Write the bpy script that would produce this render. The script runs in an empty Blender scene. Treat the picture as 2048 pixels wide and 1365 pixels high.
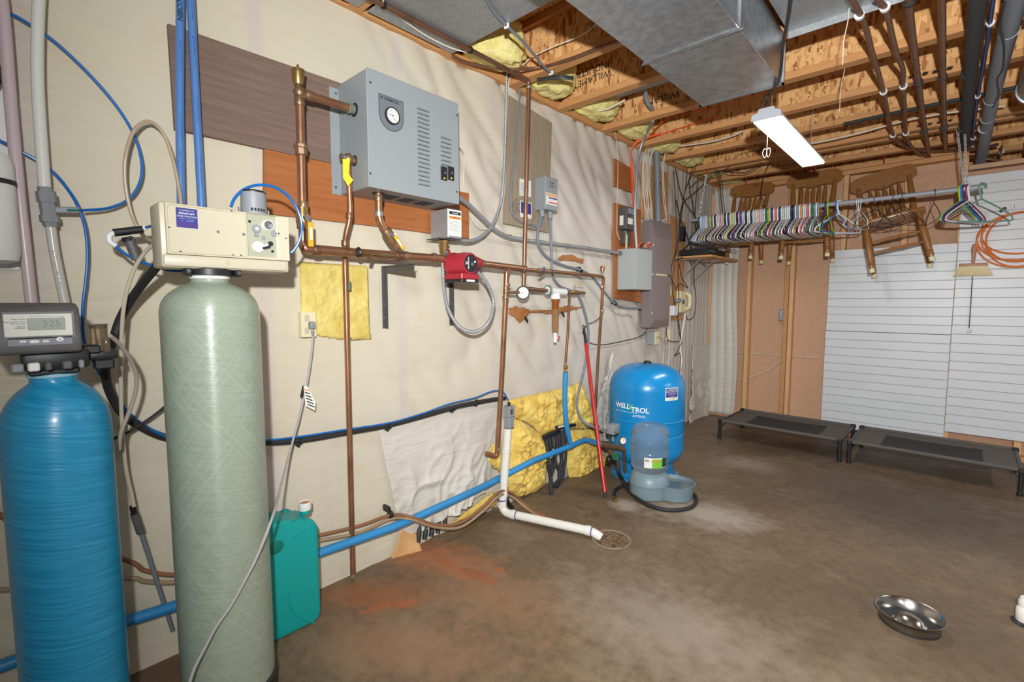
import bpy, bmesh, math, random
from mathutils import Vector, Matrix, noise
random.seed(7)
R = math.radians
scene = bpy.context.scene
col = scene.collection
# ------------------------------------------------------------------ camera
FPX, PITCH, YAW, CAMH, CAMX = 960.0, R(4.70), R(42.45), 1.215, 1.9068
cam_d = bpy.data.cameras.new('camera'); cam = bpy.data.objects.new('camera', cam_d); col.objects.link(cam)
cam_d.sensor_width = 36.0; cam_d.lens = FPX / 2048 * 36.0
cam_d.clip_start = 0.02; cam_d.clip_end = 60
cam.location = (CAMX, 0, CAMH); cam.rotation_euler = (R(90) - PITCH, 0, YAW)
scene.camera = cam
# ------------------------------------------------------------------ light
wd = bpy.data.worlds.new('world'); scene.world = wd; wd.use_nodes = True
bg = wd.node_tree.nodes['Background']; bg.inputs[0].default_value = (0.97, 0.985, 1.0, 1); bg.inputs[1].default_value = 0.22
def lamp(name, kind, loc, power, size=0.1, color=(1, 1, 1), rot=(0, 0, 0), sy=None):
    d = bpy.data.lights.new(name, kind); d.energy = power; d.color = color
    if kind == 'AREA':
        d.size = size
        if sy: d.shape = 'RECTANGLE'; d.size_y = sy
    else: d.shadow_soft_size = size
    o = bpy.data.objects.new(name, d); col.objects.link(o); o.location = loc; o.rotation_euler = rot
    return o
FLASH, FLASH_AIM = (2.04, -0.16, 1.47), Vector((-0.12, 1.0, 0.07))      # the camera's own flash: a beam, brightest ahead, weaker to its sides
fl_ = lamp('photo_flash', 'SPOT', FLASH, 395, 0.028, (0.955, 0.985, 1.0)); fl_.data.spot_size = R(179); fl_.data.spot_blend = 1.0
fl_.rotation_euler = FLASH_AIM.to_track_quat('-Z', 'Y').to_euler()
lamp('shop_light_glow', 'AREA', (1.185, 3.15, 2.095), 12, 0.11, (0.97, 0.99, 1.0), (0, 0, 0), 1.0)
for yy in (-0.6, 3.4): lamp('far_fill_light', 'AREA', (3.9, yy, 2.1), 24, 0.11, (0.97, 0.99, 1.0), (0, 0, 0), 1.2)    # fill lights added out of frame to the right to brighten the room
vs = scene.view_settings
vs.view_transform = 'Standard'; vs.look = 'None'; vs.exposure = 0.2; vs.gamma = 1.0; vs.use_curve_mapping = False
# ------------------------------------------------------------------ measuring helpers: sight lines met with a plane of the room
_f = Vector((-math.sin(YAW) * math.cos(PITCH), math.cos(YAW) * math.cos(PITCH), -math.sin(PITCH)))
_r = Vector((math.cos(YAW), math.sin(YAW), 0)); _u = _r.cross(_f)
_c = Vector((CAMX, 0, CAMH))
def _hit(px, py, ax, val):
    v = _f + _r * ((px - 1024) / FPX) - _u * ((py - 682.5) / FPX)
    return _c + v * ((val - _c[ax]) / v[ax])
def W(px, py, x=0.0): return _hit(px, py, 0, x)      # on a plane parallel to the left wall, x metres off it
def F(px, py, z=0.0): return _hit(px, py, 2, z)      # on a level plane
YB = 5.22                                            # front of the studs of the back wall
def B(px, py, off=0.0): return _hit(px, py, 1, YB - off)
CEIL = 2.42
# ------------------------------------------------------------------ mesh builder
def lin(c):
    c = c / 255.0
    return c / 12.92 if c <= 0.04045 else ((c + 0.055) / 1.055) ** 2.4
def rgb(*c): return (lin(c[0]), lin(c[1]), lin(c[2]), 1.0)
def catmull(pts, seg=6, closed=False):
    pts = [Vector(p) for p in pts]; n = len(pts)
    if n < 3: return pts
    out = []
    rng = n if closed else n - 1
    for i in range(rng):
        if closed: p0, p1, p2, p3 = pts[(i - 1) % n], pts[i], pts[(i + 1) % n], pts[(i + 2) % n]
        else:
            p1, p2 = pts[i], pts[i + 1]
            p0 = pts[i - 1] if i else p1 * 2 - p2
            p3 = pts[i + 2] if i + 2 < n else p2 * 2 - p1
        for k in range(seg):
            t = k / seg; t2, t3 = t * t, t * t * t
            out.append(0.5 * (2 * p1 + (p2 - p0) * t + (2 * p0 - 5 * p1 + 4 * p2 - p3) * t2 + (3 * p1 - p0 - 3 * p2 + p3) * t3))
    if not closed: out.append(pts[-1])
    return out
def fillet(pts, r, seg=5):
    pts = [Vector(p) for p in pts]; out = [pts[0]]
    for a, b, c in zip(pts, pts[1:], pts[2:]):
        d1, d2 = (a - b), (c - b); rr = min(r, d1.length * .49, d2.length * .49)
        p, q = b + d1.normalized() * rr, b + d2.normalized() * rr
        for k in range(seg + 1):
            t = k / seg; out.append(p * (1 - t) ** 2 + b * 2 * t * (1 - t) + q * t * t)
    out.append(pts[-1]); return out
class MB:
    def __init__(s): s.bm = bmesh.new(); s.M = Matrix.Identity(4)
    def v(s, p): return s.bm.verts.new(s.M @ Vector(p))
    def f(s, vs):
        try: return s.bm.faces.new(vs)
        except ValueError: return None
    def box(s, a, b, bevel=0.0, seg=1):
        a, b = Vector(a), Vector(b)
        x0, x1 = sorted((a.x, b.x)); y0, y1 = sorted((a.y, b.y)); z0, z1 = sorted((a.z, b.z))
        vs_ = [s.v((x, y, z)) for x in (x0, x1) for y in (y0, y1) for z in (z0, z1)]
        fs = [s.f([vs_[i] for i in q]) for q in ((0, 1, 3, 2), (4, 6, 7, 5), (0, 4, 5, 1), (2, 3, 7, 6), (0, 2, 6, 4), (1, 5, 7, 3))]
        if bevel:
            es = list({e for f_ in fs for e in f_.edges})
            bmesh.ops.bevel(s.bm, geom=es, offset=bevel, segments=seg, profile=0.5, affect='EDGES')
        return s
    def cbox(s, c, d, bevel=0.0, seg=1):
        c, d = Vector(c), Vector(d); return s.box(c - d / 2, c + d / 2, bevel, seg)
    def bar(s, p, q, w, t, up=(0, 0, 1), bevel=0.0):
        p, q = Vector(p), Vector(q); z = (q - p).normalized(); up = Vector(up)
        if abs(z.dot(up)) > .99: up = Vector((1, 0, 0))
        x = up.cross(z).normalized(); y = z.cross(x)
        m = Matrix((x, y, z)).transposed().to_4x4(); m.translation = p
        old = s.M; s.M = old @ m
        s.box((-w / 2, -t / 2, 0), (w / 2, t / 2, (q - p).length), bevel); s.M = old; return s
    def ring_loop(s, path, radii, n=10, closed=False, cap=True):
        path = [Vector(p) for p in path]; m = len(path)
        if isinstance(radii, (int, float)): radii = [radii] * m
        t0 = (path[1] - path[0]).normalized()
        nrm = t0.orthogonal().normalized(); rings = []
        for i, p in enumerate(path):
            if closed: t = (path[(i + 1) % m] - path[i - 1])
            else: t = path[min(i + 1, m - 1)] - path[max(i - 1, 0)]
            t = t.normalized() if t.length > 1e-9 else t0
            nrm = nrm - t * nrm.dot(t)
            nrm = nrm.normalized() if nrm.length > 1e-6 else t.orthogonal().normalized()
            bn = t.cross(nrm)
            rings.append([s.v(p + (nrm * math.cos(2 * math.pi * k / n) + bn * math.sin(2 * math.pi * k / n)) * radii[i]) for k in range(n)])
        for i in range(m if closed else m - 1):
            a, b = rings[i], rings[(i + 1) % m]
            for k in range(n): s.f((a[k], a[(k + 1) % n], b[(k + 1) % n], b[k]))
        if cap and not closed:
            s.f(list(reversed(rings[0]))); s.f(rings[-1])
        return s
    def tube(s, pts, r, n=10, seg=6, smooth=True, closed=False):
        return s.ring_loop(catmull(pts, seg, closed) if smooth else pts, r, n, closed)
    def pipe(s, pts, r, bend=0.04, n=12): return s.ring_loop(fillet(pts, bend), r, n)
    def flex(s, pts, r, pitch=0.0105, n=10, depth=0.2):
        dense = catmull(pts, 24); out = [dense[0]]; acc = 0
        step = pitch / 2; d = 0; res = [dense[0]]
        for a, b in zip(dense, dense[1:]):
            L = (b - a).length; t = step - acc
            while t <= L: res.append(a.lerp(b, t / L)); t += step
            acc = L - (t - step)
        return s.ring_loop(res, [r * (1 if i % 2 else 1 - depth) for i in range(len(res))], n)
    def cyl(s, p, q, r, r2=None, n=20):
        return s.ring_loop([p, q], [r, r if r2 is None else r2], n)
    def lathe(s, prof, o=(0, 0, 0), axis=(0, 0, 1), n=32, cap=True):
        o = Vector(o); z = Vector(axis).normalized(); x = z.orthogonal().normalized(); y = z.cross(x); rings = []
        if abs(z.z) > .99: x, y = Vector((1, 0, 0)), Vector((0, 1, 0)) * (1 if z.z > 0 else -1)
        for r, h in prof:
            if r < 1e-6: rings.append([s.v(o + z * h)])
            else: rings.append([s.v(o + z * h + (x * math.cos(2 * math.pi * k / n) + y * math.sin(2 * math.pi * k / n)) * r) for k in range(n)])
        for a, b in zip(rings, rings[1:]):
            for k in range(n):
                k2 = (k + 1) % n
                if len(a) == 1 and len(b) == 1: continue
                if len(a) == 1: s.f((a[0], b[k2], b[k]))
                elif len(b) == 1: s.f((a[k], a[k2], b[0]))
                else: s.f((a[k], a[k2], b[k2], b[k]))
        if cap:
            if len(rings[0]) > 1: s.f(list(reversed(rings[0])))
            if len(rings[-1]) > 1: s.f(rings[-1])
        return s
    def prism(s, poly, ext):
        ext = Vector(ext); a = [s.v(p) for p in poly]; b = [s.v(Vector(p) + ext) for p in poly]; n = len(a)
        s.f(list(reversed(a))); s.f(b)
        for i in range(n): s.f((a[i], a[(i + 1) % n], b[(i + 1) % n], b[i]))
        return s
    def ball(s, c, r, n=14, m=8):
        r = Vector((r, r, r)) if isinstance(r, (int, float)) else Vector(r); c = Vector(c)
        prof = [(math.sin(math.pi * i / m), -math.cos(math.pi * i / m)) for i in range(m + 1)]
        old = s.M; s.M = old @ Matrix.Translation(c) @ Matrix.Diagonal((r.x, r.y, r.z, 1)); s.lathe(prof, n=n); s.M = old; return s
    def grid(s, fn, nu, nv, thick=None):
        g = [[s.v(fn(i / nu, j / nv)) for j in range(nv + 1)] for i in range(nu + 1)]
        for i in range(nu):
            for j in range(nv): s.f((g[i][j], g[i + 1][j], g[i + 1][j + 1], g[i][j + 1]))
        if thick:
            t = Vector(thick); h = [[s.v(s.M.inverted() @ q.co + t) for q in row] for row in g]
            for i in range(nu):
                for j in range(nv): s.f((h[i][j], h[i][j + 1], h[i + 1][j + 1], h[i + 1][j]))
            for i in range(nu):
                s.f((g[i][0], h[i][0], h[i + 1][0], g[i + 1][0])); s.f((g[i + 1][nv], h[i + 1][nv], h[i][nv], g[i][nv]))
            for j in range(nv):
                s.f((g[0][j + 1], h[0][j + 1], h[0][j], g[0][j])); s.f((g[nu][j], h[nu][j], h[nu][j + 1], g[nu][j + 1]))
        return s
    def build(s, name, material, parent=None, smooth=True, angle=0.6, label=None, origin=None):
        bmesh.ops.recalc_face_normals(s.bm, faces=s.bm.faces)
        vsl = s.bm.verts
        if origin is None:
            xs = [v.co.x for v in vsl]; ys = [v.co.y for v in vsl]; zs = [v.co.z for v in vsl]
            origin = Vector(((min(xs) + max(xs)) / 2, (min(ys) + max(ys)) / 2, min(zs)))
        origin = Vector(origin)
        for v in vsl: v.co -= origin
        me = bpy.data.meshes.new(name); s.bm.to_mesh(me); s.bm.free()
        if smooth:
            for p in me.polygons: p.use_smooth = True
            me.set_sharp_from_angle(angle=angle)
        me.materials.append(material)
        o = bpy.data.objects.new(name, me); col.objects.link(o)
        attach(o, origin, parent)
        if label: o['label'] = label
        return o
_wl = {}
def attach(o, world, parent):
    _wl[o.name] = Vector(world)
    if parent is not None:
        o.parent = parent; o.location = Vector(world) - _wl[parent.name]
    else: o.location = world
def tag(o, label, cat, group=None, kind=None):
    if label: o['label'] = label
    if cat: o['category'] = cat
    if group: o['group'] = group
    if kind: o['kind'] = kind
    return o
def thing(name, label, cat, loc, group=None):
    o = bpy.data.objects.new(name, None); col.objects.link(o); o.empty_display_size = 0.05
    attach(o, Vector(loc), None); return tag(o, label, cat, group)
def copy_tree(o, parent=None):
    c = o.copy(); col.objects.link(c); _wl[c.name] = _wl[o.name].copy()
    if parent is not None: c.parent = parent
    for ch in list(o.children): copy_tree(ch, c)
    return c
def struct(mb, name, m, label=None, parent=None, **k):
    o = mb.build(name, m, parent, **k)
    if parent is None: o['kind'] = 'structure'
    if label: o['label'] = label
    return o
def text(body, size, o, right, up, m, parent, name='lettering', align='LEFT', depth=0.0004, bold=0.0, squash=1.0):
    cu = bpy.data.curves.new('lettering', 'FONT'); cu.body = body; cu.size = size; cu.extrude = depth; cu.offset = bold
    cu.align_x = align; cu.align_y = 'CENTER'; cu.resolution_u = 3; cu.space_line = 0.95
    t = bpy.data.objects.new('lettering_curve', cu); col.objects.link(t)
    bpy.context.view_layer.update()
    dg = bpy.context.evaluated_depsgraph_get()
    me = bpy.data.meshes.new_from_object(t.evaluated_get(dg))
    bpy.data.objects.remove(t); bpy.data.curves.remove(cu)
    x, y = Vector(right).normalized(), Vector(up).normalized(); z = x.cross(y)
    mm = Matrix((x * squash, y, z)).transposed().to_4x4(); me.transform(mm)
    me.materials.clear(); me.materials.append(m)
    ob = bpy.data.objects.new(name, me); col.objects.link(ob); attach(ob, Vector(o), parent); return ob
def scribble(o, right, up, w, h, m, parent, name='handwriting', seed=0, bend=None):     # worn, unreadable hand lettering
    rr = random.Random(seed); x, y = Vector(right).normalized(), Vector(up).normalized(); z = x.cross(y); mb = MB(); o = Vector(o); n = max(3, int(w / (h * .62)))
    for k in range(n):
        if rr.random() < .16: continue
        c = o + x * (w * ((k + .5) / n - .5)); ww = w / n * .36
        pts = [c + x * rr.uniform(-ww, ww) + y * rr.uniform(-h / 2, h / 2) + z * .0004 for _ in range(4)]
        mb.ring_loop(catmull([bend(p) for p in pts] if bend else pts, 3), h * .045, 4)
    return mb.build(name, m, parent)
# ------------------------------------------------------------------ materials
MATS = {}
def shuffle(N, L, mp):
    oi = N.new('ShaderNodeObjectInfo'); mu = N.new('ShaderNodeMath'); mu.operation = 'MULTIPLY'; mu.inputs[1].default_value = 37.0
    L.new(oi.outputs['Random'], mu.inputs[0]); cx = N.new('ShaderNodeCombineXYZ')
    for k in range(3): L.new(mu.outputs[0], cx.inputs[k])
    L.new(cx.outputs[0], mp.inputs['Location'])
def mat(name, c, rough=0.5, metal=0.0, c2=None, scale=8.0, stretch=(1, 1, 1), amount=0.5, bump=0.0, bscale=None, coat=0.0, alpha=None, trans=0.0, emit=0.0, detail=4.0, sharp=None, ior=None, sss=0.0):
    if name in MATS: return MATS[name]
    m = bpy.data.materials.new(name); m.use_nodes = True; MATS[name] = m
    nt = m.node_tree; N = nt.nodes; L = nt.links; p = N['Principled BSDF']
    p.inputs['Base Color'].default_value = rgb(*c); p.inputs['Roughness'].default_value = rough; p.inputs['Metallic'].default_value = metal
    if coat: p.inputs['Coat Weight'].default_value = coat; p.inputs['Coat Roughness'].default_value = 0.12
    if trans: p.inputs['Transmission Weight'].default_value = trans
    if ior: p.inputs['IOR'].default_value = ior
    if alpha is not None: p.inputs['Alpha'].default_value = alpha
    if emit: p.inputs['Emission Color'].default_value = rgb(*c); p.inputs['Emission Strength'].default_value = emit
    if c2 is not None or bump:
        tc = N.new('ShaderNodeTexCoord'); mp = N.new('ShaderNodeMapping'); mp.inputs['Scale'].default_value = stretch
        L.new(tc.outputs['Object'], mp.inputs['Vector']); shuffle(N, L, mp)
        nz = N.new('ShaderNodeTexNoise'); nz.inputs['Scale'].default_value = scale; nz.inputs['Detail'].default_value = detail
        L.new(mp.outputs[0], nz.inputs['Vector'])
        if c2 is not None:
            cr = N.new('ShaderNodeValToRGB'); lo, hi = sharp if sharp else (0.5 - amount / 2, 0.5 + amount / 2)
            cr.color_ramp.elements[0].position = max(0, lo); cr.color_ramp.elements[1].position = min(1, hi)
            cr.color_ramp.elements[0].color = rgb(*c); cr.color_ramp.elements[1].color = rgb(*c2)
            L.new(nz.outputs['Fac'], cr.inputs[0]); L.new(cr.outputs[0], p.inputs['Base Color'])
        if bump:
            nb = nz
            if bscale:
                nb = N.new('ShaderNodeTexNoise'); nb.inputs['Scale'].default_value = bscale; nb.inputs['Detail'].default_value = 5
                L.new(mp.outputs[0], nb.inputs['Vector'])
            bp = N.new('ShaderNodeBump'); bp.inputs['Strength'].default_value = bump; bp.inputs['Distance'].default_value = 0.01
            L.new(nb.outputs['Fac'], bp.inputs['Height']); L.new(bp.outputs[0], p.inputs['Normal'])
    return m
def osb(name, c1, c2, c3):
    m = bpy.data.materials.new(name); m.use_nodes = True; MATS[name] = m
    nt = m.node_tree; N = nt.nodes; L = nt.links; p = N['Principled BSDF']; p.inputs['Roughness'].default_value = 0.75
    tc = N.new('ShaderNodeTexCoord')
    def flakes(rot, sc):
        mp = N.new('ShaderNodeMapping'); mp.inputs['Scale'].default_value = sc; mp.inputs['Rotation'].default_value = rot; L.new(tc.outputs['Object'], mp.inputs[0]); shuffle(N, L, mp)
        vo = N.new('ShaderNodeTexVoronoi'); vo.inputs['Scale'].default_value = 1.0; L.new(mp.outputs[0], vo.inputs['Vector'])
        sp = N.new('ShaderNodeSeparateColor'); L.new(vo.outputs['Color'], sp.inputs[0]); return sp.outputs[0]
    a = flakes((0, R(18), 0), (58, 58, 15)); b = flakes((0, R(-42), 0), (52, 52, 14))
    nz = N.new('ShaderNodeTexNoise'); nz.inputs['Scale'].default_value = 20; nz.inputs['Detail'].default_value = 2; L.new(tc.outputs['Object'], nz.inputs['Vector'])
    st = N.new('ShaderNodeMath'); st.operation = 'GREATER_THAN'; st.inputs[1].default_value = .52; L.new(nz.outputs['Fac'], st.inputs[0])
    mx = N.new('ShaderNodeMix'); mx.data_type = 'FLOAT'; L.new(st.outputs[0], mx.inputs[0]); L.new(a, mx.inputs[2]); L.new(b, mx.inputs[3])
    cr = N.new('ShaderNodeValToRGB'); e = cr.color_ramp.elements
    e[0].position = 0; e[0].color = rgb(*c3); e[1].position = 1; e[1].color = rgb(*c2)
    for pos, c in ((.05, c3), (.2, c1), (.6, c2)):
        q = e.new(pos); q.color = rgb(*c)
    L.new(mx.outputs[0], cr.inputs[0]); L.new(cr.outputs[0], p.inputs['Base Color'])
    bp = N.new('ShaderNodeBump'); bp.inputs['Strength'].default_value = .3; bp.inputs['Distance'].default_value = .003
    L.new(mx.outputs[0], bp.inputs['Height']); L.new(bp.outputs[0], p.inputs['Normal'])
    return m
OSB = osb('osb_flakes', (200, 142, 82), (226, 176, 116), (156, 98, 50))
LUM = mat('lumber_light', (190, 132, 78), .65, 0, (208, 154, 98), 5, (2, 26, 26), .5, .1)
LUMV = mat('lumber_upright', (206, 156, 104), .65, 0, (222, 178, 128), 5, (26, 26, 2), .5, .1)
LUMD = mat('lumber_rough', (176, 122, 74), .7, 0, (204, 154, 102), 6, (30, 30, 2), .5, .12)
HARD = mat('hardboard', (196, 154, 122), .8, 0, (204, 163, 132), 30, (1, 1, 1), .4, .06)
GALV = mat('galvanised_sheet', (168, 172, 176), .34, .9, (196, 200, 204), 30, (1, 1, 1), .35, .02)
GALVD = mat('galvanised_matt', (158, 161, 163), .5, .6, (176, 178, 180), 90, (1, 1, 1), .5, .02)
GALVP = mat('galvanised_pan', (150, 152, 154), .45, .55, (170, 172, 172), 60, (1, 1, 1), .5, .03)
COP = mat('copper', (182, 132, 100), .36, .75, (140, 100, 76), 9, (1, 1, 1), .45)
COPD = mat('copper_aged', (150, 110, 84), .42, .7, (122, 90, 70), 12, (1, 1, 1), .5)
SOL = mat('solder', (180, 170, 158), .4, .8)
BRASS = mat('brass', (184, 152, 96), .36, .85, (150, 120, 78), 20, (1, 1, 1), .5)
BRONZE = mat('bronze_fitting', (158, 128, 100), .45, .7, (124, 98, 74), 25, (1, 1, 1), .5)
VERD = mat('verdigris', (70, 130, 116), .8, 0, (120, 100, 76), 60)
CHROME = mat('chrome', (205, 205, 205), .18, 1)
STEEL = mat('bare_steel', (165, 165, 168), .35, .9)
SS = mat('stainless', (190, 188, 184), .22, 1, (160, 158, 154), 14, (1, 1, 1), .6)
DSTEEL = mat('dark_steel', (96, 94, 92), .5, .5)
BLK = mat('black_plastic', (30, 30, 31), .45)
BLKR = mat('black_rubber', (38, 38, 39), .6)
DGREY = mat('charcoal_plastic', (84, 84, 84), .55, 0, (96, 95, 94), 20)
GREYP = mat('grey_plastic', (136, 139, 142), .5)
GREYC = mat('grey_conduit', (118, 124, 132), .5)
GREYB = mat('grey_enamel', (144, 149, 150), .38, 0)
GREYB2 = mat('grey_enamel_dark', (138, 143, 145), .4, 0)
PANELG = mat('panel_taupe', (128, 116, 114), .45)
WHITE = mat('white_plastic', (226, 226, 222), .4)
WHITEP = mat('white_paper', (226, 224, 214), .7)
CREAM = mat('cream_plastic', (192, 184, 160), .4)
IVORY = mat('ivory_plastic', (222, 210, 170), .45)
PVC = mat('white_pvc', (220, 216, 206), .35)
PURPLE = mat('purple_primer', (120, 84, 150), .5)
BLUEP = mat('blue_pex', (82, 124, 182), .36)
BLUEPOLY = mat('blue_poly_pipe', (40, 128, 184), .4, 0, (54, 140, 196), 10)
BLUET = mat('blue_tubing', (16, 98, 172), .28)
INK = mat('ink', (38, 36, 40), .6)
NAVY = mat('sticker_navy', (44, 44, 128), .5)
WINK = mat('white_ink', (232, 232, 232), .5)
REDINK = mat('red_ink', (200, 50, 60), .5)
ORANGE = mat('orange_cable', (232, 92, 42), .45)
CABLE = mat('white_cable', (214, 206, 190), .5)
CABLEB = mat('black_cable', (40, 40, 41), .5)
RED = mat('red_paint', (190, 34, 36), .32)
PUMP = mat('pump_red', (160, 40, 52), .4)
YELLOW = mat('yellow_grip', (222, 164, 36), .45)
YTAG = mat('yellow_tag', (226, 206, 50), .6)
ORSTK = mat('sticker_orange', (228, 128, 44), .5)
FOAM = mat('fibreglass_batt', (232, 214, 118), .95, 0, (248, 238, 170), 16, (1, 1, 1), .6, 1.0, 26, detail=6)
FOAMD = mat('fibreglass_dirty', (206, 164, 70), .95, 0, (240, 214, 118), 11, (1, 1, 1), .4, .8, 55, detail=8)
FOAMP = mat('fibreglass_patch', (200, 172, 80), .95, 0, (226, 208, 128), 12, (1, 1, 1), .45, .8, 45, detail=8)
KRAFT = mat('kraft_paper', (180, 122, 70), .8, 0, (150, 92, 52), 20)
OAK = mat('oak_stain', (164, 112, 58), .34, 0, (130, 84, 40), 7, (3, 3, 18), .6, coat=.25)
OAKX = mat('oak_stain_wide', (166, 114, 60), .34, 0, (130, 84, 40), 7, (3, 18, 18), .6, coat=.25)
RUSTB = mat('brown_tubing', (150, 96, 66), .5, 0, (128, 92, 66), 8)
TAN = mat('tan_vinyl', (176, 156, 128), .35)
# ================================================================== the room shell
def floor_material():
    m = bpy.data.materials.new('concrete'); m.use_nodes = True
    nt = m.node_tree; N = nt.nodes; L = nt.links; p = N['Principled BSDF']
    tc = N.new('ShaderNodeTexCoord')
    def nz(sc, det=6, rough=.6):
        n = N.new('ShaderNodeTexNoise'); n.inputs['Scale'].default_value = sc; n.inputs['Detail'].default_value = det; n.inputs['Roughness'].default_value = rough
        L.new(tc.outputs['Object'], n.inputs['Vector']); return n.outputs['Fac']
    def ramp(src, a, b, ca, cb):
        r = N.new('ShaderNodeValToRGB'); r.color_ramp.elements[0].position = a; r.color_ramp.elements[1].position = b
        r.color_ramp.elements[0].color = ca; r.color_ramp.elements[1].color = cb; L.new(src, r.inputs[0]); return r.outputs[0]
    def mix(fac, a, b, mode='MIX'):
        x = N.new('ShaderNodeMixRGB'); x.blend_type = mode
        if isinstance(fac, float): x.inputs[0].default_value = fac
        else: L.new(fac, x.inputs[0])
        for k, q in ((1, a), (2, b)):
            if isinstance(q, tuple): x.inputs[k].default_value = q
            else: L.new(q, x.inputs[k])
        return x.outputs[0]
    base = ramp(nz(1.6), .3, .72, rgb(102, 81, 58), rgb(128, 107, 82))
    base = mix(ramp(nz(7), .35, .75, (0, 0, 0, 1), (.5, .5, .5, 1)), base, rgb(86, 67, 46))
    base = mix(ramp(nz(120, 3), .35, .7, (0, 0, 0, 1), (.35, .35, .35, 1)), base, rgb(132, 115, 93))
    base = mix(ramp(nz(24, 6, .7), .42, .62, (0, 0, 0, 1), (.45, .45, .45, 1)), base, rgb(80, 64, 46))
    base = mix(ramp(nz(3.1, 8, .7), .5, .66, (0, 0, 0, 1), (.4, .4, .4, 1)), base, rgb(142, 126, 104))
    # noise-broken blobs, each in its place: rust, damp, lime, and painted far-right dimness
    def blob(px, py, rx, ry, rot, colour, strength, edge=.5):
        nonlocal base
        c = F(px, py)
        mp = N.new('ShaderNodeMapping'); mp.vector_type = 'TEXTURE'
        mp.inputs['Location'].default_value = (c.x, c.y, 0); mp.inputs['Rotation'].default_value = (0, 0, R(rot)); mp.inputs['Scale'].default_value = (rx, ry, 1)
        L.new(tc.outputs['Object'], mp.inputs[0])
        ln = N.new('ShaderNodeVectorMath'); ln.operation = 'LENGTH'; L.new(mp.outputs[0], ln.inputs[0])
        ad = N.new('ShaderNodeMath'); ad.operation = 'MULTIPLY_ADD'; L.new(nz(14, 5), ad.inputs[0]); ad.inputs[1].default_value = 1.4
        L.new(ln.outputs['Value'], ad.inputs[2])
        hf = N.new('ShaderNodeMath'); hf.operation = 'MULTIPLY'; hf.inputs[1].default_value = .5; L.new(ad.outputs[0], hf.inputs[0])
        fac = ramp(hf.outputs[0], .42 + .42 * edge, .88, (strength,) * 3 + (1,), (0, 0, 0, 1))
        base = mix(fac, base, colour)
    rust = rgb(158, 92, 52); dark = rgb(92, 72, 56); lime = rgb(186, 174, 160)
    blob(860, 1110, .42, .17, 20, rgb(166, 106, 70), .8, .1); blob(955, 1152, .10, .035, 10, rgb(140, 66, 26), 1.0, .9)
    blob(900, 1135, .22, .03, -10, rust, .8, .6)
    blob(745, 1190, .3, .14, 40, rust, .6, .1); blob(810, 1210, .07, .03, 60, rust, .8, .6); blob(760, 1215, .12, .02, 70, rust, .8, .6)
    blob(960, 1180, .5, .25, 10, rgb(150, 108, 78), .5, .1)
    blob(800, 1290, .45, .2, 30, rgb(150, 112, 84), .6, .1)
    blob(1170, 985, .16, .09, 10, dark, .9, .5); blob(1190, 1030, .03, .05, 30, dark, .9, .8); blob(1240, 1035, .045, .05, 0, dark, .9, .7); blob(1165, 1018, .04, .02, 0, dark, .8, .7)
    blob(1090, 1055, .18, .05, 20, dark, .5, .3); blob(1235, 1080, .17, .13, 0, rgb(104, 82, 62), .7, .3)
    blob(1250, 1010, .12, .1, 0, lime, .55, .2); blob(1420, 1030, .36, .22, 20, lime, .6, .1); blob(1500, 930, .3, .2, 0, rgb(168, 152, 136), .5, .1)
    blob(1330, 1250, .5, .3, 0, rgb(158, 144, 130), .5, .1); blob(1000, 1140, .02, .02, 0, rust, .9, .9)
    blob(320, 1330, .3, .06, 0, rgb(110, 78, 54), .7, .3)
    blob(1560, 900, .6, .35, 0, rgb(70, 57, 45), .5, .1); blob(1800, 1010, 1.1, .8, 20, rgb(66, 54, 42), .7, .1); blob(1900, 1250, .5, .5, 0, rgb(80, 66, 52), .4, .1)  # broad dark blobs put the weaker light on far and right floor into colour
    L.new(base, p.inputs['Base Color']); p.inputs['Roughness'].default_value = .62
    rr = ramp(nz(2.2), .35, .7, (.45, .45, .45, 1), (.75, .75, .75, 1)); L.new(rr, p.inputs['Roughness'])
    bp = N.new('ShaderNodeBump'); bp.inputs['Strength'].default_value = .12; bp.inputs['Distance'].default_value = .004
    L.new(nz(60), bp.inputs['Height']); L.new(bp.outputs[0], p.inputs['Normal'])
    return m
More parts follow.
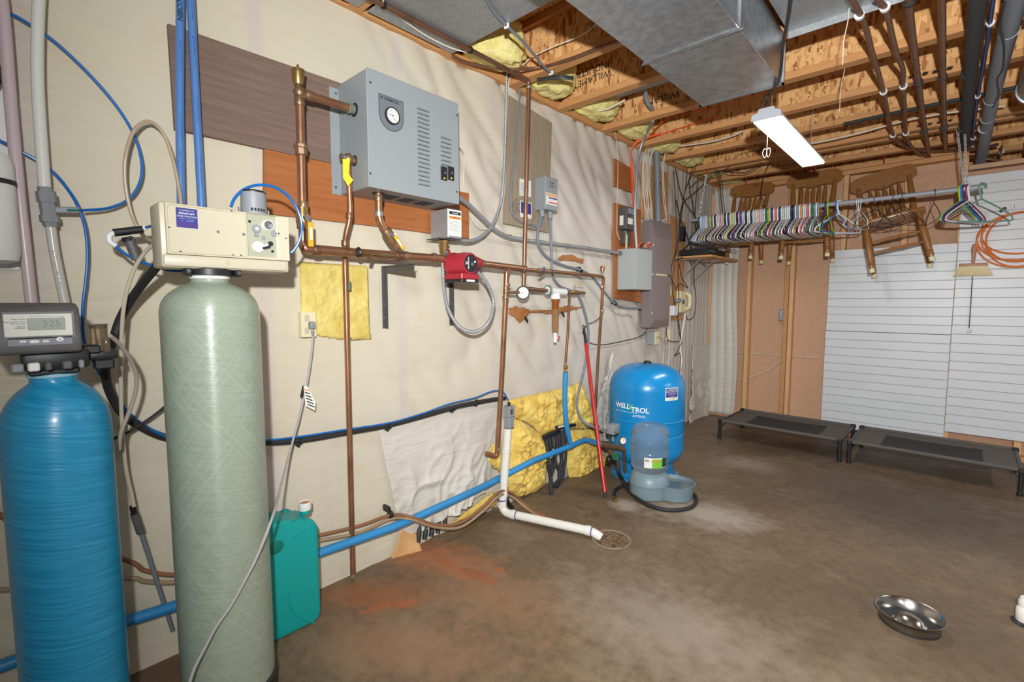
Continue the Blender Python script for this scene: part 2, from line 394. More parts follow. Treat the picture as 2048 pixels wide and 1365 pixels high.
def sheet_material(name, c1, c2, band=True, bump=.25):
    m = bpy.data.materials.new(name); m.use_nodes = True; MATS[name] = m
    nt = m.node_tree; N = nt.nodes; L = nt.links; p = N['Principled BSDF']; p.inputs['Roughness'].default_value = .42
    p.inputs['Specular IOR Level'].default_value = .35
    tc = N.new('ShaderNodeTexCoord')
    n1 = N.new('ShaderNodeTexNoise'); n1.inputs['Scale'].default_value = 1.3; n1.inputs['Detail'].default_value = 5; L.new(tc.outputs['Object'], n1.inputs['Vector'])
    cr = N.new('ShaderNodeValToRGB'); cr.color_ramp.elements[0].position = .35; cr.color_ramp.elements[1].position = .68
    cr.color_ramp.elements[0].color = rgb(*c1); cr.color_ramp.elements[1].color = rgb(*c2); L.new(n1.outputs['Fac'], cr.inputs[0]); out = cr.outputs[0]
    if band:     # lilac sealant strips behind the plastic, one on each stud
        sx = N.new('ShaderNodeSeparateXYZ'); L.new(tc.outputs['Object'], sx.inputs[0])
        a = N.new('ShaderNodeMath'); a.operation = 'MULTIPLY_ADD'; a.inputs[1].default_value = 1 / .61; a.inputs[2].default_value = .33; L.new(sx.outputs['Y'], a.inputs[0])
        fr = N.new('ShaderNodeMath'); fr.operation = 'PINGPONG'; fr.inputs[1].default_value = .5; L.new(a.outputs[0], fr.inputs[0])
        r2 = N.new('ShaderNodeValToRGB'); r2.color_ramp.elements[0].position = .44; r2.color_ramp.elements[1].position = .475
        r2.color_ramp.elements[0].color = (0, 0, 0, 1); r2.color_ramp.elements[1].color = (.55, .55, .55, 1); L.new(fr.outputs[0], r2.inputs[0])
        n2 = N.new('ShaderNodeTexNoise'); n2.inputs['Scale'].default_value = 3; L.new(tc.outputs['Object'], n2.inputs['Vector'])
        mm = N.new('ShaderNodeMixRGB'); mm.blend_type = 'MULTIPLY'; mm.inputs[0].default_value = 1; L.new(r2.outputs[0], mm.inputs[1]); L.new(n2.outputs['Fac'], mm.inputs[2])
        mx = N.new('ShaderNodeMixRGB'); L.new(mm.outputs[0], mx.inputs[0]); L.new(out, mx.inputs[1]); mx.inputs[2].default_value = rgb(188, 172, 186); out = mx.outputs[0]
    if band:     # further along the sheet is doubled: paler and greyer
        mr = N.new('ShaderNodeMapRange'); mr.inputs[1].default_value = 1.3; mr.inputs[2].default_value = 2.6; mr.inputs[4].default_value = .85; L.new(sx.outputs['Y'], mr.inputs[0])
        mg = N.new('ShaderNodeMixRGB'); L.new(mr.outputs[0], mg.inputs[0]); L.new(out, mg.inputs[1]); mg.inputs[2].default_value = rgb(204, 195, 184); out = mg.outputs[0]
    n3 = N.new('ShaderNodeTexNoise'); n3.inputs['Scale'].default_value = 6; n3.inputs['Detail'].default_value = 6; L.new(tc.outputs['Object'], n3.inputs['Vector'])
    r3 = N.new('ShaderNodeValToRGB'); r3.color_ramp.elements[0].position = .62; r3.color_ramp.elements[1].position = .8
    r3.color_ramp.elements[0].color = (0, 0, 0, 1); r3.color_ramp.elements[1].color = (.5, .5, .5, 1); L.new(n3.outputs['Fac'], r3.inputs[0])
    m3 = N.new('ShaderNodeMixRGB'); L.new(r3.outputs[0], m3.inputs[0]); L.new(out, m3.inputs[1]); m3.inputs[2].default_value = rgb(206, 176, 136); L.new(m3.outputs[0], p.inputs['Base Color'])
    mp = N.new('ShaderNodeMapping'); mp.inputs['Rotation'].default_value = (R(40), 0, 0); mp.inputs['Scale'].default_value = (1, 2.2, 9); L.new(tc.outputs['Object'], mp.inputs[0])
    n4 = N.new('ShaderNodeTexNoise'); n4.inputs['Scale'].default_value = 2.4; n4.inputs['Detail'].default_value = 5; n4.inputs['Distortion'].default_value = .6; L.new(mp.outputs[0], n4.inputs['Vector'])
    bp = N.new('ShaderNodeBump'); bp.inputs['Strength'].default_value = bump; bp.inputs['Distance'].default_value = .02
    L.new(n4.outputs['Fac'], bp.inputs['Height']); L.new(bp.outputs[0], p.inputs['Normal'])
    return m
SHEET = sheet_material('vapour_barrier', (208, 197, 172), (204, 195, 176), bump=.2)
OVER = sheet_material('doubled_sheet', (216, 207, 190), (208, 199, 184), False, .5)
SHEETW = sheet_material('clear_poly_sheet', (206, 200, 188), (196, 189, 177), False, .5)
def wr(y, z, amp=1.0):     # wrinkles of the stapled plastic: flat by the tanks, pulled into diagonal folds further along
    k = max(0.0, min(1.0, (y - .9) / .8))
    a = noise.noise(Vector((y * 1.1, z * 1.1, 3.1))) * .5 + .5
    d = abs(noise.noise(Vector(((y + z * .9) * 5.5, (y - z) * 1.2, 9.0))))
    c = max(0.0, min(1.0, (y - 4.0) / .4)); pl = abs(math.sin(y * 34 + 2.5 * noise.noise(Vector((y * 4, z * .6, 0)))))
    return -(.001 + .004 * a + .021 * k * (1 - c) * (1 - d) ** 4 * amp + .014 * c * pl)
floor = struct(MB().box((-.3, -3.2, -.12), (6, 8.5, 0)), 'floor', floor_material(), smooth=False, origin=(0, 0, 0))
mb = MB()
mb.grid(lambda u, v: (wr(-2.8 + 8.11 * u, CEIL * v), -2.8 + 8.11 * u, CEIL * v), 330, 96, thick=(-.05, 0, 0))
wall = struct(mb, 'wall_left', SHEET, 'wall behind cream plastic vapour barrier with lilac stud strips', origin=(0, 0, 0), angle=1.4)
mb = MB().box((-.12, -3.2, 0), (-.066, 8.5, CEIL + .3)); struct(mb, 'wall_side', HARD, 'foundation wall behind the plastic', smooth=False)
# back wall: hardboard behind open studs, white grooved boards nailed on its right part
wb = struct(MB().box((-.06, YB + .09, 0), (6, YB + .10, 2.27)), 'wall_back', HARD, 'partition of bare brown hardboard behind open studs', smooth=False)
hb2 = MB().box((-.06, YB + .09, 2.271), (1.94, YB + .10, CEIL)).build('upper_panel', HARD, wb, smooth=False)
def stud(x0, x1, z0=.04, z1=2.335, m=LUMV, y0=0, n='stud'): return MB().box((x0, YB + y0, z0), (x1, YB + .089, z1), .002).build(n, m, wb)
s1 = B(1501, 526).x
stud(s1 - .028, s1 + .01); stud(.70, .738, m=LUMD); stud(.742, .778, y0=.006, m=LUMV); stud(1.135, 1.172); stud(1.56, 1.598); stud(1.903, 1.941); stud(2.31, 2.35); stud(-.03, .008)
MB().box((-.03, YB, 0), (6, YB + .089, .038), .002).build('bottom_plate', LUM, wb)
MB().box((0, YB, 2.337), (1.94, YB + .089, 2.374), .002).build('top_plate', LUM, wb)
MB().box((0, YB + .003, 2.377), (1.94, YB + .089, 2.414), .002).build('top_plate', LUM, wb)
MB().box((1.943, YB, 2.235), (6, YB + .089, 2.27), .002).build('top_plate', HARD, wb)
SID = mat('white_siding', (212, 214, 216), .38, 0, (204, 206, 208), 3, (1, 1, 1), .5)
GROOVE = mat('siding_groove', (196, 190, 184), .6)
def siding(x0, x1, z0, z1, rows, skip=None):
    MB().box((x0 + .003, YB - .010, z0), (x1 - .003, YB - .001, z1)).build('backing', GROOVE, wb, smooth=False)
    h = (z1 - z0) / rows; me = None
    for k in range(rows):
        m_ = MB().box((x0, YB - .019, z0 + k * h + .003), (x1, YB - .0105, z0 + (k + 1) * h - .001), .0015)
        if me is None: o = m_.build('siding_board', SID, wb); me = o
        else:
            m_.bm.free(); o = me.copy(); col.objects.link(o); o.location.z = me.location.z + k * h
zl = B(1690, 663).z; zt = B(1664, 502).z; xj = B(1900, 700).x
siding(B(1652, 660).x, xj - .002, .065, zl - .0012, 12); siding(B(1656, 600).x, xj - .002, zl + .0012, zt, 10)
siding(xj + .002, 5.0, B(1950, 871).z, B(1990, 347).z, 28)
# ceiling: subfloor on wood I-joists that run across the room
JH = .30
ce = struct(MB().box((-.12, -3.2, CEIL + JH), (6, 8.5, CEIL + JH + .02)), 'ceiling', OSB, 'flake board floor deck carried by wooden joists', smooth=False)
JY = [-2.85, -2.36, -1.87, -1.38, -.89, -.40, .09, .58, 1.07, 1.545, 2.045, 2.50, 3.015, 3.515, 4.0, 4.5, 4.62, 5.03, 5.6, 6.1, 6.6, 7.1, 7.6]
def joist(y, bld=True):
    w = MB().box((.02, y + .028, CEIL + .037), (5.9, y + .038, CEIL + JH - .037)).build('joist', OSB, ce, smooth=False)
    lo = MB().box((-.02, y, CEIL), (5.9, y + .066, CEIL + .038), .002).build('flange', LUM, w)
    hi = MB().box((-.02, y, CEIL + JH - .038), (5.9, y + .066, CEIL + JH - .0005), .002).build('flange', LUM, w)
    return w
j0 = joist(JY[0])
for y in JY[1:]:
    j = copy_tree(j0); j.parent = ce; j.location.y = j0.location.y + (y - JY[0])
MB().box((-.05, -3, CEIL + .001), (.018, 8.3, CEIL + .037), .003).build('sill_plate', LUM, ce)
MB().box((-.055, -3, CEIL + .038), (-.03, 8.3, CEIL + JH)).build('rim_board', OSB, ce, smooth=False)
# printed mill marks on the flake board webs
for s, px, py, yy, sz in (('WILLAMETTE\nINDUSTRIES', 1175, 152, 2.50, .056), ('WILLAM', 1326, 196, 3.015, .06), ('IN CANADA', 1822, 40, 2.50, .05)):
    q = _hit(px, py, 1, yy + .027)
    text(s, sz, (q.x, yy + .0272, max(q.z, CEIL + .1)), (-1, 0, 0), (0, 0, -1), INK, ce, 'mill_mark', 'CENTER', .0003)
# loose pink-free batts stuffed between the joists over the sill
def lump(name, c, r, m, parent=None, seedv=0.0, n=26, k=12, amp=.35, fr=5.0):
    mb = MB(); c = Vector(c); r = Vector(r)
    prof = [(math.sin(math.pi * i / k), -math.cos(math.pi * i / k)) for i in range(k + 1)]
    mb.lathe(prof, n=n)
    for v in mb.bm.verts:
        p = v.co.copy(); q = Vector((math.copysign(abs(p.x) ** .6, p.x), math.copysign(abs(p.y) ** .6, p.y), math.copysign(abs(p.z) ** .6, p.z)))
        s = 1 + amp * noise.noise(p * fr * .5 + Vector((seedv, 0, 0))) + amp * .4 * noise.noise(p * fr * 1.6 + Vector((0, seedv, 0)))
        v.co = c + Vector((q.x * r.x, q.y * r.y, q.z * r.z)) * s
    return mb.build(name, m, parent, angle=3.1)
for i, (a, b_) in enumerate(zip(JY[8:18], JY[9:19])):
    if b_ - a < .2: continue
    tag(lump('rim_batt', (.10, (a + .066 + b_) / 2, CEIL + .13), (.105, (b_ - a - .066) / 2 * .86, .115), FOAM, None, i * 3.7, amp=.16, n=40, k=20, fr=7),
        f'yellow glass wool stuffed above the left wall in the {["first","second","third","fourth","fifth","sixth","seventh","eighth","ninth","tenth"][i]} joist bay from the camera', 'insulation', 'rim joist insulation')
# ================================================================== left wall: tanks, hoses and the boiler
def WP(lst, dx=0.0): return [W(a, b_, c + dx) for a, b_, c in lst]
def Yp(px, py, y): return _hit(px, py, 1, y)
def one(mb, name, m, label, cat, group=None, **k): return tag(mb.build(name, m, **k), label, cat, group)
def sheet_card(mb, a, b_, c, d, t): return mb.prism([a, b_, c, d], t)
RX, RY, RZ = Vector((1, 0, 0)), Vector((0, 1, 0)), Vector((0, 0, 1))
# ---- boards
def board(name, pts, x0, x1, m, label, cat='board'):
    mb = MB(); mb.prism([W(px, py, x1) for px, py in pts], (x0 - x1, 0, 0)); return one(mb, name, m, label, cat, smooth=False)
PLYB = mat('weathered_plywood', (106, 84, 72), .75, 0, (130, 106, 92), 4, (1, 1.2, 22), .6, .15)
PLYO = mat('orange_plywood', (150, 84, 38), .6, 0, (172, 106, 56), 4, (1, 1.2, 16), .6, .06)
PLYG = mat('grey_plywood', (140, 124, 104), .75, 0, (160, 144, 122), 6, (1, 12, 1.5), .5, .06)
board('plywood_board', [(336, 47), (350, 258), (529, 297), (666, 327), (860, 369), (860, 228)], .001, .019, PLYB, 'weathered brown plywood board behind the blue pipes and boiler')
board('plywood_strip', [(529, 298), (529, 427), (760, 453), (938, 477), (938, 387), (666, 328)], .0015, .0195, PLYO, 'orange plywood strip under the grey boiler')
BACKER = board('plywood_backer', [(1017, 190), (1104, 246), (1098, 466), (1009, 447)], .001, .017, PLYG, 'grey brown plywood sheet behind the pump starter box')
# ---- green fibreglass tank with the cream timer head
FIBG = bpy.data.materials.new('green_fibreglass'); FIBG.use_nodes = True
def wound(m, c1, c2, rough, amt, diag, coat=.25):
    N = m.node_tree.nodes; L = m.node_tree.links; p = N['Principled BSDF']; p.inputs['Roughness'].default_value = rough
    p.inputs['Coat Weight'].default_value = coat; p.inputs['Coat Roughness'].default_value = .2
    tg = N.new('ShaderNodeTangent'); tg.direction_type = 'RADIAL'; tg.axis = 'Z'; L.new(tg.outputs[0], p.inputs['Tangent']); p.inputs['Anisotropic'].default_value = .8 if diag else .4; p.inputs['Anisotropic Rotation'].default_value = .25
    tc = N.new('ShaderNodeTexCoord'); sx = N.new('ShaderNodeSeparateXYZ'); L.new(tc.outputs['Object'], sx.inputs[0])
    at = N.new('ShaderNodeMath'); at.operation = 'ARCTAN2'; L.new(sx.outputs['Y'], at.inputs[0]); L.new(sx.outputs['X'], at.inputs[1])
    def lay(k, zs, ts):
        cx = N.new('ShaderNodeCombineXYZ')
        a = N.new('ShaderNodeMath'); a.operation = 'MULTIPLY_ADD'; a.inputs[1].default_value = k; L.new(at.outputs[0], a.inputs[0]); L.new(sx.outputs['Z'], a.inputs[2])
        L.new(a.outputs[0], cx.inputs[0]); L.new(at.outputs[0], cx.inputs[1])
        mp = N.new('ShaderNodeMapping'); mp.inputs['Scale'].default_value = (zs, ts, 1); L.new(cx.outputs[0], mp.inputs[0])
        n = N.new('ShaderNodeTexNoise'); n.inputs['Scale'].default_value = 1; n.inputs['Detail'].default_value = 4; L.new(mp.outputs[0], n.inputs['Vector']); return n.outputs['Fac']
    a = lay(.02, 150, .8)
    if diag:
        b1, b2 = lay(.16, 70, .5), lay(-.16, 70, .5)
        x = N.new('ShaderNodeMath'); x.operation = 'MAXIMUM'; L.new(b1, x.inputs[0]); L.new(b2, x.inputs[1])
        y = N.new('ShaderNodeMath'); y.operation = 'MULTIPLY_ADD'; y.inputs[1].default_value = .6; L.new(x.outputs[0], y.inputs[0])
        z = N.new('ShaderNodeMath'); z.operation = 'MULTIPLY'; z.inputs[1].default_value = .4; L.new(a, z.inputs[0]); L.new(z.outputs[0], y.inputs[2]); a = y.outputs[0]
    cr = N.new('ShaderNodeValToRGB'); cr.color_ramp.elements[0].position = .35; cr.color_ramp.elements[1].position = .72
    cr.color_ramp.elements[0].color = rgb(*c1); cr.color_ramp.elements[1].color = rgb(*c2); L.new(a, cr.inputs[0]); L.new(cr.outputs[0], p.inputs['Base Color'])
    bp = N.new('ShaderNodeBump'); bp.inputs['Strength'].default_value = amt; bp.inputs['Distance'].default_value = .003; L.new(a, bp.inputs['Height']); L.new(bp.outputs[0], p.inputs['Normal'])
wound(FIBG, (134, 146, 126), (160, 170, 152), .34, .3, True, .0)
FIBB = bpy.data.materials.new('blue_fibreglass'); FIBB.use_nodes = True; wound(FIBB, (24, 134, 178), (44, 158, 202), .34, .5, False, .35)
gc = W(432, 800, .335); gc.z = 0; zn = W(432, 556, .335).z; zs = W(432, 632, .335).z; gr = .1235
t = thing('mineral_tank', 'tall sage green fibreglass tank with a cream timer head, beside the teal jug', 'water tank', gc)
dome = [(max(.046, gr * (1 - k ** 2.6) ** .62), zs + (zn - zs - .006) * k) for k in [math.sin(i * 1.5708 / 14) for i in range(15)]]
MB().lathe([(gr * .96, .02), (gr, .05), (gr, zs)] + dome[1:] + [(.045, zn)], gc, n=64).build('vessel', FIBG, t, angle=1.2)
MB().lathe([(.128, 0), (.131, .005), (.131, .066), (.1265, .07)], gc, n=48).build('base_boot', BLK, t)
MB().lathe([(.046, zn - .006), (.05, zn - .004), (.05, zn + .006), (.046, zn + .008)], gc, n=40).build('neck_ring', WHITE, t)
cl = MB().lathe([(.055, zn + .004), (.06, zn + .006), (.06, zn + .022), (.055, zn + .024)], gc, n=40).build('clamp_collar', BLK, t)
for dy in (-.062, .062):
    MB().cbox((gc.x + .03, gc.y + dy, zn + .014), (.03, .016, .022), .003).build('clamp_lug', BLK, cl)
    MB().cyl((gc.x + .047, gc.y + dy, zn + .014), (gc.x + .05, gc.y + dy, zn + .014), .005, n=8).build('clamp_screw', CHROME, cl)
hx0, hx1 = .285, .395
hy0, hy1 = W(322, 470, hx1).y, W(580, 480, hx1).y; hz0, hz1 = W(450, 540, hx1).z, W(450, 417, hx1).z
mb = MB(); mb.box((hx0, hy0, hz0), (hx1 - .012, hy1, hz1), .008, 2); head = mb.build('timer_head', CREAM, t)
MB().box((hx1 - .016, hy0 + .004, hz0 + .004), (hx1 - .006, hy1 - .008, hz0 + .036), .006, 2).build('lower_rail', CREAM, head)
fy0, fy1, fz0, fz1 = hy0 + .012, hy1 - .003, hz0 + .036, hz1 - .004
wy0, wy1, wz0, wz1 = W(493, 430, hx1).y, W(557, 430, hx1).y, W(520, 514, hx1).z, W(520, 428, hx1).z
mb = MB()     # front cover with a window cut on the right for the gear train
for a, b_ in (((fy0, fz0), (wy0, fz1)), ((wy1, fz0), (fy1, fz1)), ((wy0, fz0), (wy1, wz0)), ((wy0, wz1), (wy1, fz1))):
    mb.box((hx1 - .011, a[0], a[1]), (hx1, b_[0], b_[1]))
cover = mb.build('cover_panel', CREAM, head, smooth=False)
mb = MB().pipe([(hx1, fy0 + .01, fz1 - .004), (hx1, fy0 + .004, fz1 - .01), (hx1, fy0 + .004, fz0 + .01), (hx1, fy0 + .01, fz0 + .004), (hx1, wy0 - .004, fz0 + .004)], .0012, .006, 6); mb.build('cover_seam', mat('cream_shadow', (186, 172, 140), .5), cover)
MB().pipe([(hx1, fy0 + .01, fz1 - .004), (hx1, wy0 - .004, fz1 - .004), (hx1, wy0 - .004, fz0 + .004)], .0012, .006, 6).build('cover_seam', MATS['cream_shadow'], cover)
for px, py in ((338, 455), (361, 503), (466, 510), (482, 511), (463, 422), (557, 467), (572, 477)):
    q = W(px, py, hx1); MB().cbox((hx1, q.y, q.z), (.003, .004, .003)).build('clip_slot', INK, cover)
for px, py in ((436, 464), (487, 469)):
    q = W(px, py, hx1); MB().cyl((hx1 - .001, q.y, q.z), (hx1 + .002, q.y, q.z), .004, n=12).build('cover_screw', STEEL, cover)
q = W(456, 527, hx1 - .006); MB().cyl((hx1 - .0062, q.y, q.z), (hx1 - .0056, q.y, q.z), .0075, n=20).build('finger_hole', MATS['cream_shadow'], head)
a, b_ = W(351, 415, hx1), W(396, 458, hx1); sy0, sy1, sz0, sz1 = a.y, b_.y, W(373, 456, hx1).z, W(373, 417, hx1).z
st = MB().box((hx1, sy0, sz0), (hx1 + .0008, sy1, sz1)).build('dealer_sticker', NAVY, cover, smooth=False)
cyy = (sy0 + sy1) / 2
for s, k, sz, m in (('For Service Please Call:', .88, .0042, WINK), ('(800)657-6691', .72, .0075, WINK), ('WATER CONDITIONERS', .57, .0048, WINK), ):
    text(s, sz, (hx1 + .0012, cyy, sz0 + (sz1 - sz0) * k), RY, RZ, m, st, align='CENTER', depth=.0001, squash=.85)
for i_, (k, w_, m) in enumerate(((.45, .036, WINK), (.34, .032, WINK), (.2, .04, REDINK), (.13, .044, REDINK))): scribble((hx1 + .0012, cyy, sz0 + (sz1 - sz0) * k), RY, RZ, w_, .0034, m, st, 'fine_print', i_)
# gear train inside the window
PLATE = mat('zinc_plate', (206, 204, 178), .35, .5, (188, 192, 172), 18)
gt = MB().box((hx1 - .0124, wy0, wz0), (hx1 - .0112, wy1, wz1)).build('gear_plate', PLATE, head, smooth=False)
def disc(px, py, r, h, m, name='gear', x=hx1 - .0112):
    q = W(px, py, hx1 - .01); return MB().cyl((x, q.y, q.z), (x + h, q.y, q.z), r, r * .94, 20).build(name, m, gt)
disc(513, 458, .0125, .004, GREYP); disc(536, 451, .0165, .007, WHITE); disc(536, 451, .0135, .0078, DGREY, 'dial'); disc(540, 453, .007, .0085, GREYP, 'dial'); disc(548, 468, .009, .003, GREYP)
disc(517, 494, .0165, .005, WHITE, 'cam'); disc(512, 470, .006, .006, GREYP); disc(527, 476, .006, .004, GREYP); disc(540, 488, .007, .008, BLK, 'knob'); disc(545, 503, .004, .003, BLK); disc(499, 443, .004, .003, BLK); disc(513, 458, .005, .006, WHITE, 'hub')
q, r_ = W(522, 500, hx1), W(538, 490, hx1); MB().bar((hx1 - .005, q.y, q.z), (hx1 - .004, r_.y, r_.z), .01, .003, (1, 0, 0)).build('crank_arm', WHITE, gt)
q, r_ = W(526, 497, hx1), W(541, 493, hx1); MB().bar((hx1 - .002, q.y, q.z), (hx1 - .002, r_.y, r_.z), .007, .003, (1, 0, 0)).build('crank_arm', BLK, gt)
MB().box((hx1 - .011, W(559, 480, hx1).y, wz0 + .004), (hx1 - .0105, wy1 - .001, wz1 - .004)).build('side_label', WHITEP, gt, smooth=False)
# motor on top
mc = W(506, 403, .33); mb = MB(); z0 = hz1; z1 = W(506, 386, .33).z
mo = MB().lathe([(.034, z0), (.036, z0 + .004), (.0345, z1 - .006), (.034, z1)], (.335, mc.y, 0), n=32).build('motor', GREYP, head)
MB().lathe([(.0345, z1 - .003), (.035, z1), (.03, z1 + .004), (0, z1 + .004)], (.335, mc.y, 0), n=32).build('motor_cap', BLK, mo)
for k in range(5): a = R(-70 + k * 14 + 60); MB().cbox((.335 + .0352 * math.cos(R(-28 + 14 * k)), mc.y + .0352 * math.sin(R(-28 + 14 * k)), z0 + .013), (.004, .005, .008)).build('vent_slot', INK, mo)
for dy in (-.04, .04): MB().cyl((.335, mc.y + dy, z0 - .002), (.335, mc.y + dy, z0 + .02), .004, n=10).build('motor_bolt', STEEL, mo)
# ---- blue softener tank with the charcoal controller
bc = W(119, 900, .30); bc.z = 0; bn = W(115, 750, .30).z; bs = W(119, 868, .30).z; br = .1035
t = thing('softener_tank', 'bright blue fibreglass tank with charcoal digital controller at the left edge', 'water tank', bc)
dome = [(max(.044, br * (1 - k ** 2.5) ** .62), bs + (bn - bs) * k) for k in [math.sin(i * 1.5708 / 14) for i in range(15)]]
MB().lathe([(br * .96, .02), (br, .05), (br, bs)] + dome[1:] + [(.044, bn), (.044, bn + .008)], bc, n=64).build('vessel', FIBB, t, angle=1.2)
MB().lathe([(.108, 0), (.11, .005), (.11, .06), (.105, .064)], bc, n=48).build('base_boot', BLK, t)
MB().lathe([(.046, bn - .002), (.0475, bn), (.0475, bn + .007), (.046, bn + .008)], bc, n=40).build('neck_ring', mat('pale_blue', (150, 196, 210), .4), t)
cx1 = .40; cy0, cy1 = W(-34, 660, cx1).y, W(163, 660, cx1).y; cz0, cz1 = W(90, 708, cx1).z, W(90, 606, cx1).z
vb = MB().box((bc.x - .06, bc.y - .055, bn + .02), (bc.x + .07, bc.y + .062, cz0 + .004), .008, 2).box((bc.x - .05, bc.y - .045, bn + .006), (bc.x + .05, bc.y + .045, bn + .022), .004).build('valve_body', BLK, t)
for dy, w_, m in ((-.062, .02, GREYP), (-.036, .02, WHITE), (-.012, .012, DGREY), (.02, .018, DGREY), (.045, .01, GREYP)):
    MB().cbox((bc.x + .07, bc.y + dy, bn + .03), (.02, w_, .02), .003).build('valve_clip', m, vb)
mb = MB()
prof = [(cx1 - .16, cz0), (cx1, cz0), (cx1 + .002, cz0 + .03), (cx1 - .008, cz1 - .028), (cx1 - .022, cz1 - .006), (cx1 - .05, cz1), (cx1 - .16, cz1)]
n0 = len(prof); va = [mb.v((x, cy0, z)) for x, z in prof]; vb_ = [mb.v((x, cy1, z)) for x, z in prof]
mb.f(va); mb.f(list(reversed(vb_)))
for i in range(n0): mb.f((va[i], vb_[i], vb_[(i + 1) % n0], va[(i + 1) % n0]))
bmesh.ops.bevel(mb.bm, geom=mb.bm.edges[:], offset=.009, segments=3, profile=.5, affect='EDGES')
hs = mb.build('controller', DGREY, t, angle=.9)
fx = cx1 + .0005
def face(px0, py0, px1, py1, x0, th): a, b_ = W(px0, py0, x0), W(px1, py1, x0); return MB().box((x0, a.y, min(a.z, b_.z)), (x0 + th, b_.y, max(a.z, b_.z)), .001)
bz = face(1, 624, 152, 675, fx - .006, .007).build('bezel', mat('bezel_grey', (104, 104, 106), .5), hs)
PALE = mat('panel_pale', (206, 208, 196), .5); LCD = mat('lcd_grey', (150, 156, 146), .3); SEG = mat('lcd_segment', (118, 122, 114), .4)
pn = face(5, 629, 146, 670, fx + .001, .001).build('faceplate', PALE, hs)
lc = face(54, 637, 131, 659, fx + .002, .001).build('display', LCD, pn)
q = W(103, 648, fx + .003); text('325', .021, (fx + .0032, q.y, q.z), RY, RZ, SEG, lc, 'digits', 'CENTER', .0001)
for k, (s, py) in enumerate((('Time of Day', 639), ('Regeneration Time', 644), ('Salt Amount', 648), ('Capacity', 653.5), ('Hardness', 657))):
    q = W(51, py, fx + .002); text(s, .0045, (fx + .0022, q.y, q.z), RY, RZ, INK, pn, 'lettering', 'RIGHT', .0001)
for k, s in enumerate(('Su', 'Mo', 'Tu', 'We', 'Th', 'Fr', 'Sa', 'Rgn')):
    q = W(63 + k * 8.7, 633.5, fx + .002); text(s, .0035, (fx + .0022, q.y, q.z), RY, RZ, INK, pn, 'lettering', 'CENTER', .0001)
bar_ = face(14, 677, 146, 688, fx - .003, .004).build('button_strip', mat('strip_grey', (120, 124, 134), .45), hs)
for px, py, ry_, rz_, s in ((46, 684, .0062, .0032, 'o'), (69, 684, .009, .0042, 'o'), (92, 683, .0062, .0032, 'o'), (120, 679, .0068, .0056, 'A')):
    q = W(px, py, fx + .001); bt = MB().ball((fx + .0012, q.y, q.z), (.0022, ry_, rz_), 20, 6).build('button', WHITE, bar_)
    text({'o': '•', 'A': '∆'}[s] if s == 'o' else 'A', .007, (fx + .0036, q.y, q.z), RY, RZ, INK, bt, 'button_mark', 'CENTER', .0001)
CLEAR = mat('smoked_clear', (196, 178, 154), .08, 0, trans=.85, ior=1.3)
q = W(198, 672, .32); zt_, zb_ = W(198, 648, .32).z, W(198, 701, .32).z
MB().lathe([(.0175, zb_), (.0175, zt_ - .006), (.019, zt_ - .005), (.018, zt_), (0, zt_ + .001)], (.32, q.y, 0), n=28).build('brine_valve_cup', CLEAR, t)
MB().lathe([(.012, zt_ - .012), (.015, zt_ - .004), (0, zt_ - .003)], (.32, q.y, 0), n=20).build('cup_insert', DGREY, t)
q2 = W(213, 690, .335); MB().lathe([(.008, zb_ - .004), (.008, zb_ + .024), (.005, zb_ + .034)], (.335, q2.y, 0), n=16).build('injector_cap', CLEAR, t)
MB().cbox((.31, q.y - .004, zb_ - .012), (.05, .075, .022), .005, 2).box((.27, bc.y + .05, cz0 - .012), (.34, q.y, cz0 + .01), .004).build('side_body', BLK, t)
MB().cbox((.33, q.y + .004, zb_ - .034), (.028, .04, .026), .004).build('side_port', BLK, t)
# ---- pipes and hoses at the left
def hose(name, pts, r, m, label, cat='hose', n=10, flex=False, group=None, dx=0.0):
    mb = MB(); P = WP(pts, dx)
    mb.flex(P, r) if flex else mb.tube(P, r, n)
    return one(mb, name, m, label, cat, group)
PINK = mat('pinkish_tubing', (200, 180, 182), .3); MILK = mat('milky_tubing', (218, 218, 210), .3)
hose('vinyl_pipe', [(-16, -210, .06), (-1, -40, .06), (10, 60, .06), (24, 240, .06), (42, 420, .06), (62, 600, .06), (84, 800, .06)], .0132, PINK, 'pinkish grey plastic pipe down the far left of the wall', 'pipe', 14)
t = thing('milky_pipe', 'milky white plastic pipe with grey couplings left of the blue loop', 'pipe', W(95, 400, .06))
MB().tube(WP([(92, -190, .06), (82, -60, .06), (76, 40, .06), (75, 160, .06), (82, 280, .06), (90, 385, .06)]), .0138, 14).build('pipe', MILK, t)
MB().tube(WP([(101, 450, .06), (108, 500, .06), (120, 560, .06), (132, 620, .06), (146, 720, .06)]), .0118, 14).build('pipe', mat('clear_pipe', (196, 194, 184), .25), t)
cp = MB(); a, b_ = W(90, 375, .06), W(102, 455, .06); d = b_ - a
cp.ring_loop([a, a + d * .12, a + d * .12, a + d * .38, a + d * .38, a + d * .7, a + d * .7, a + d * .88, a + d * .88, b_], [.0165, .0165, .0215, .0215, .018, .018, .0215, .0215, .0165, .0145], 8); cpo = cp.build('coupling', GREYP, t)
MB().bar(W(106, 421, .06), W(160, 421, .07), .018, .018, bevel=.003).build('side_valve', GREYP, cpo)
MB().bar(W(134, 420, .082), W(160, 420, .082), .008, .006, bevel=.002).build('valve_lever', mat('teal_lever', (20, 120, 104), .4), cpo)
q = W(106, 500, .0725); q2 = W(122, 580, .0725); scribble((q + q2) / 2, q2 - q, RY, (q2 - q).length, .008, mat('print_grey', (150, 148, 140), .6), t, 'print', 5)
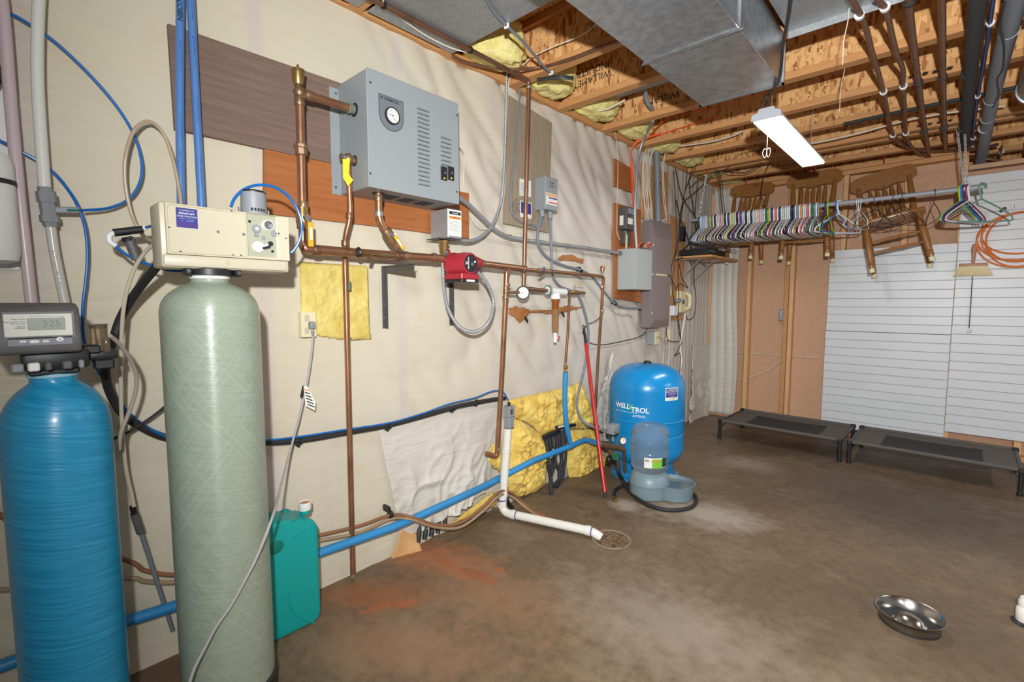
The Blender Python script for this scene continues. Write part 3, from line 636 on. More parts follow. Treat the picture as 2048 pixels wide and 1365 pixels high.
hose('blue_tube', [(10, 22, .03), (48, 42, .035), (110, 84, .04), (180, 150, .04), (235, 215, .04), (270, 275, .045), (284, 330, .05), (278, 370, .05), (255, 400, .05), (215, 417, .055), (165, 421, .07)], .0042, BLUET, 'thin blue tubing in a wide loop across the bare wall', 'tubing')
hose('blue_tube', [(-6, 279, .03), (30, 297, .035), (75, 322, .035), (110, 348, .04), (140, 385, .05), (158, 418, .06), (171, 460, .055), (175, 510, .05), (172, 560, .05), (166, 615, .05), (168, 680, .04), (190, 730, .03), (215, 770, .03), (258, 826, .035), (300, 858, .04), (345, 878, .045)], .0042, BLUET, 'thin blue tubing dropping from the green lever valve behind the blue tank', 'tubing')
for k, (x0, x1, top) in enumerate(((361, 362, -30), (380, 404, -30))):
    t = thing('blue_pipe', ['left one of two blue pipes running up the wall, with large black printing', 'right one of two blue pipes running up the wall above the cream timer'][k], 'pipe', W(x1, 430, .05))
    pts = WP([(x0, top, .05), ((x0 + x1) / 2, 200, .05), (x1, 430, .05), (x1 + 2, 520, .05)]) if k else WP([(360, -30, .05), (360, 100, .05), (360, 260, .05), (363, 430, .05), (364, 520, .05)])
    MB().tube([Vector((pts[0].x, pts[0].y, CEIL + .02))] + pts, .0125, 16).build('pipe', BLUEP, t)
    px = 363 if not k else 386
    if not k:
        q = W(361, 32, .063); text('NIBCO', .020, (q.x, q.y, W(363, 42, .063).z), (0, 0, 1), (0, -1, 0), INK, t, 'print', 'LEFT', .0001, bold=.0004)
    for j, py in enumerate((110, 250, 330) if not k else (12, 100, 220, 340)):
        q = W(362 if not k else 383 + py * .055, py, .0625); scribble((q.x + .0003, q.y, q.z), (0, 0, -1), (0, 1, 0), .09, .006, INK, t, 'print', j + 10 * k)
hose('tan_tube', [(364, 440, .10), (360, 390, .08), (346, 320, .07), (325, 265, .07), (296, 243, .075), (268, 262, .08), (252, 310, .08), (250, 360, .07), (258, 410, .065), (272, 450, .07), (292, 476, .09), (312, 485, .28)], .0052, TAN, 'tan vinyl tube looping over the cream timer head', 'tubing')
hose('blue_tube', [(462, 414, .34), (470, 396, .34), (490, 378, .34), (520, 370, .34), (555, 377, .34), (585, 402, .34), (602, 440, .34), (601, 475, .34), (588, 500, .33), (572, 512, .32)], .0042, BLUET, 'thin blue tubing arching over the grey timer motor', 'tubing')
# black check valve body with its hanging canister
t = thing('check_valve', 'black plastic tee with hanging canister left of the timer head', 'valve', W(265, 520, .2))
MB().cyl(W(227, 466, .2), W(285, 459, .2), .0105, n=18).build('tee', BLK, t)
MB().lathe([(.014, 0), (.015, .006), (.0135, .008), (.0125, .012)], W(257, 480, .2) - Vector((0, 0, .004)), W(257, 480, .2) - W(275, 520, .2), n=20).build('tee_collar', BLK, t)
MB().cyl(W(257, 476, .2), W(274, 520, .2), .0135, .0125, 20).build('canister', DGREY, t)
MB().cyl(W(270, 461, .2), W(292, 456, .2), .0075, n=14).build('fitting', WHITE, t)
MB().tube(WP([(228, 466, .2), (219, 472, .2), (220, 484, .2), (232, 492, .2)]), .0075, 12).build('fitting', WHITE, t)
MB().tube(WP([(290, 456, .2), (305, 452, .24), (318, 450, .29)]), .0042, 8).build('tube_end', BLUET, t)
hose('blue_tube', [(232, 492, .2), (250, 508, .2), (275, 521, .2), (300, 530, .22), (340, 541, .27), (385, 542, .3)], .0042, BLUET, 'thin blue tubing from the black tee passing under the timer head', 'tubing')
hose('drain_hose', [(318, 528, .27), (290, 562, .2), (262, 600, .14), (240, 640, .1), (227, 680, .10), (214, 716, .12), (211, 750, .11), (222, 790, .07), (245, 828, .05), (275, 850, .04), (320, 872, .03), (380, 884, .03), (450, 886, .03), (520, 886, .03), (600, 881, .03), (690, 866, .03), (780, 850, .03), (860, 829, .03), (920, 812, .03), (985, 800, .03), (1010, 797, .03)], .0118, BLKR, 'black rubber hose sweeping along the wall behind both tanks', 'hose')
hose('blue_tube', [(345, 876, .045), (420, 884, .045), (520, 882, .045), (600, 874, .045), (690, 860, .045), (780, 846, .045), (850, 826, .045), (900, 808, .045), (950, 796, .045), (985, 783, .045), (1005, 784, .045), (1016, 800, .045)], .004, BLUET, 'thin blue tubing tied along the top of the black hose', 'tubing')
hose('clear_tube', [(312, 486, .29), (290, 505, .24), (268, 540, .2), (252, 590, .18), (245, 640, .17), (242, 720, .15), (242, 800, .13), (246, 880, .11), (252, 940, .1), (262, 985, .09), (268, 1014, .09)], .0052, mat('clear_vinyl', (196, 184, 162), .22), 'clear vinyl tube hanging from the timer head down to the grey wand', 'tubing')
hose('clear_tube', [(220, 672, .33), (240, 690, .3), (262, 722, .26), (273, 755, .23), (270, 790, .21), (256, 830, .2), (242, 866, .2), (238, 900, .19)], .0052, mat('clear_vinyl_grey', (172, 160, 148), .22), 'greyish clear tube curving away from the blue tank controller', 'tubing')
hose('black_cable', [(342, 802, .06), (320, 822, .06), (290, 844, .06), (262, 862, .06), (240, 872, .06), (225, 880, .05)], .0042, CABLEB, 'thin black cord crossing from behind the green tank to the blue tank', 'cord')
t = thing('brine_wand', 'grey plastic wand leaning on the wall between the two tanks', 'wand', W(345, 1262, .04))
MB().cyl(W(281, 1064, .06), W(345, 1262, .03), .0062, n=14).build('rod', GREYC, t)
MB().cyl(W(268, 1028, .08), W(281, 1066, .07), .0105, n=16).build('coupler', DGREY, t)
MB().cyl(W(265, 1013, .085), W(269, 1030, .08), .0085, n=14).build('cap', BLK, t)
# wall filter canister at the edge
t = thing('filter_canister', 'white filter canister with black band cut by the left picture edge', 'filter', W(-30, 540, .1))
a, b_ = W(-60, 180, .0), W(40, 541, .0)
MB().box((.001, a.y, b_.z), (.005, W(39, 541, .003).y, W(38, 180, .003).z), .001).build('mount_plate', WHITE, t)
q = W(-18, 400, .085); zt_, zb_ = W(0, 305, .085).z, W(0, 528, .085).z; zm = W(0, 366, .085).z
MB().lathe([(.02, zb_), (.042, zb_ + .008), (.047, zb_ + .03), (.047, zt_ - .03), (.04, zt_ - .008), (.02, zt_)], (.085, q.y, 0), n=32).build('canister', WHITE, t)
MB().lathe([(.0475, zm - .006), (.049, zm - .006), (.049, zm + .006), (.0475, zm + .006)], (.085, q.y, 0), n=32).build('band', BLK, t)
MB().tube(WP([(-30, 110, .05), (-4, 130, .05), (3, 155, .05), (-6, 175, .05)]), .003, 8).build('wire', CABLEB, t)
MB().cbox(W(-6, 150, .03), (.03, .03, .05), .004).build('bracket', GREYP, t)
# ================================================================== boiler and its copper
bx, by0, by1, bz0, bz1 = .235, 1.0185, 1.472, 1.655, 2.092
t = thing('electric_boiler', 'large light grey electric boiler box with a round gauge, hung on the wall', 'boiler', (.12, 1.24, bz0))
cab = MB().box((.012, by0, bz0), (bx - .002, by1, bz1), .003).build('cabinet', GREYB2, t)
fr = MB().box((bx - .004, by0 - .002, bz0 - .002), (bx, by1 + .002, bz1 + .002), .0025).build('front_cover', GREYB, t)
a, b_ = W(666, 175, .022), W(667, 389, .022)
MB().box((.019, .978, b_.z), (.0235, by0, a.z), .001).build('mount_flange', GREYB, t)
MB().box((.019, by1, bz0 + .02), (.0235, by1 + .03, bz1 - .02), .001).build('mount_flange', GREYB, t)
for py in (187, 375): q = W(671, py, .0235); MB().cyl((.0235, q.y, q.z), (.028, q.y, q.z), .005, n=6).build('lag_bolt', STEEL, t)
def slots(px0, px1, py0, py1, n):
    a, b_ = W(px0, py0, bx), W(px0, py1, bx); y0, y1 = W(px0, 300, bx).y, W(px1, 300, bx).y; me = None
    for k in range(n):
        z = a.z + (b_.z - a.z) * k / (n - 1)
        if me is None:
            mb = MB(); mb.prism([(bx, y0, z), (bx, y0, z - .008), (bx + .006, y0 + .003, z - .008)], (0, y1 - y0, 0)); me = mb.build('louvre', GREYB, fr)
        else: o = me.copy(); col.objects.link(o); o.location.z = me.location.z + (z - a.z)
        MB().box((bx - .001, y0 + .002, z - .0095), (bx + .0006, y1, z - .0082)).build('louvre_slit', mat('slot_shadow', (54, 58, 60), .7), fr, smooth=False)
slots(834, 858, 213, 364, 18); slots(880, 901, 271, 325, 7)
# badge with the round gauge
gq = W(782, 231, bx); q0, q1 = W(757, 200, bx).y, W(807, 240, bx).y; zt_ = W(757, 186, bx).z; zc = W(782, 231, bx).z; rw = (q1 - q0) / 2; cyy = (q0 + q1) / 2
pl = lambda r_, top: [(bx, cyy - r_, top), *[(bx, cyy - r_ * math.cos(a), zc - .004 - r_ * math.sin(a)) for a in [math.pi * i / 14 for i in range(15)]], (bx, cyy + r_, top)]
bd = MB().prism(pl(rw, zt_), (.0015, 0, 0)).build('badge', mat('badge_edge', (84, 88, 94), .4), fr, smooth=False)
MB().prism([(p[0] + .0013, p[1], p[2]) for p in pl(rw - .004, zt_ - .004)], (.0006, 0, 0)).build('badge_face', mat('badge_grey', (112, 116, 122), .35), bd, smooth=False)
text('THERMOLEC', .0145, (bx + .0022, cyy - rw + .022, zt_ - .0135), RY, RZ, INK, bd, align='LEFT', depth=.0001, bold=.0003, squash=.86)
text('TK', .011, (bx + .0022, cyy - rw + .007, zt_ - .0135), RY, RZ, INK, bd, 'maker_mark', 'LEFT', .0001, .0006, .8)
gz = zc - .003
gg = MB().lathe([(.031, 0), (.033, .004), (.032, .012), (.0285, .013), (.0285, .009), (0, .009)], (bx, cyy, gz), RX, n=36).build('gauge', BLK, fr)
MB().lathe([(.0283, .0092), (.0283, .0098), (0, .0098)], (bx, cyy, gz), RX, n=32).build('dial', WHITEP, gg)
MB().bar((bx + .0105, cyy - .022, gz + .004), (bx + .0105, cyy, gz), .0016, .0006, (1, 0, 0)).build('needle', INK, gg)
MB().bar((bx + .0105, cyy, gz - .01), (bx + .0105, cyy + .016, gz - .016), .0014, .0006, (1, 0, 0)).build('needle', INK, gg)
MB().cyl((bx + .010, cyy, gz), (bx + .0115, cyy, gz), .003, n=10).build('needle_hub', INK, gg)
for k in range(15):
    a = R(200 - 220 * k / 14); MB().bar((bx + .0102, cyy + .021 * math.cos(a), gz + .021 * math.sin(a)), (bx + .0102, cyy + .025 * math.cos(a), gz + .025 * math.sin(a)), .0014, .0004, (1, 0, 0)).build('tick', REDINK if k > 9 else INK, gg, smooth=False)
for px, py in ((740, 165), (740, 347), (913, 231), (913, 384)):
    q = W(px, py, bx); MB().cyl((bx, min(q.y, by1 - .008), q.z), (bx + .004, min(q.y, by1 - .008), q.z), .0042, n=8).build('cover_screw', DSTEEL, fr)
for px in (887, 901):
    a, b_ = W(px - 6, 333, bx), W(px + 6, 360, bx); yy = W(px, 347, bx)
    bk = MB().box((bx, a.y, W(px, 361, bx).z), (bx + .006, b_.y, W(px, 334, bx).z), .001).build('breaker', BLK, fr)
    MB().cbox((bx + .01, yy.y, yy.z), (.012, .006, .01), .002).build('breaker_toggle', DGREY, bk)
    MB().cbox((bx + .0062, yy.y, yy.z - .022), (.001, .008, .006)).build('breaker_label', YTAG, bk)
me = None
for k in range(3):
    for j in range(4):
        p = F(800 + k * 27 + j * 3, 398 + k * 5 + j * 2.4, bz0)
        MB().cbox((.10 + j * .022, 1.17 + k * .09, bz0 - .001), (.010, .07, .003)).build('bottom_vent', MATS['slot_shadow'], cab, smooth=False)
h1 = Yp(709, 220, by0); MB().cyl((h1.x, by0 - .0015, h1.z), (h1.x, by0 + .002, h1.z), .026, n=28).build('pipe_hole', INK, cab)
h2 = Yp(709, 322, by0); MB().cyl((h2.x, by0 - .0015, h2.z), (h2.x, by0 + .002, h2.z), .021, n=28).build('pipe_hole', INK, cab)
h3 = F(757, 387, bz0); MB().cyl((h3.x, h3.y, bz0 - .0015), (h3.x, h3.y, bz0 + .002), .026, n=28).build('pipe_hole', INK, cab)
# ---- supply riser with air vent and ball valve
MX = .15      # the manifold stands this far off the wall
MZ = 1.405
def ringz(mb, c, r, h): return mb.lathe([(r * .93, -h), (r, -h * .7), (r, h * .7), (r * .93, h)], c, RZ, 18)
def collar(c, ax, r, m, parent, name='joint', h=.012): return MB().lathe([(r * .93, -h), (r, -h * .7), (r, h * .7), (r * .93, h)], c, ax, 18).build(name, m, parent)
hx = h1.x; ry = _hit(601, 240, 0, hx).y
t = thing('copper_riser', 'copper riser with brass air vent and yellow lever valve left of the boiler', 'pipe', (hx, ry, MZ))
zk = W(602, 186, hx).z; pr = .0152
zl_ = W(612, 500, hx).z
jn = Vector((hx, ry - .008 + .03, zl_))
MB().pipe([(hx, by0 - .001, h1.z), (hx, ry, zk), (hx, ry - .006, zl_ + .02)], pr, .03, 16).build('pipe', COP, t)
MB().ball((hx, ry, zk), (.021, .021, .023), 16, 10).build('elbow', BRONZE, t)
collar((hx, ry + .035, zk + (h1.z - zk) * .18), RY, .019, BRONZE, t, 'elbow_socket', .014)
for z in (zk - .032, W(601, 292, hx).z, W(601, 410, hx).z): collar((hx, ry - .001, z), RZ, .0185 if z > 1.8 else .018, BRONZE, t, h=.013)
zz = W(601, 300, hx).z; MB().lathe([(.018, zz - .02), (.022, zz - .018), (.022, zz + .004), (.026, zz + .006), (.026, zz + .016), (.019, zz + .018)], (hx, ry - .002, 0), n=8).build('union', BRONZE, t, angle=.3)
za, zb_ = W(598, 172, hx).z, W(598, 142, hx).z
v_ = MB().lathe([(.009, zk + .015), (.009, za), (.015, za + .004), (.020, za + .02), (.0215, zb_ - .006), (.0235, zb_ - .004), (.0235, zb_ + .002), (.016, zb_ + .006), (.005, zb_ + .008), (.004, zb_ + .02), (0, zb_ + .02)], (hx, ry - .003, 0), n=24).build('air_vent', BRASS, t)
vz = W(606, 437, hx).z; vv = MB().lathe([(.017, vz - .04), (.021, vz - .038), (.021, vz - .024), (.0235, vz - .015), (.0235, vz + .015), (.021, vz + .024), (.021, vz + .038), (.017, vz + .04)], (hx, ry - .005, 0), n=12).build('ball_valve', BRASS, t)
MB().cyl((hx + .02, ry - .003, vz), (hx + .036, ry - .003, vz), .011, n=14).build('valve_nut', CHROME, vv)
hq0, hq1 = W(616, 432, hx + .034), W(625, 488, hx + .04)
MB().bar(hq0, (hq0 + hq1) / 2, .012, .003, (1, 0, 0)).build('lever', STEEL, vv)
MB().bar(W(621, 444, hx + .036), W(622, 494, hx + .04), .02, .008, (1, 0, 0), .003).build('lever_grip', YELLOW, vv)
MB().bar(W(622, 455, hx + .041), W(623, 480, hx + .045), .009, .001, (1, 0, 0)).build('grip_label', WHITEP, vv)
# verdigris crust where it enters the boiler
MB().lathe([(.016, 0), (.019, .004), (.018, .016), (.021, .022), (.016, .026)], (hx, by0 - .002, h1.z), -RY, n=12).build('corrosion', VERD, t)
# ---- main manifold
m0, m1 = W(612, 500, MX), W(1062, 540, MX); mz = W(700, 505, MX).z
t = thing('copper_manifold', 'long copper manifold running along the wall under the boiler', 'pipe', (MX, m0.y, MZ))
MB().pipe([(hx, ry - .006, zl_ + .025), (MX, m0.y - .005, W(612, 498, MX).z), W(720, 507, MX), W(890, 518, MX)], .018, .03, 16).build('pipe', COP, t)
MB().pipe([W(955, 527, MX), W(1052, 539, MX)], .0175, .03, 16).build('pipe', COP, t)
MB().pipe([W(1045, 539, MX), W(1120, 545, MX), W(1203, 553, MX), W(1207, 556, MX), W(1203, 620, MX * .8), W(1196, 720, .06), W(1188, 862, .03)], .0108, .02, 14).build('branch_pipe', COP, t)
md = (W(900, 518, MX) - W(620, 500, MX)).normalized()
for px, py, r_ in ((632, 501, .0205), (795, 512, .021), (812, 513, .021), (868, 516, .021), (964, 528, .021), (1046, 539, .021)): collar(W(px, py, MX), md, r_, BRONZE if px > 800 else COPD, t)
for px, py in ((1075, 542), (1200, 553)): collar(W(px, py, MX), md, .0115, BRONZE, t, h=.009)
for px, py, xx in ((1204, 574, MX * .95),): collar(W(px, py, xx), RZ, .0115, SOL, t, h=.008)
# mini drain valve with black hand wheel
q = W(770, 510, MX + .03); dv = MB().ring_loop([q - md * .03, q - md * .012, q - md * .012, q + md * .01, q + md * .01, q + md * .05], [.008, .008, .013, .013, .008, .008], 14).build('drain_valve', BRONZE, t)
w_ = W(717, 505, MX + .045); MB().lathe([(.006, -.004), (.018, -.005), (.021, 0), (.018, .005), (.006, .004)], w_, md, 14).build('hand_wheel', BLK, dv); MB().cyl(w_, q - md * .02, .005, n=10).build('valve_stem', BRASS, dv)
MB().cyl(W(742, 512, MX + .03), W(738, 522, MX + .045), .008, n=12).build('drain_spout', BRONZE, dv)
# blue-wheel valve on the branch
q = W(1090, 543, MX); bv = MB().ring_loop([W(1060, 541, MX), W(1075, 542, MX), W(1075, 542, MX), W(1105, 544, MX), W(1105, 544, MX), W(1120, 545, MX)], [.011, .011, .0145, .0135, .011, .011], 12).build('shutoff_valve', BRONZE, t)
MB().cyl(W(1092, 545, MX + .01), W(1078, 551, MX + .045), .008, n=10).build('valve_spout', BRONZE, bv); MB().lathe([(.004, -.003), (.017, -.003), (.017, .003), (.004, .003)], W(1088, 540, MX + .05), (1, .6, 0), 14).build('hand_wheel', mat('blue_wheel', (40, 60, 130), .4), bv)
q = W(1205, 540, MX); MB().lathe([(.006, -.02), (.006, -.008), (.0145, -.006), (.016, .02), (.014, .024), (.003, .025), (.003, .03), (0, .03)], q, RZ, 18).build('air_vent', COP, t)
q = W(1204, 621, MX * .8); MB().lathe([(.012, -.006), (.015, -.006), (.015, .006), (.012, .006)], q, RZ, 14).build('ground_clamp', STEEL, t)
# boiler return drop with slanted ball valve
t = thing('boiler_return_pipe', 'copper return pipe under the boiler with a slanted yellow lever valve', 'pipe', (MX, h3.y, MZ))
zq = W(757, 440, h3.x).z
P = [(h3.x, h3.y, bz0 + .001), (h3.x, h3.y, zq), W(793, 500, MX) + Vector((0, 0, .008))]
MB().pipe(P, .015, .03, 16).build('pipe', COP, t)
for z in (bz0 - .02, W(757, 428, h3.x).z): collar((h3.x, h3.y, z), RZ, .0185, BRONZE if z > 1.6 else SOL, t)
P = [Vector(p) for p in P]; dd = (P[2] - P[1]); d_ = dd.normalized(); c_ = P[1] + dd * .58
bv = MB().ring_loop([c_ - d_ * .035, c_ - d_ * .033, c_ - d_ * .02, c_ + d_ * .02, c_ + d_ * .034, c_ + d_ * .036], [.017, .021, .0235, .0235, .021, .017], 12).build('ball_valve', BRONZE, t)
MB().cyl(c_ + RX * .02, c_ + RX * .04, .009, n=12).build('valve_nut', CHROME, bv)
MB().bar(W(782, 467, .21), W(795, 480, .215), .012, .003, (1, 0, 0)).build('lever', STEEL, bv); MB().bar(W(790, 472, .215), W(808, 499, .22), .017, .008, (1, 0, 0), .003).build('lever_grip', YELLOW, bv); MB().bar(W(795, 479, .222), W(804, 493, .225), .007, .001, (1, 0, 0)).build('grip_label', WHITEP, bv)
# relief valve and discharge pipe down to the floor
t = thing('relief_pipe', 'thin copper discharge pipe from the boiler relief valve down to the floor', 'pipe', (.05, W(706, 1158, .04).y, 0))
xa = h2.x; r0 = _hit(697, 345, 0, xa)
MB().cyl((xa, by0 + .001, h2.z), (xa, r0.y - .004, h2.z), .015, n=16).build('valve_port', BRONZE, t)
MB().ball((xa, r0.y, h2.z + .002), (.019, .019, .022), 16, 10).build('relief_valve', BRONZE, t)
MB().cyl((xa, r0.y - .016, h2.z + .004), (xa, r0.y - .032, h2.z + .004), .013, n=12).build('test_lever', CHROME, t)
mb = MB(); mb.prism([W(685, 318, xa + .024), W(700, 318, xa + .024), W(697, 348, xa + .024), W(706, 361, xa + .024), W(696, 373, xa + .024), W(686, 356, xa + .024)], (.001, 0, 0)); mb.build('warning_tag', YTAG, t, smooth=False)
yb = W(690, 500, .09)
MB().pipe([(xa, r0.y, h2.z), W(701, 432, xa - .005), W(690, 478, .1), W(690, 520, .07), W(693, 640, .055), W(706, 1157, .036)], .0115, .03, 14).build('pipe', COP, t)
for px, py, xx in ((699, 432, xa - .003), (690, 487, .098)): collar(W(px, py, xx), RZ, .0145, COPD, t)
collar(W(696, 572, .058), RZ, .0122, VERD, t, 'corrosion', .018); collar(W(706, 1152, .036), RZ, .0122, VERD, t, 'corrosion', .01)
# ---- brackets carrying the manifold
for k, (px, pt, pb) in enumerate(((768, 533, 657), (902, 540, 651))):
    y = W(px, pt, 0).y; z1, z0 = W(px, pt, 0).z, W(px, pb, 0).z
    t = thing('angle_bracket', ['dark steel angle bracket on the wall beside the insulation patch', 'dark steel angle bracket behind the red pump'][k], 'bracket', (.02, y, z0), 'pipe brackets')
    MB().box((.0005, y - .014, z0), (.004, y + .014, z1)).box((.004, y - .002, z0), (.02, y + .002, z1)).build('wall_leg', DSTEEL, t, smooth=False)
    MB().box((.004, y - .0025, z1 - .03), (.225, y + .0025, z1)).box((.004, y - .012, z1 - .0035), (.225, y + .012, z1)).build('arm', DSTEEL, t, smooth=False)
    for zz in (z0 + .05, z0 + .11): MB().cyl((.004, y - .008, zz), (.0065, y - .008, zz), .0035, n=8).build('screw', STEEL, t)
    for xx in (.08, .14): MB().cyl((xx, y - .003, z1 - .015), (xx, y - .0045, z1 - .015), .004, n=8).build('bolt_head', BRASS, t)
# ---- red circulator pump
pc = W(930, 524, .20); fl = W(895, 522, MX)
t = thing('circulator_pump', 'red circulator pump with black nameplate on the manifold', 'pump', (pc.x, pc.y, pc.z - .06))
g_ = W(960, 527, MX)
MB().ring_loop([fl - md * .002, fl + md * .02, (fl + g_) / 2, g_ - md * .02, g_], [.028, .03, .048, .03, .024], 18).build('volute', PUMP, t)
fa = MB(); fa.prism([fl - md * .008 + Vector((.03 * math.cos(a) * .75, -.004 * math.sin(a), .052 * math.sin(a))) for a in [2 * math.pi * i / 20 for i in range(20)]], md * .008); fo = fa.build('flange', STEEL, t)
for dz in (-.038, .038): MB().cyl(fl - md * .016 + RZ * dz, fl - md * .004 + RZ * dz, .009, n=6).build('flange_bolt', STEEL, fo)
fa = MB(); fa.prism([fl + Vector((.034 * math.cos(a) * .8, -.004 * math.sin(a), .055 * math.sin(a))) for a in [2 * math.pi * i / 20 for i in range(20)]], md * .008); fa.build('flange_ear', PUMP, t)
ax = Vector((.72, -.12, 0)).normalized(); mc0 = (fl + g_) / 2
ax = Vector((1, 0, 0)); mc0 = W(943, 527, MX + .142) - Vector((.142, 0, .004))
mo = MB().lathe([(.048, .0), (.055, .02), (.055, .032), (.049, .042), (.049, .132), (.046, .138), (0, .138)], mc0 + RZ * .004, ax, 32).build('motor', PUMP, t)
e_ = mc0 + RZ * .004 + ax * .138
MB().lathe([(.04, 0), (.04, .002), (0, .002)], e_, ax, 32).build('nameplate', BLK, mo)
sx = Vector((0, 0, 1)).cross(ax).normalized()
text('X', .022, e_ + ax * .0025 - sx * .026, (0, 0, 1), -sx, WINK, mo, 'plate_mark', 'CENTER', .0001, .0005)
for rr_, s in ((.016, 'GRUNDFOS'),): text(s, .010, e_ + ax * .0025 - sx * .016 + RZ * .0, (0, 0, 1), -sx, WINK, mo, 'plate_text', 'CENTER', .0001, .0002)
MB().lathe([(.009, 0), (.009, .003), (0, .003)], e_ + sx * .006 - RZ * .004 + ax * .002, ax, 16).build('plate_screw', DGREY, mo)
MB().cyl(e_ + sx * .023 + RZ * .008 + ax * .002, e_ + sx * .023 + RZ * .008 + ax * .003, .005, n=10).build('plate_spot', WINK, mo)
bxm = mc0 + ax * .075 - RZ * .06; old = Matrix((ax, sx, RZ)).transposed().to_4x4(); old.translation = bxm
mb = MB(); mb.M = old; mb.cbox((0, 0, .006), (.12, .105, .026), .003); jb = mb.build('terminal_box', PUMP, t)
mb = MB(); mb.M = old; mb.cbox((0, 0, -.014), (.12, .105, .014), .003); mb.build('box_base', BLK, jb)
mb = MB(); mb.M = old; mb.cbox((.061, 0, -.014), (.001, .05, .009)); mb.build('box_label', WHITEP, jb)
hose('pump_conduit', [(956, 545, .24), (975, 568, .23), (987, 605, .21), (977, 645, .2), (950, 664, .19), (920, 655, .17), (898, 622, .15), (889, 585, .14), (886, 548, .14), (886, 510, .12), (889, 488, .10)], .0095, GALVD, 'grey metal flex conduit hanging in a loop below the red pump', 'conduit', flex=True)
# ---- flow switch with its relay box
q = W(887, 480, .13); t = thing('relay_box', 'silver relay box with white label on a brass fitting above the pump', 'control box', (q.x, q.y, q.z - .05))
z0, z1 = W(905, 478, .15).z, W(905, 420, .15).z; y0, y1 = W(896, 450, .17).y, W(924, 450, .17).y
rb = MB().box((.04, y0, z0), (.17, y1, z1), .003).build('housing', GALVD, t)
lb = MB().box((.1702, y0 + .004, z0 + .01), (.171, y1 - .004, z1 - .004)).build('data_label', WHITEP, rb, smooth=False)
yc = (y0 + y1) / 2; MB().box((.1711, y0 + .008, z1 - .026), (.1714, y1 - .008, z1 - .012)).build('logo_block', INK, lb, smooth=False)
text('Honeywell', .011, (.1716, yc, z1 - .019), RY, RZ, WINK, lb, align='CENTER', depth=.0001, squash=.7)
MB().box((.1711, y0 + .008, z1 - .046), (.1714, y1 - .008, z1 - .034)).build('warning_strip', ORSTK, lb, smooth=False); text('WARNING', .008, (.1716, yc, z1 - .04), RY, RZ, INK, lb, align='CENTER', depth=.0001, squash=.7)
for k in range(8): MB().box((.1711, y0 + .008, z1 - .056 - k * .0062), (.1713, y1 - .009 - (k % 3) * .008, z1 - .0575 - k * .0062)).build('print_line', GREYP, lb, smooth=False)
MB().cbox((.11, yc - .03, z0 - .004), (.10, .11, .005), .001).build('base_plate', DSTEEL, rb)
bq = W(887, 490, .13); MB().lathe([(.016, -.09), (.016, -.04), (.021, -.04), (.021, .0), (.026, .0), (.026, .014), (.01, .016)], (bq.x, bq.y, z0 - .025), RZ, 8).build('brass_body', BRASS, t, angle=.3)
hose('relay_conduit', [(908, 476, .12), (930, 482, .11), (955, 478, .09), (976, 462, .07), (990, 440, .05), (1002, 405, .03), (1007, 360, .02), (1010, 300, .02), (1012, 230, .02), (1013, 160, .02), (1013, 140, .03)], .0095, GALVD, 'grey metal flex conduit from the ceiling down to the relay box', 'conduit', flex=True)
# ---- rigid conduit from boiler to the junction box
t = thing('steel_conduit', 'bent galvanised conduit from the boiler to the square junction box', 'conduit', W(1100, 490, .05))
MB().tube(WP([(917, 396, .12), (935, 408, .10), (958, 430, .08), (985, 456, .06), (1010, 472, .05), (1040, 479, .045), (1100, 487, .045), (1160, 495, .045), (1236, 506, .05)]), .0118, 14).build('tube', GALVD, t)
collar(W(1240, 507, .05), RY, .016, STEEL, t, 'connector', .014)
for px, py in ((1020, 474), (1134, 492), (1176, 497)): MB().lathe([(.012, -.004), (.0135, -.004), (.0135, .004), (.012, .004)], W(px, py, .046), RY, 14).build('strap', STEEL, t)
# ---- insulation patch with outlet and cord
def patch(name, pts, x, m, label, cat, amp=.012, n=34, th=.03, parent=None):
    P = [W(px, py, x) for px, py in pts]; ys = [p.y for p in P]; zs_ = [p.z for p in P]
    def inside(y, z):
        c = False; j = len(P) - 1
        for i in range(len(P)):
            if (P[i].z > z) != (P[j].z > z) and y < (P[j].y - P[i].y) * (z - P[i].z) / (P[j].z - P[i].z) + P[i].y: c = not c
            j = i
        return c
    def edge(y, z):
        best = 9
        for a, b_ in zip(P, P[1:] + P[:1]):
            ab = Vector((b_.y - a.y, b_.z - a.z)); ap = Vector((y - a.y, z - a.z)); tt = max(0, min(1, ap.dot(ab) / max(ab.dot(ab), 1e-9))); best = min(best, (ap - ab * tt).length)
        return best
    y0, y1, z0, z1 = min(ys), max(ys), min(zs_), max(zs_); h = max(y1 - y0, z1 - z0) / n
    mb = MB(); vs_ = {}
    def vert(i, j):
        if (i, j) not in vs_:
            y, z = y0 + i * h, z0 + j * h; e = edge(y, z) if inside(y, z) else 0
            k = min(1, e / (amp * 1.6)); w2 = noise.noise(Vector((y * 9, z * 9, 4))); nn = (.5 - abs(noise.noise(Vector((y * 14 + w2, z * 14, 1.7))))) * 1.3 + noise.noise(Vector((y * 40, z * 40, 5))) * .4 + noise.noise(Vector((y * 6, z * 6, 2))) * .9
            vs_[(i, j)] = mb.v((x + k * (th * .35 + amp * nn), y, z))
        return vs_[(i, j)]
    for i in range(int((y1 - y0) / h) + 1):
        for j in range(int((z1 - z0) / h) + 1):
            if inside(y0 + (i + .5) * h, z0 + (j + .5) * h): mb.f((vert(i, j), vert(i + 1, j), vert(i + 1, j + 1), vert(i, j + 1)))
    o = mb.build(name, m, parent, angle=3.1); so = o.modifiers.new('thickness', 'SOLIDIFY'); so.thickness = min(.008, x + .004) if x > 0 else .004; so.offset = -1
    return tag(o, label, cat) if label else o
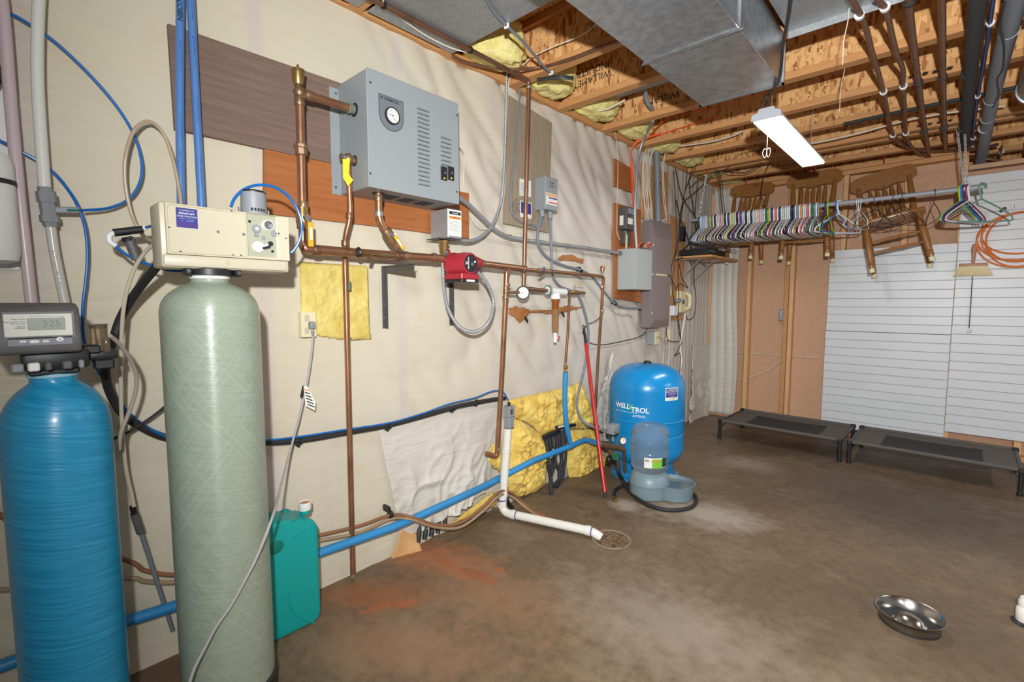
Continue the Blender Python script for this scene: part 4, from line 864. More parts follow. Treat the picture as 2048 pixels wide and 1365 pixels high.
patch('insulation_patch', [(600, 524), (603, 650), (630, 672), (690, 680), (741, 679), (738, 600), (736, 534), (680, 530)], .002, FOAMP, 'square window of yellow glass wool cut in the plastic by the outlet', 'insulation', .006, 44, .014)
t = thing('outlet_plate', 'ivory outlet plate at the corner of the square insulation window', 'outlet', W(618, 674, .03))
a, b_ = W(602, 623, .03), W(634, 674, .03); MB().box((.001, a.y, W(618, 675, .03).z), (.03, b_.y, W(618, 624, .03).z), .002).build('plate', IVORY, t)
for py in (637, 662): q = W(614, py, .03); MB().cbox((.0304, q.y, q.z), (.001, .018, .026), .0).build('socket', CREAM, t, smooth=False)
t = thing('grey_power_cord', 'grey power cord with moulded plug hanging in front of the green tank', 'power cord', W(400, 1360, .47))
q = W(624, 651, .045); MB().cbox((.044, q.y, q.z), (.026, .022, .03), .006, 2).build('plug', GREYP, t); MB().cyl(W(625, 662, .045), W(626, 673, .045), .0068, .0045, 12).build('strain_relief', GREYP, t)
MB().tube(WP([(626, 672, .045), (624, 700, .045), (617, 750, .05), (608, 795, .06), (596, 845, .08), (578, 910, .12), (560, 980, .28), (549, 1022, .42), (535, 1062, .468), (512, 1118, .476), (488, 1165, .476), (462, 1212, .474), (432, 1255, .472), (408, 1300, .47), (388, 1340, .468), (374, 1385, .466), (368, 1420, .466)]), .0042, 10).build('cord', mat('cord_grey', (168, 166, 162), .5), t)
mb = MB(); mb.prism([W(607, 772, .07), W(614, 772, .07), (W(631, 806, .075)), W(630, 822, .075), W(611, 812, .07)], (.0006, 0, 0)); tg = mb.build('warning_tag', WHITEP, t, smooth=False)
for k in range(6): MB().bar(W(609 + k * 1.2, 779 + k * 6, .0715 + k * .0008), W(618 + k * 2.3, 782 + k * 6.6, .0722 + k * .0008), .004, .0004, (1, 0, 0)).build('print_line', ORSTK if k < 1 else INK, tg)
MB().cyl(W(608, 772, .065), W(603, 795, .06), .006, n=8).build('tape', BLK, t)
# ================================================================== filter, electrical gear and what stands on the floor
def ctext(body, size, c, a0, z, r, m, parent, name='lettering', align='CENTER', bold=0.0, squash=1.0, tilt=0.0):
    o = text(body, size, (0, 0, 0), RX, RZ, m, None, name, align, .0002, bold, squash)
    for v in o.data.vertices:
        x, y, zz = v.co; a = a0 + x / r; rr = r + .0012 - y * .5
        v.co = (rr * math.cos(a), rr * math.sin(a), zz + x * tilt)
    attach(o, (c[0], c[1], z), parent); return o
def ccard(c, a0, a1, z0, z1, r, m, parent, name, th=.0008, n=6):
    mb = MB(); g = []
    for i in range(n + 1):
        a = a0 + (a1 - a0) * i / n; g.append([mb.v((c[0] + rr * math.cos(a), c[1] + rr * math.sin(a), z)) for rr, z in ((r, z0), (r + th, z0), (r + th, z1), (r, z1))])
    for p, q in zip(g, g[1:]):
        for k in range(4): mb.f((p[k], p[(k + 1) % 4], q[(k + 1) % 4], q[k]))
    mb.f(g[0]); mb.f(g[-1]); return mb.build(name, m, parent)
# ---- long copper line: under the joists, down the wall, into the filter
t = thing('copper_water_line', 'copper water line from the joists down the wall to the filter head', 'pipe', W(1047, 578, .14))
fx_ = .135
MB().pipe([(.155, .3, 2.402), (.157, 2.047, 2.402), (.15, 2.05, 2.2), W(1047, 577, fx_), W(1095, 582, fx_)], .0118, .022, 14).build('pipe', COPD, t)
for p, ax_ in (((.157, 2.047, 2.37), RZ), (W(1050, 472, .137), RZ), (W(1048, 548, fx_), RZ)): collar(p, ax_, .013, SOL, t, h=.008)
collar(W(1062, 579, fx_), RY, .013, BRONZE, t, h=.01)
for yy in (1.15, 1.62): MB().lathe([(.011, -.006), (.016, -.006), (.016, .006), (.011, .006)], (.156, yy, 2.402), RY, 14).build('pipe_clip', BLK, t)
t = thing('spin_down_filter', 'water filter with white head, amber bowl and red drain knob', 'water filter', W(1113, 690, fx_))
c_ = W(1111, 582, fx_); z_ = c_.z
hd = MB().cyl(W(1094, 581, fx_), W(1130, 585, fx_), .021, n=22).build('head', WHITE, t)
MB().lathe([(.03, -.008), (.032, -.004), (.032, .004), (.028, .008)], W(1096, 581, fx_), RY, 22).build('head_nut', mat('head_seal', (120, 132, 128), .5), hd)
zt_, zb_ = W(1111, 597, fx_).z, W(1111, 656, fx_).z
MB().lathe([(.024, zt_ + .03), (.03, zt_ + .012), (.03, zt_ - .004), (.026, zt_ - .006)], (c_.x, c_.y, 0), n=26).build('head_ring', WHITE, hd)
AMB = mat('amber_bowl', (176, 104, 44), .12, 0, trans=.55, ior=1.25); AMB2 = mat('amber_lower', (178, 138, 96), .12, 0, trans=.5, ior=1.2)
zm = W(1111, 618, fx_).z
MB().lathe([(.022, zm), (.0225, zt_)], (c_.x, c_.y, 0), n=26).build('bowl_upper', AMB, t)
MB().lathe([(.013, zb_ - .03), (.02, zb_ - .016), (.0195, zb_ - .008), (.0215, zb_ + .004), (.022, zm)], (c_.x, c_.y, 0), n=26).build('bowl_lower', AMB2, t)
MB().lathe([(.012, zm - .06), (.012, zt_ - .002)], (c_.x, c_.y, 0), n=16).build('screen', mat('filter_screen', (196, 130, 60), .6), t)
zz = W(1111, 685, fx_).z; dv = MB().lathe([(.009, zz), (.0105, zz + .002), (.0105, zz + .045), (.012, zz + .05), (.012, zz + .06)], (c_.x, c_.y, 0), n=16).build('drain_valve', WHITE, t)
MB().cyl((c_.x, c_.y + .008, zz + .028), (c_.x + .004, c_.y + .022, zz + .028), .005, n=12).build('valve_stem', WHITE, dv); MB().cbox((c_.x + .006, c_.y + .028, zz + .028), (.012, .014, .016), .003).build('red_knob', RED, dv)
t = thing('outlet_valve', 'brass ball valve with thin yellow lever right of the filter, above a copper drop', 'pipe', W(1135, 740, .1))
MB().pipe([W(1129, 585, fx_), W(1137, 586, fx_), W(1169, 586, fx_)], .0095, .01, 14).build('pipe', BRONZE, t)
vb = MB().ring_loop([W(1140, 585, fx_), W(1144, 585, fx_), W(1150, 585, fx_), W(1155, 585, fx_)], [.012, .016, .016, .012], 12).build('ball_valve', BRASS, t)
MB().cyl(W(1149, 583, fx_ + .005), W(1150, 571, fx_ + .005), .006, n=10).build('valve_stem', STEEL, vb); MB().bar(W(1150, 570, fx_ + .01), W(1168, 569, fx_ + .02), .012, .003).build('lever', YELLOW, vb)
MB().pipe([W(1139, 588, fx_), W(1136, 660, .11), W(1131, 726, .1)], .0085, .02, 14).build('drop_pipe', COPD, t)
MB().lathe([(.009, 0), (.013, .004), (.013, .02), (.010, .024), (.010, .034), (.0145, .038), (.0145, .055), (.01, .06)], W(1131, 748, .1), RZ, 8).build('adaptor', BRASS, t, angle=.3)
hose('blue_riser', [(1131, 745, .1), (1130, 775, .1), (1130, 810, .1), (1133, 850, .1), (1140, 885, .1)], .0168, BLUEPOLY, 'bright blue riser pipe in front of the torn yellow insulation', 'pipe', 16)
# ---- second copper drop with the pressure gauge
t = thing('gauge_pipe', 'copper drop pipe with round pressure gauge ending above the floor', 'pipe', W(975, 915, .05))
MB().pipe([W(1016, 541, MX), W(1013, 546, MX), W(1011, 600, MX - .01), W(1003, 760, .1), W(994, 914, .075), W(972, 908, .06)], .0142, .022, 14).build('pipe', COP, t)
for px, py, xx in ((1014, 570, .148), (1012, 584, .145), (1011, 596, .143), (996, 898, .077)): collar(W(px, py, xx), RZ, .017, BRONZE if py < 800 else SOL, t, h=.009)
MB().pipe([W(1012, 586, .145), W(1038, 585, .16)], .008, .01, 12).build('branch', BRONZE, t)
gq = W(1046, 586, .165); gax = Vector((.75, -.55, -.05)).normalized()
gg = MB().lathe([(.024, -.02), (.035, -.018), (.037, 0), (.035, .006), (.0315, .006), (.0315, .002), (0, .002)], gq, gax, 32).build('gauge', BLK, t)
MB().lathe([(.0312, .0022), (.0312, .003), (0, .003)], gq, gax, 28).build('dial', WHITEP, gg)
s_ = RZ.cross(gax).normalized(); u_ = gax.cross(s_)
MB().bar(gq + gax * .004 - s_ * .014 - u_ * .002, gq + gax * .004 + s_ * .004, .002, .0005, gax).build('needle', INK, gg)
for k in range(9): a = R(220 - 260 * k / 8); MB().bar(gq + gax * .0035 + (s_ * math.cos(a) + u_ * math.sin(a)) * .019, gq + gax * .0035 + (s_ * math.cos(a) + u_ * math.sin(a)) * .024, .0014, .0004, gax).build('tick', INK, gg, smooth=False)
# ---- torn openings in the plastic, loose clips
patch('torn_opening', [(1019, 617), (1030, 614), (1048, 616), (1060, 621), (1100, 620), (1135, 612), (1166, 615), (1140, 622), (1115, 628), (1060, 626), (1050, 638), (1040, 647), (1030, 635), (1018, 628)], .0003, KRAFT, 'long brown tear in the plastic behind the filter bowl', 'torn paper', .0006, 90, .002)
patch('torn_opening', [(1117, 516), (1125, 511), (1145, 510), (1155, 516), (1168, 518), (1166, 528), (1150, 523), (1118, 521)], .0003, KRAFT, 'brown tear in the plastic above the filter, under the steel conduit', 'torn paper', .0006, 60, .002)
for k, (px, py, lab) in enumerate(((1053, 640, 'loose black pipe clip on the wall below the gauge'), (1126, 629, 'small black pipe clip beside the filter bowl'))):
    q = W(px, py, .012); mb = MB(); mb.lathe([(.009, -.006), (.012, -.006), (.012, .006), (.009, .006)], q, (.8, .4, .5), 14, cap=False); mb.bar(q + Vector((0, -.016, .02)), q + Vector((0, .012, -.02)), .008, .003, (1, 0, 0)); one(mb, 'pipe_clip', BLK, lab, 'clip')
# ---- pump starter box and papers on the grey plywood
t = thing('pump_starter', 'grey pump starter box with black handwriting on the plywood', 'control box', W(1095, 425, .1))
y0, y1 = W(1091, 390, .10).y, W(1115.5, 390, .10).y; z1, z0 = W(1091, 351, .10).z, W(1091, 418, .10).z
hs = MB().box((.017, y0, z0), (.1, y1, z1), .003).build('housing', GREYB2, t); yc = (y0 + y1) / 2
text('PUMP\nSTART', .022, (.1004, yc, z1 - .045), RY, RZ, INK, hs, 'handwriting', 'CENTER', .0001, squash=.8)
lb = MB().box((.1, y0 + .004, z0 + .03), (.1006, y1 - .006, z0 + .098)).build('data_label', WHITEP, hs, smooth=False)
MB().box((.1006, y0 + .006, z0 + .078), (.1009, y1 - .008, z0 + .096)).build('label_band', mat('label_peach', (216, 172, 130), .5), lb, smooth=False); MB().box((.1006, y0 + .03, z0 + .066), (.1009, y1 - .008, z0 + .074)).build('label_band', NAVY, lb, smooth=False); MB().box((.1006, y0 + .03, z0 + .04), (.1009, y1 - .008, z0 + .047)).build('label_band', REDINK, lb, smooth=False)
for px in (1084, 1100): q = W(px, 426, .06); MB().lathe([(.012, -.02), (.015, -.018), (.015, .012), (.018, .012), (.018, .02), (.012, .022)], (.06, q.y, z0 - .021), RZ, 12).build('cable_gland', GREYP, hs)
def paper(name, pts, x, m, label, cat='paper'):
    mb = MB(); mb.prism([W(px, py, x) for px, py in pts], (.0006, 0, 0)); return one(mb, name, m, label, cat, smooth=False)
pp = paper('instruction_sheet', [(1039, 357), (1062, 362), (1062, 395), (1039, 391)], .0172, WHITEP, 'white instruction sheet on the plywood, crossed by the copper pipe')
for k in range(8): a, b_ = W(1041, 366 + k * 3.2, .018), W(1050 + (k % 3), 367.5 + k * 3.2, .018); MB().bar(a, b_, .003, .0003, (1, 0, 0)).build('print_line', GREYP, pp)
pp = paper('company_sticker', [(1040, 401), (1063, 406), (1063, 438), (1040, 434)], .0172, WHITEP, 'blue and white well company sticker on the plywood under the white sheet', 'sticker')
mb = MB(); mb.prism([W(px, py, .0179) for px, py in ((1042, 403), (1062, 408), (1062, 430), (1042, 426))], (.0003, 0, 0)); mb.build('blue_field', NAVY, pp, smooth=False)
for s, py in (('LARSON', 408), ('WELL DRILLING', 414), ('PUMP SERVICE', 420)): q = W(1052, py, .0185); text(s, .014 if s == 'LARSON' else .008, (.0186, q.y, q.z), RY, RZ, WINK, pp, align='CENTER', depth=.0001, squash=.7)
for k_, py in enumerate((403, 411, 419, 426)): q = W(1031, py, .0174); scribble((.0178, q.y, q.z), Vector((0, 1, .55)), Vector((0, -.55, 1)), .075, .018, INK, BACKER, 'handwriting', k_ + 3)
hose('grey_cable', [(1040, 175, .02), (1036, 240, .022), (1028, 320, .022), (1022, 380, .022), (1023, 420, .022), (1034, 440, .022), (1050, 448, .022), (1066, 451, .022), (1076, 456, .025), (1084, 446, .035), (1086, 432, .05)], .005, GREYC, 'grey cable stapled in a curve across the plywood', 'cable')
hose('grey_liquidtight', [(1084, 424, .06), (1078, 450, .06), (1075, 480, .06), (1085, 505, .055), (1105, 522, .05), (1135, 534, .04), (1160, 540, .04), (1185, 555, .04), (1210, 586, .04), (1228, 606, .04), (1250, 616, .05), (1283, 617, .07)], .0085, GREYC, 'grey flexible conduit from the starter box down to the breaker panel', 'conduit')
hose('grey_liquidtight', [(1100, 424, .06), (1101, 460, .055), (1103, 510, .05), (1104, 540, .05), (1108, 558, .05), (1120, 573, .05), (1142, 582, .07), (1157, 592, .09), (1168, 620, .09), (1176, 655, .09), (1176, 690, .08), (1168, 740, .07), (1158, 780, .07), (1154, 812, .08), (1162, 838, .10), (1180, 852, .15), (1208, 860, .26)], .0085, GREYC, 'grey flexible conduit from the starter box down to the pressure switch', 'conduit')
for k, (px, py) in enumerate(((1162, 542), (1231, 608))):
    q = W(px, py, .042); mb = MB(); mb.lathe([(.009, -.007), (.0125, -.007), (.0125, .007), (.009, .007)], q, (0, .8, -.6), 12); mb.cbox(q - Vector((.02, 0, -.012)), (.03, .012, .03)); one(mb, 'conduit_clamp', BLK, ['upper black clamp on the grey flexible conduit', 'lower black clamp on the grey flexible conduit near the panel'][k], 'clamp')
hose('black_wire', [(1203, 622, .11), (1200, 634, .11), (1190, 643, .09), (1175, 650, .05), (1166, 665, .03), (1180, 686, .02), (1205, 690, .02), (1235, 685, .02), (1270, 677, .02), (1288, 668, .04), (1295, 656, .06)], .0032, CABLEB, 'thin black ground wire from the copper clamp to the breaker panel', 'wire')
# ---- boards, boxes and breaker panel
board('backer_board', [(1230, 317), (1268, 340), (1268, 386), (1230, 372)], .001, .018, PLYO, 'short wooden backer board above the grey transformer box')
board('backer_board', [(1230, 406), (1282, 420), (1282, 606), (1230, 597)], .001, .018, PLYO, 'long wooden backer board behind the square junction box')
board('backer_board', [(1340, 430), (1372, 446), (1366, 640), (1340, 640)], .001, .014, LUMD, 'brown board right of the breaker panel behind the black cables')
board('backer_board', [(1286, 324), (1336, 346), (1336, 436), (1286, 436)], .001, .018, LUMD, 'brown board above the breaker panel behind the white cables')
def wbox(name, px0, px1, py0, py1, x0, x1, m, label, cat, parent=None, bev=.003):
    y0, y1 = W(px0, (py0 + py1) / 2, x1).y, W(px1, (py0 + py1) / 2, x1).y; z1, z0 = W(px0, py0, x1).z, W(px0, py1, x1).z
    mb = MB().box((x0, y0, z0), (x1, y1, z1), bev)
    if parent is not None: return mb.build(name, m, parent), (y0, y1, z0, z1)
    t = thing(name, label, cat, ((x0 + x1) / 2, (y0 + y1) / 2, z0)); mb.build('housing', m, t); return t, (y0, y1, z0, z1)
t, bb = wbox('transformer_box', 1253, 1268, 412, 458, .018, .085, DSTEEL, 'dark grey transformer box above the square junction box', 'control box')
MB().box((.0851, bb[0] + .02, bb[3] - .05), (.0858, bb[1] - .006, bb[3] - .01)).build('print_panel', GREYP, t, smooth=False); MB().box((.0851, bb[0] + .02, bb[2] + .04), (.0858, bb[1] - .02, bb[2] + .085)).build('data_label', WHITEP, t, smooth=False)
MB().box((.03, bb[0] - .004, bb[2] + .03), (.06, bb[0] - .0002, bb[2] + .1)).build('side_label', WHITEP, t, smooth=False)
t, bb = wbox('relay_module', 1250, 1262, 460, 489, .018, .06, DSTEEL, 'small dark relay module hung below the transformer box', 'control box')
for k in range(5): MB().tube([(.062, bb[0] + .006 * k, bb[3] - .01 - .006 * k), (.08, bb[0] - .02 + .004 * k, bb[3] - .05), (.07, bb[0] - .01 + .006 * k, bb[2] - .02), (.055, bb[0] + .02 + .004 * k, bb[2] - .045)], .0016, 6).build('wire', (CABLE, YTAG, ORANGE, CABLE, WHITE)[k], t)
JBOX = mat('junction_grey', (168, 172, 170), .4)
t, jb = wbox('junction_box', 1271, 1303, 496, 579, .018, .17, JBOX, 'large square grey junction box on the wooden board', 'junction box')
MB().box((.17, jb[0], jb[2]), (.1725, jb[1], jb[3]), .001).build('cover', JBOX, t)
t, pb = wbox('breaker_panel', 1300, 1339, 438, 656, .0185, .09, PANELG, 'tall taupe breaker panel beside the square junction box', 'breaker panel')
mb = MB(); py0, py1, pz0, pz1 = pb
g0 = [(.09, py0, pz0), (.09, py1 + .004, pz0), (.09, py1 + .004, pz1), (.09, py0, pz1)]; g1 = [(.104, py0 + .05, pz0 + .05), (.104, py1 - .008, pz0 + .05), (.104, py1 - .008, pz1 - .12), (.104, py0 + .05, pz1 - .12)]
a = [mb.v(p) for p in g0]; b_ = [mb.v(p) for p in g1]; mb.f(b_)
for i in range(4): mb.f((a[i], a[(i + 1) % 4], b_[(i + 1) % 4], b_[i]))
mb.f(list(reversed(a))); cv = mb.build('cover', PANELG, t, smooth=False)
dr = MB().box((.1042, py0 + .058, pz0 + .06), (.1075, py1 - .014, pz1 - .13), .001).build('door', mat('panel_door', (136, 124, 122), .42), t)
MB().box((.1076, py0 + .07, (pz0 + pz1) / 2 - .008), (.109, py1 - .09, (pz0 + pz1) / 2 + .006)).build('name_strip', IVORY, dr, smooth=False); MB().cbox((.11, py1 - .05, (pz0 + pz1) / 2), (.006, .04, .022), .001).build('latch', DGREY, dr)
for zz in (pz0 + .12, (pz0 + pz1) / 2, pz1 - .2): MB().cbox((.1, py0 + .03, zz), (.006, .008, .014), .001).build('hinge_clip', WHITE, cv)
# conduits and cables above the panel
t = thing('pvc_conduit', 'thick grey conduit rising from the breaker panel to the joists', 'conduit', W(1315, 440, .05))
MB().tube(WP([(1316, 444, .055), (1315, 380, .05), (1314, 330, .05), (1313, 296, .05), (1312, 282, .06)]), .0265, 20).build('tube', GREYC, t); MB().lathe([(.027, -.008), (.03, -.008), (.03, .008), (.027, .008)], W(1315, 369, .05), RZ, 20).build('strap', STEEL, t)
t = thing('flex_conduit', 'grey conduit snaking from a joist down to the junction box', 'conduit', W(1272, 494, .08))
a = F(1298, 172, 2.60); MB().tube([_hit(1293, 176, 1, 2.86), _hit(1292, 195, 1, 2.9), _hit(1298, 210, 1, 2.94), _hit(1305, 218, 1, 2.99)], .0135, 14).build('upper_bend', GREYC, t)
MB().tube([_hit(1306, 240, 1, 3.10), W(1298, 256, .22), W(1288, 276, .14), W(1280, 300, .1), W(1275, 330, .09), W(1272, 372, .09), W(1270, 410, .09), W(1270, 450, .09), W(1273, 496, .1)], .0118, 14).build('flex_tube', GALVD, t)
for k in range(3):
    pts = [_hit(1436, 231 if k else 214, 1, 3.50 if k else 3.36), _hit(1380, 250 if k else 226, 1, 3.50 if k else 3.36), _hit(1330, 264 + k if k else 240, 1, 3.50 if k else 3.34), W(1300 - k * 2, 270 + k * 3, .16), W(1278 - k * 2, 278 + k * 4, .09), W(1264 - k, 298 + k * 4, .04), W(1262 + k * 2.5, 340, .03), W(1265 + k * 2.5, 400, .03), W(1266 + k * 2, 450, .035), W(1270 + k * 2, 494, .06)]
    one(MB().tube(pts, .0042, 8), 'orange_cable', ORANGE, ['outer', 'middle', 'inner'][k] + ' one of three orange cables curving down to the junction box', 'cable', 'orange cables')
random.seed(3)
for k in range(9):
    x0 = 1287 + k * 2.4 if k < 7 else 1312 + k * 2.2; xx = .025 + random.random() * .03; top = 292 + random.random() * 10
    pts = WP([(x0 + random.uniform(6, 16), top - 6, xx + .03), (x0 + 2, top + 10, xx + .01), (x0 - 3 + random.random() * 3, 330, xx), (x0 - 2, 370, xx), (x0 - 1 + random.random() * 4, 405, xx), (x0 + 3, 424, xx), (x0 + 4, 441, xx + .02)])
    one(MB().tube(pts, .0034, 7), 'white_cable', CABLE, f'white house cable dropping into the breaker panel, {["first","second","third","fourth","fifth","sixth","seventh","eighth","ninth"][k]} of the bundle from the left', 'cable', 'white cables over the panel')
hose('white_wire', [(1230, 258, .02), (1234, 300, .01), (1236, 340, .022), (1234, 400, .022), (1234, 440, .022), (1234, 466, .03), (1240, 480, .04)], .0022, CABLE, 'thin white wire hanging left of the orange cables', 'wire')
# outlet under the panel, phone, adaptors
t, ob = wbox('surface_outlet', 1309, 1315, 664, 690, .002, .07, GALVD, 'metal outlet box with ivory cover below the breaker panel', 'outlet', bev=.002)
MB().box((.07, ob[0], ob[2]), (.076, ob[1] + .02, ob[3]), .002).build('cover', IVORY, t)
hose('ivory_power_cable', [(1315, 672, .09), (1322, 674, .09), (1327, 686, .08), (1327, 704, .06), (1326, 724, .05), (1325, 745, .05)], .005, CABLE, 'ivory cord plugged into the outlet below the panel', 'power cord')
hose('ivory_power_cable', [(1340, 630, .03), (1339, 680, .03), (1338, 715, .03), (1335, 745, .04)], .0045, CABLE, 'ivory cord hanging straight beside the breaker panel', 'power cord')
t, ph = wbox('telephone', 1361, 1374, 582, 626, .002, .05, IVORY, 'old ivory wall telephone among the black cables', 'telephone', bev=.006)
MB().tube([(.055, ph[1] - .03, ph[3] - .02), (.085, ph[1] - .03, ph[3] - .05), (.085, ph[1] - .03, ph[2] + .06), (.055, ph[1] - .03, ph[2] + .03)], .017, 12).build('handset', IVORY, t); MB().box((.0505, ph[0] + .04, ph[2] + .08), (.052, ph[1] - .06, ph[3] - .08)).build('keypad', DGREY, t)
wbox('phone_jack', 1338, 1344, 570, 592, .014, .04, IVORY, 'small ivory jack box beside the breaker panel door', 'jack', bev=.006)
wbox('power_adaptor', 1348, 1356, 612, 632, .014, .06, WHITE, 'white plug-in adaptor left of the old telephone', 'adaptor', bev=.005); wbox('power_adaptor', 1356, 1363, 597, 605, .05, .08, GREYP, 'small grey splitter clipped on the telephone', 'adaptor', bev=.003)
wbox('ivory_strip', 1337, 1343, 660, 682, .002, .03, IVORY, 'ivory outlet strip lower right of the breaker panel', 'outlet', bev=.004)
hose('white_bundle', [(1371, 628, .05), (1366, 655, .05), (1362, 680, .05), (1361, 700, .05), (1363, 720, .06), (1361, 738, .06), (1362, 752, .06)], .008, WHITE, 'white twisted cord bundle hanging below the telephone', 'cord')
random.seed(11)
names = ['first', 'second', 'third', 'fourth', 'fifth', 'sixth', 'seventh', 'eighth', 'ninth', 'tenth', 'eleventh', 'twelfth']
paths = [
 [(1345, 342), (1350, 380), (1352, 430), (1353, 480), (1349, 530), (1344, 570), (1350, 610), (1360, 660), (1362, 690)],
 [(1348, 336), (1358, 372), (1366, 404), (1362, 440), (1358, 480), (1356, 540), (1358, 600), (1356, 650), (1362, 680)],
 [(1372, 340), (1372, 370), (1366, 400), (1360, 430), (1357, 470), (1352, 500), (1345, 524), (1342, 552), (1350, 575)],
 [(1397, 318), (1388, 342), (1376, 366), (1368, 392), (1374, 410), (1388, 430), (1396, 450), (1384, 480), (1366, 500)],
 [(1397, 316), (1396, 350), (1392, 400), (1390, 440), (1392, 480), (1390, 520), (1388, 560), (1392, 600), (1388, 632), (1376, 640), (1372, 628)],
 [(1384, 334), (1378, 360), (1382, 392), (1388, 420), (1392, 446), (1394, 480), (1398, 506), (1410, 526)],
 [(1350, 400), (1362, 440), (1374, 470), (1384, 500), (1396, 520), (1414, 534)],
 [(1352, 500), (1350, 520), (1362, 516), (1374, 514), (1384, 530)],
 [(1356, 528), (1364, 556), (1376, 576), (1360, 568), (1350, 580)],
 [(1330, 656), (1336, 680), (1350, 684), (1362, 682)],
 [(1362, 684), (1354, 704), (1350, 712), (1360, 708), (1360, 740), (1358, 762)],
 [(1424, 352), (1404, 372), (1386, 388), (1370, 402), (1362, 424), (1358, 470)]]
for k, pth in enumerate(paths):
    pts = WP([(px, py, .05 + .012 * (k % 4)) for px, py in pth]); pts[0].x += .01
    one(MB().tube(pts, .0036, 7), 'black_cable', CABLEB, f'black cable in the tangle left of the hangers, {names[k]} strand counted from the breaker panel', 'cable', 'tangle of black cables')
# ---- small shelf with a recorder under the hangers
sz = W(1372, 506, .3).z
t = thing('bracket_shelf', 'small wooden shelf on white brackets under the packed hangers', 'shelf', (.15, W(1400, 506, .15).y, sz))
ya, yb_ = W(1366, 500, .0).y, W(1420, 506, .02).y
ya = 4.28; yb_ = 4.98; sz = W(1372, 503, .28).z
MB().box((.0145, ya, sz - .018), (.34, yb_, sz), .002).build('shelf_board', LUM, t)
for y in (ya + .12, yb_ - .25):
    MB().box((.002, y - .012, sz - .25), (.006, y + .012, sz - .018)).box((.002, y - .012, sz - .024), (.26, y + .012, sz - .018)).bar((.006, y, sz - .21), (.2, y, sz - .022), .018, .006).build('bracket', GREYB, t, smooth=False)
t = thing('recorder', 'flat black recorder box lying on the small wall shelf', 'electronics', (.17, 4.55, sz)); MB().box((.03, ya + .05, sz + .006), (.30, ya + .46, sz + .062), .004).build('case', BLK, t)
for dx_ in (.06, .27):
    for dy in (.08, .43): MB().cyl((dx_, ya + dy, sz), (dx_, ya + dy, sz + .007), .012, n=12).build('foot', BLKR, t)
MB().box((.3, ya + .07, sz + .03), (.3012, ya + .2, sz + .05)).build('front_window', DGREY, t, smooth=False)
t = thing('plastic_bag', 'crumpled clear plastic film lying on the recorder', 'plastic film', (.2, 4.6, sz + .065)); mb = MB()
mb.grid(lambda u, v: (.08 + .30 * u, ya + .1 + .5 * v, sz + .078 + .02 * abs(noise.noise(Vector((u * 7, v * 9, 2)))) - .02 * max(0, u - .8) * 5), 24, 24); mb.build('film', mat('film_grey', (170, 170, 172), .2, alpha=.55), t)
wbox('black_box', 1366, 1372, 452, 482, .006, .05, BLK, 'slim black box mounted behind the cable tangle beside the hangers', 'electronics')

for k in range(6):
    c0_ = W(1276 + k * 4.5, 496, .08); tipc = [ORANGE, BLK, ORANGE, CABLE, ORANGE, REDINK][k]
    one(MB().tube([c0_, c0_ + Vector((.01, .01, .03)), c0_ + Vector((.02, .03 + .004 * k, .045 - .006 * (k % 3)))], .004, 7), 'wire_end', tipc, ['orange', 'black', 'orange', 'white', 'orange', 'red'][k] + f' wire end sticking out of the junction box top, {names[k]} from the left', 'wire', 'wire ends on the junction box')
for k in range(2): hose('white_wire', [(916, 288 + k * 4, .06), (924 + k * 3, 305, .03), (926 + k * 4, 325, .012), (926 + k * 2, 350, .012), (928, 375, .012), (936, 395, .012)], .0022, CABLE, ['left', 'right'][k] + ' one of two white wires beside the boiler', 'wire', group='white wires beside the boiler')
# ================================================================== on and near the floor
# ---- blue pressure tank
tc = Vector((.365, 3.08, 0)); tr = .2555; TA = math.atan2(-3.08, CAMX - .365)
def TZ(py): return Yp(1297, py, 3.08).z
def TZf(py): return Yp(1297, py, 2.90).z
TANKB = mat('tank_blue', (4, 128, 190), .28, 0, (8, 134, 196), 4, coat=.3)
t = thing('pressure_tank', 'bright blue steel pressure tank standing on the floor by the panel', 'pressure tank', tc)
zt_ = TZ(727); zs_ = TZ(773)
z2, z3, z4 = TZf(846), TZf(874), TZ(897)
prof = [(.19, .015), (.19, z4 - .075), (.21, z4 - .06), (.24, z4 - .03), (tr, z4 + .01), (tr, z4 + .02), (tr, z3 - .014), (tr, z3 - .007), (tr - .004, z3), (tr, z3 + .007), (tr, z3 + .014), (tr, z2 - .012), (tr, z2 - .005), (tr + .003, z2), (tr, z2 + .005), (tr, z2 + .012), (tr, zs_ - .02), (tr, zs_ - .01)]
prof += [(tr * math.cos(a) ** .62, zs_ + (zt_ - zs_) * math.sin(a) ** 1.1) for a in [1.5708 * i / 12 for i in range(12)]] + [(0, zt_)]
vs_ = MB().lathe(prof, tc, n=64).build('vessel', TANKB, t, angle=.9)
MB().lathe([(.225, 0), (.235, .004), (.225, .014), (.205, .022), (.19, .05)], tc, n=56).build('base_ring', TANKB, t)
MB().lathe([(.028, zt_ - .006), (.026, zt_ + .008), (.02, zt_ + .016), (0, zt_ + .016)], tc, n=20).build('air_cap', BLK, t)
q = Vector((tc.x + .13 * math.cos(TA - .9), tc.y + .13 * math.sin(TA - .9), 0)); zz = zs_ + (zt_ - zs_) * .76
MB().lathe([(.015, -.01), (.014, .006), (.005, .008), (.005, .03), (0, .03)], (q.x, q.y, zz), n=14).build('vent_stub', BLK, t)
ctext('WELL', .046, tc, TA - R(37), TZf(815), tr, WINK, vs_, bold=.0012, align='CENTER'); ctext('TROL', .046, tc, TA - R(9), TZf(820), tr, WINK, vs_, bold=.0012); ctext('X', .055, tc, TA - R(23), TZf(816), tr, mat('lime_ink', (110, 196, 90), .5), vs_, 'logo', bold=.001)
ctext('AMTROL', .022, tc, TA - R(10), TZf(832), tr, WINK, vs_)
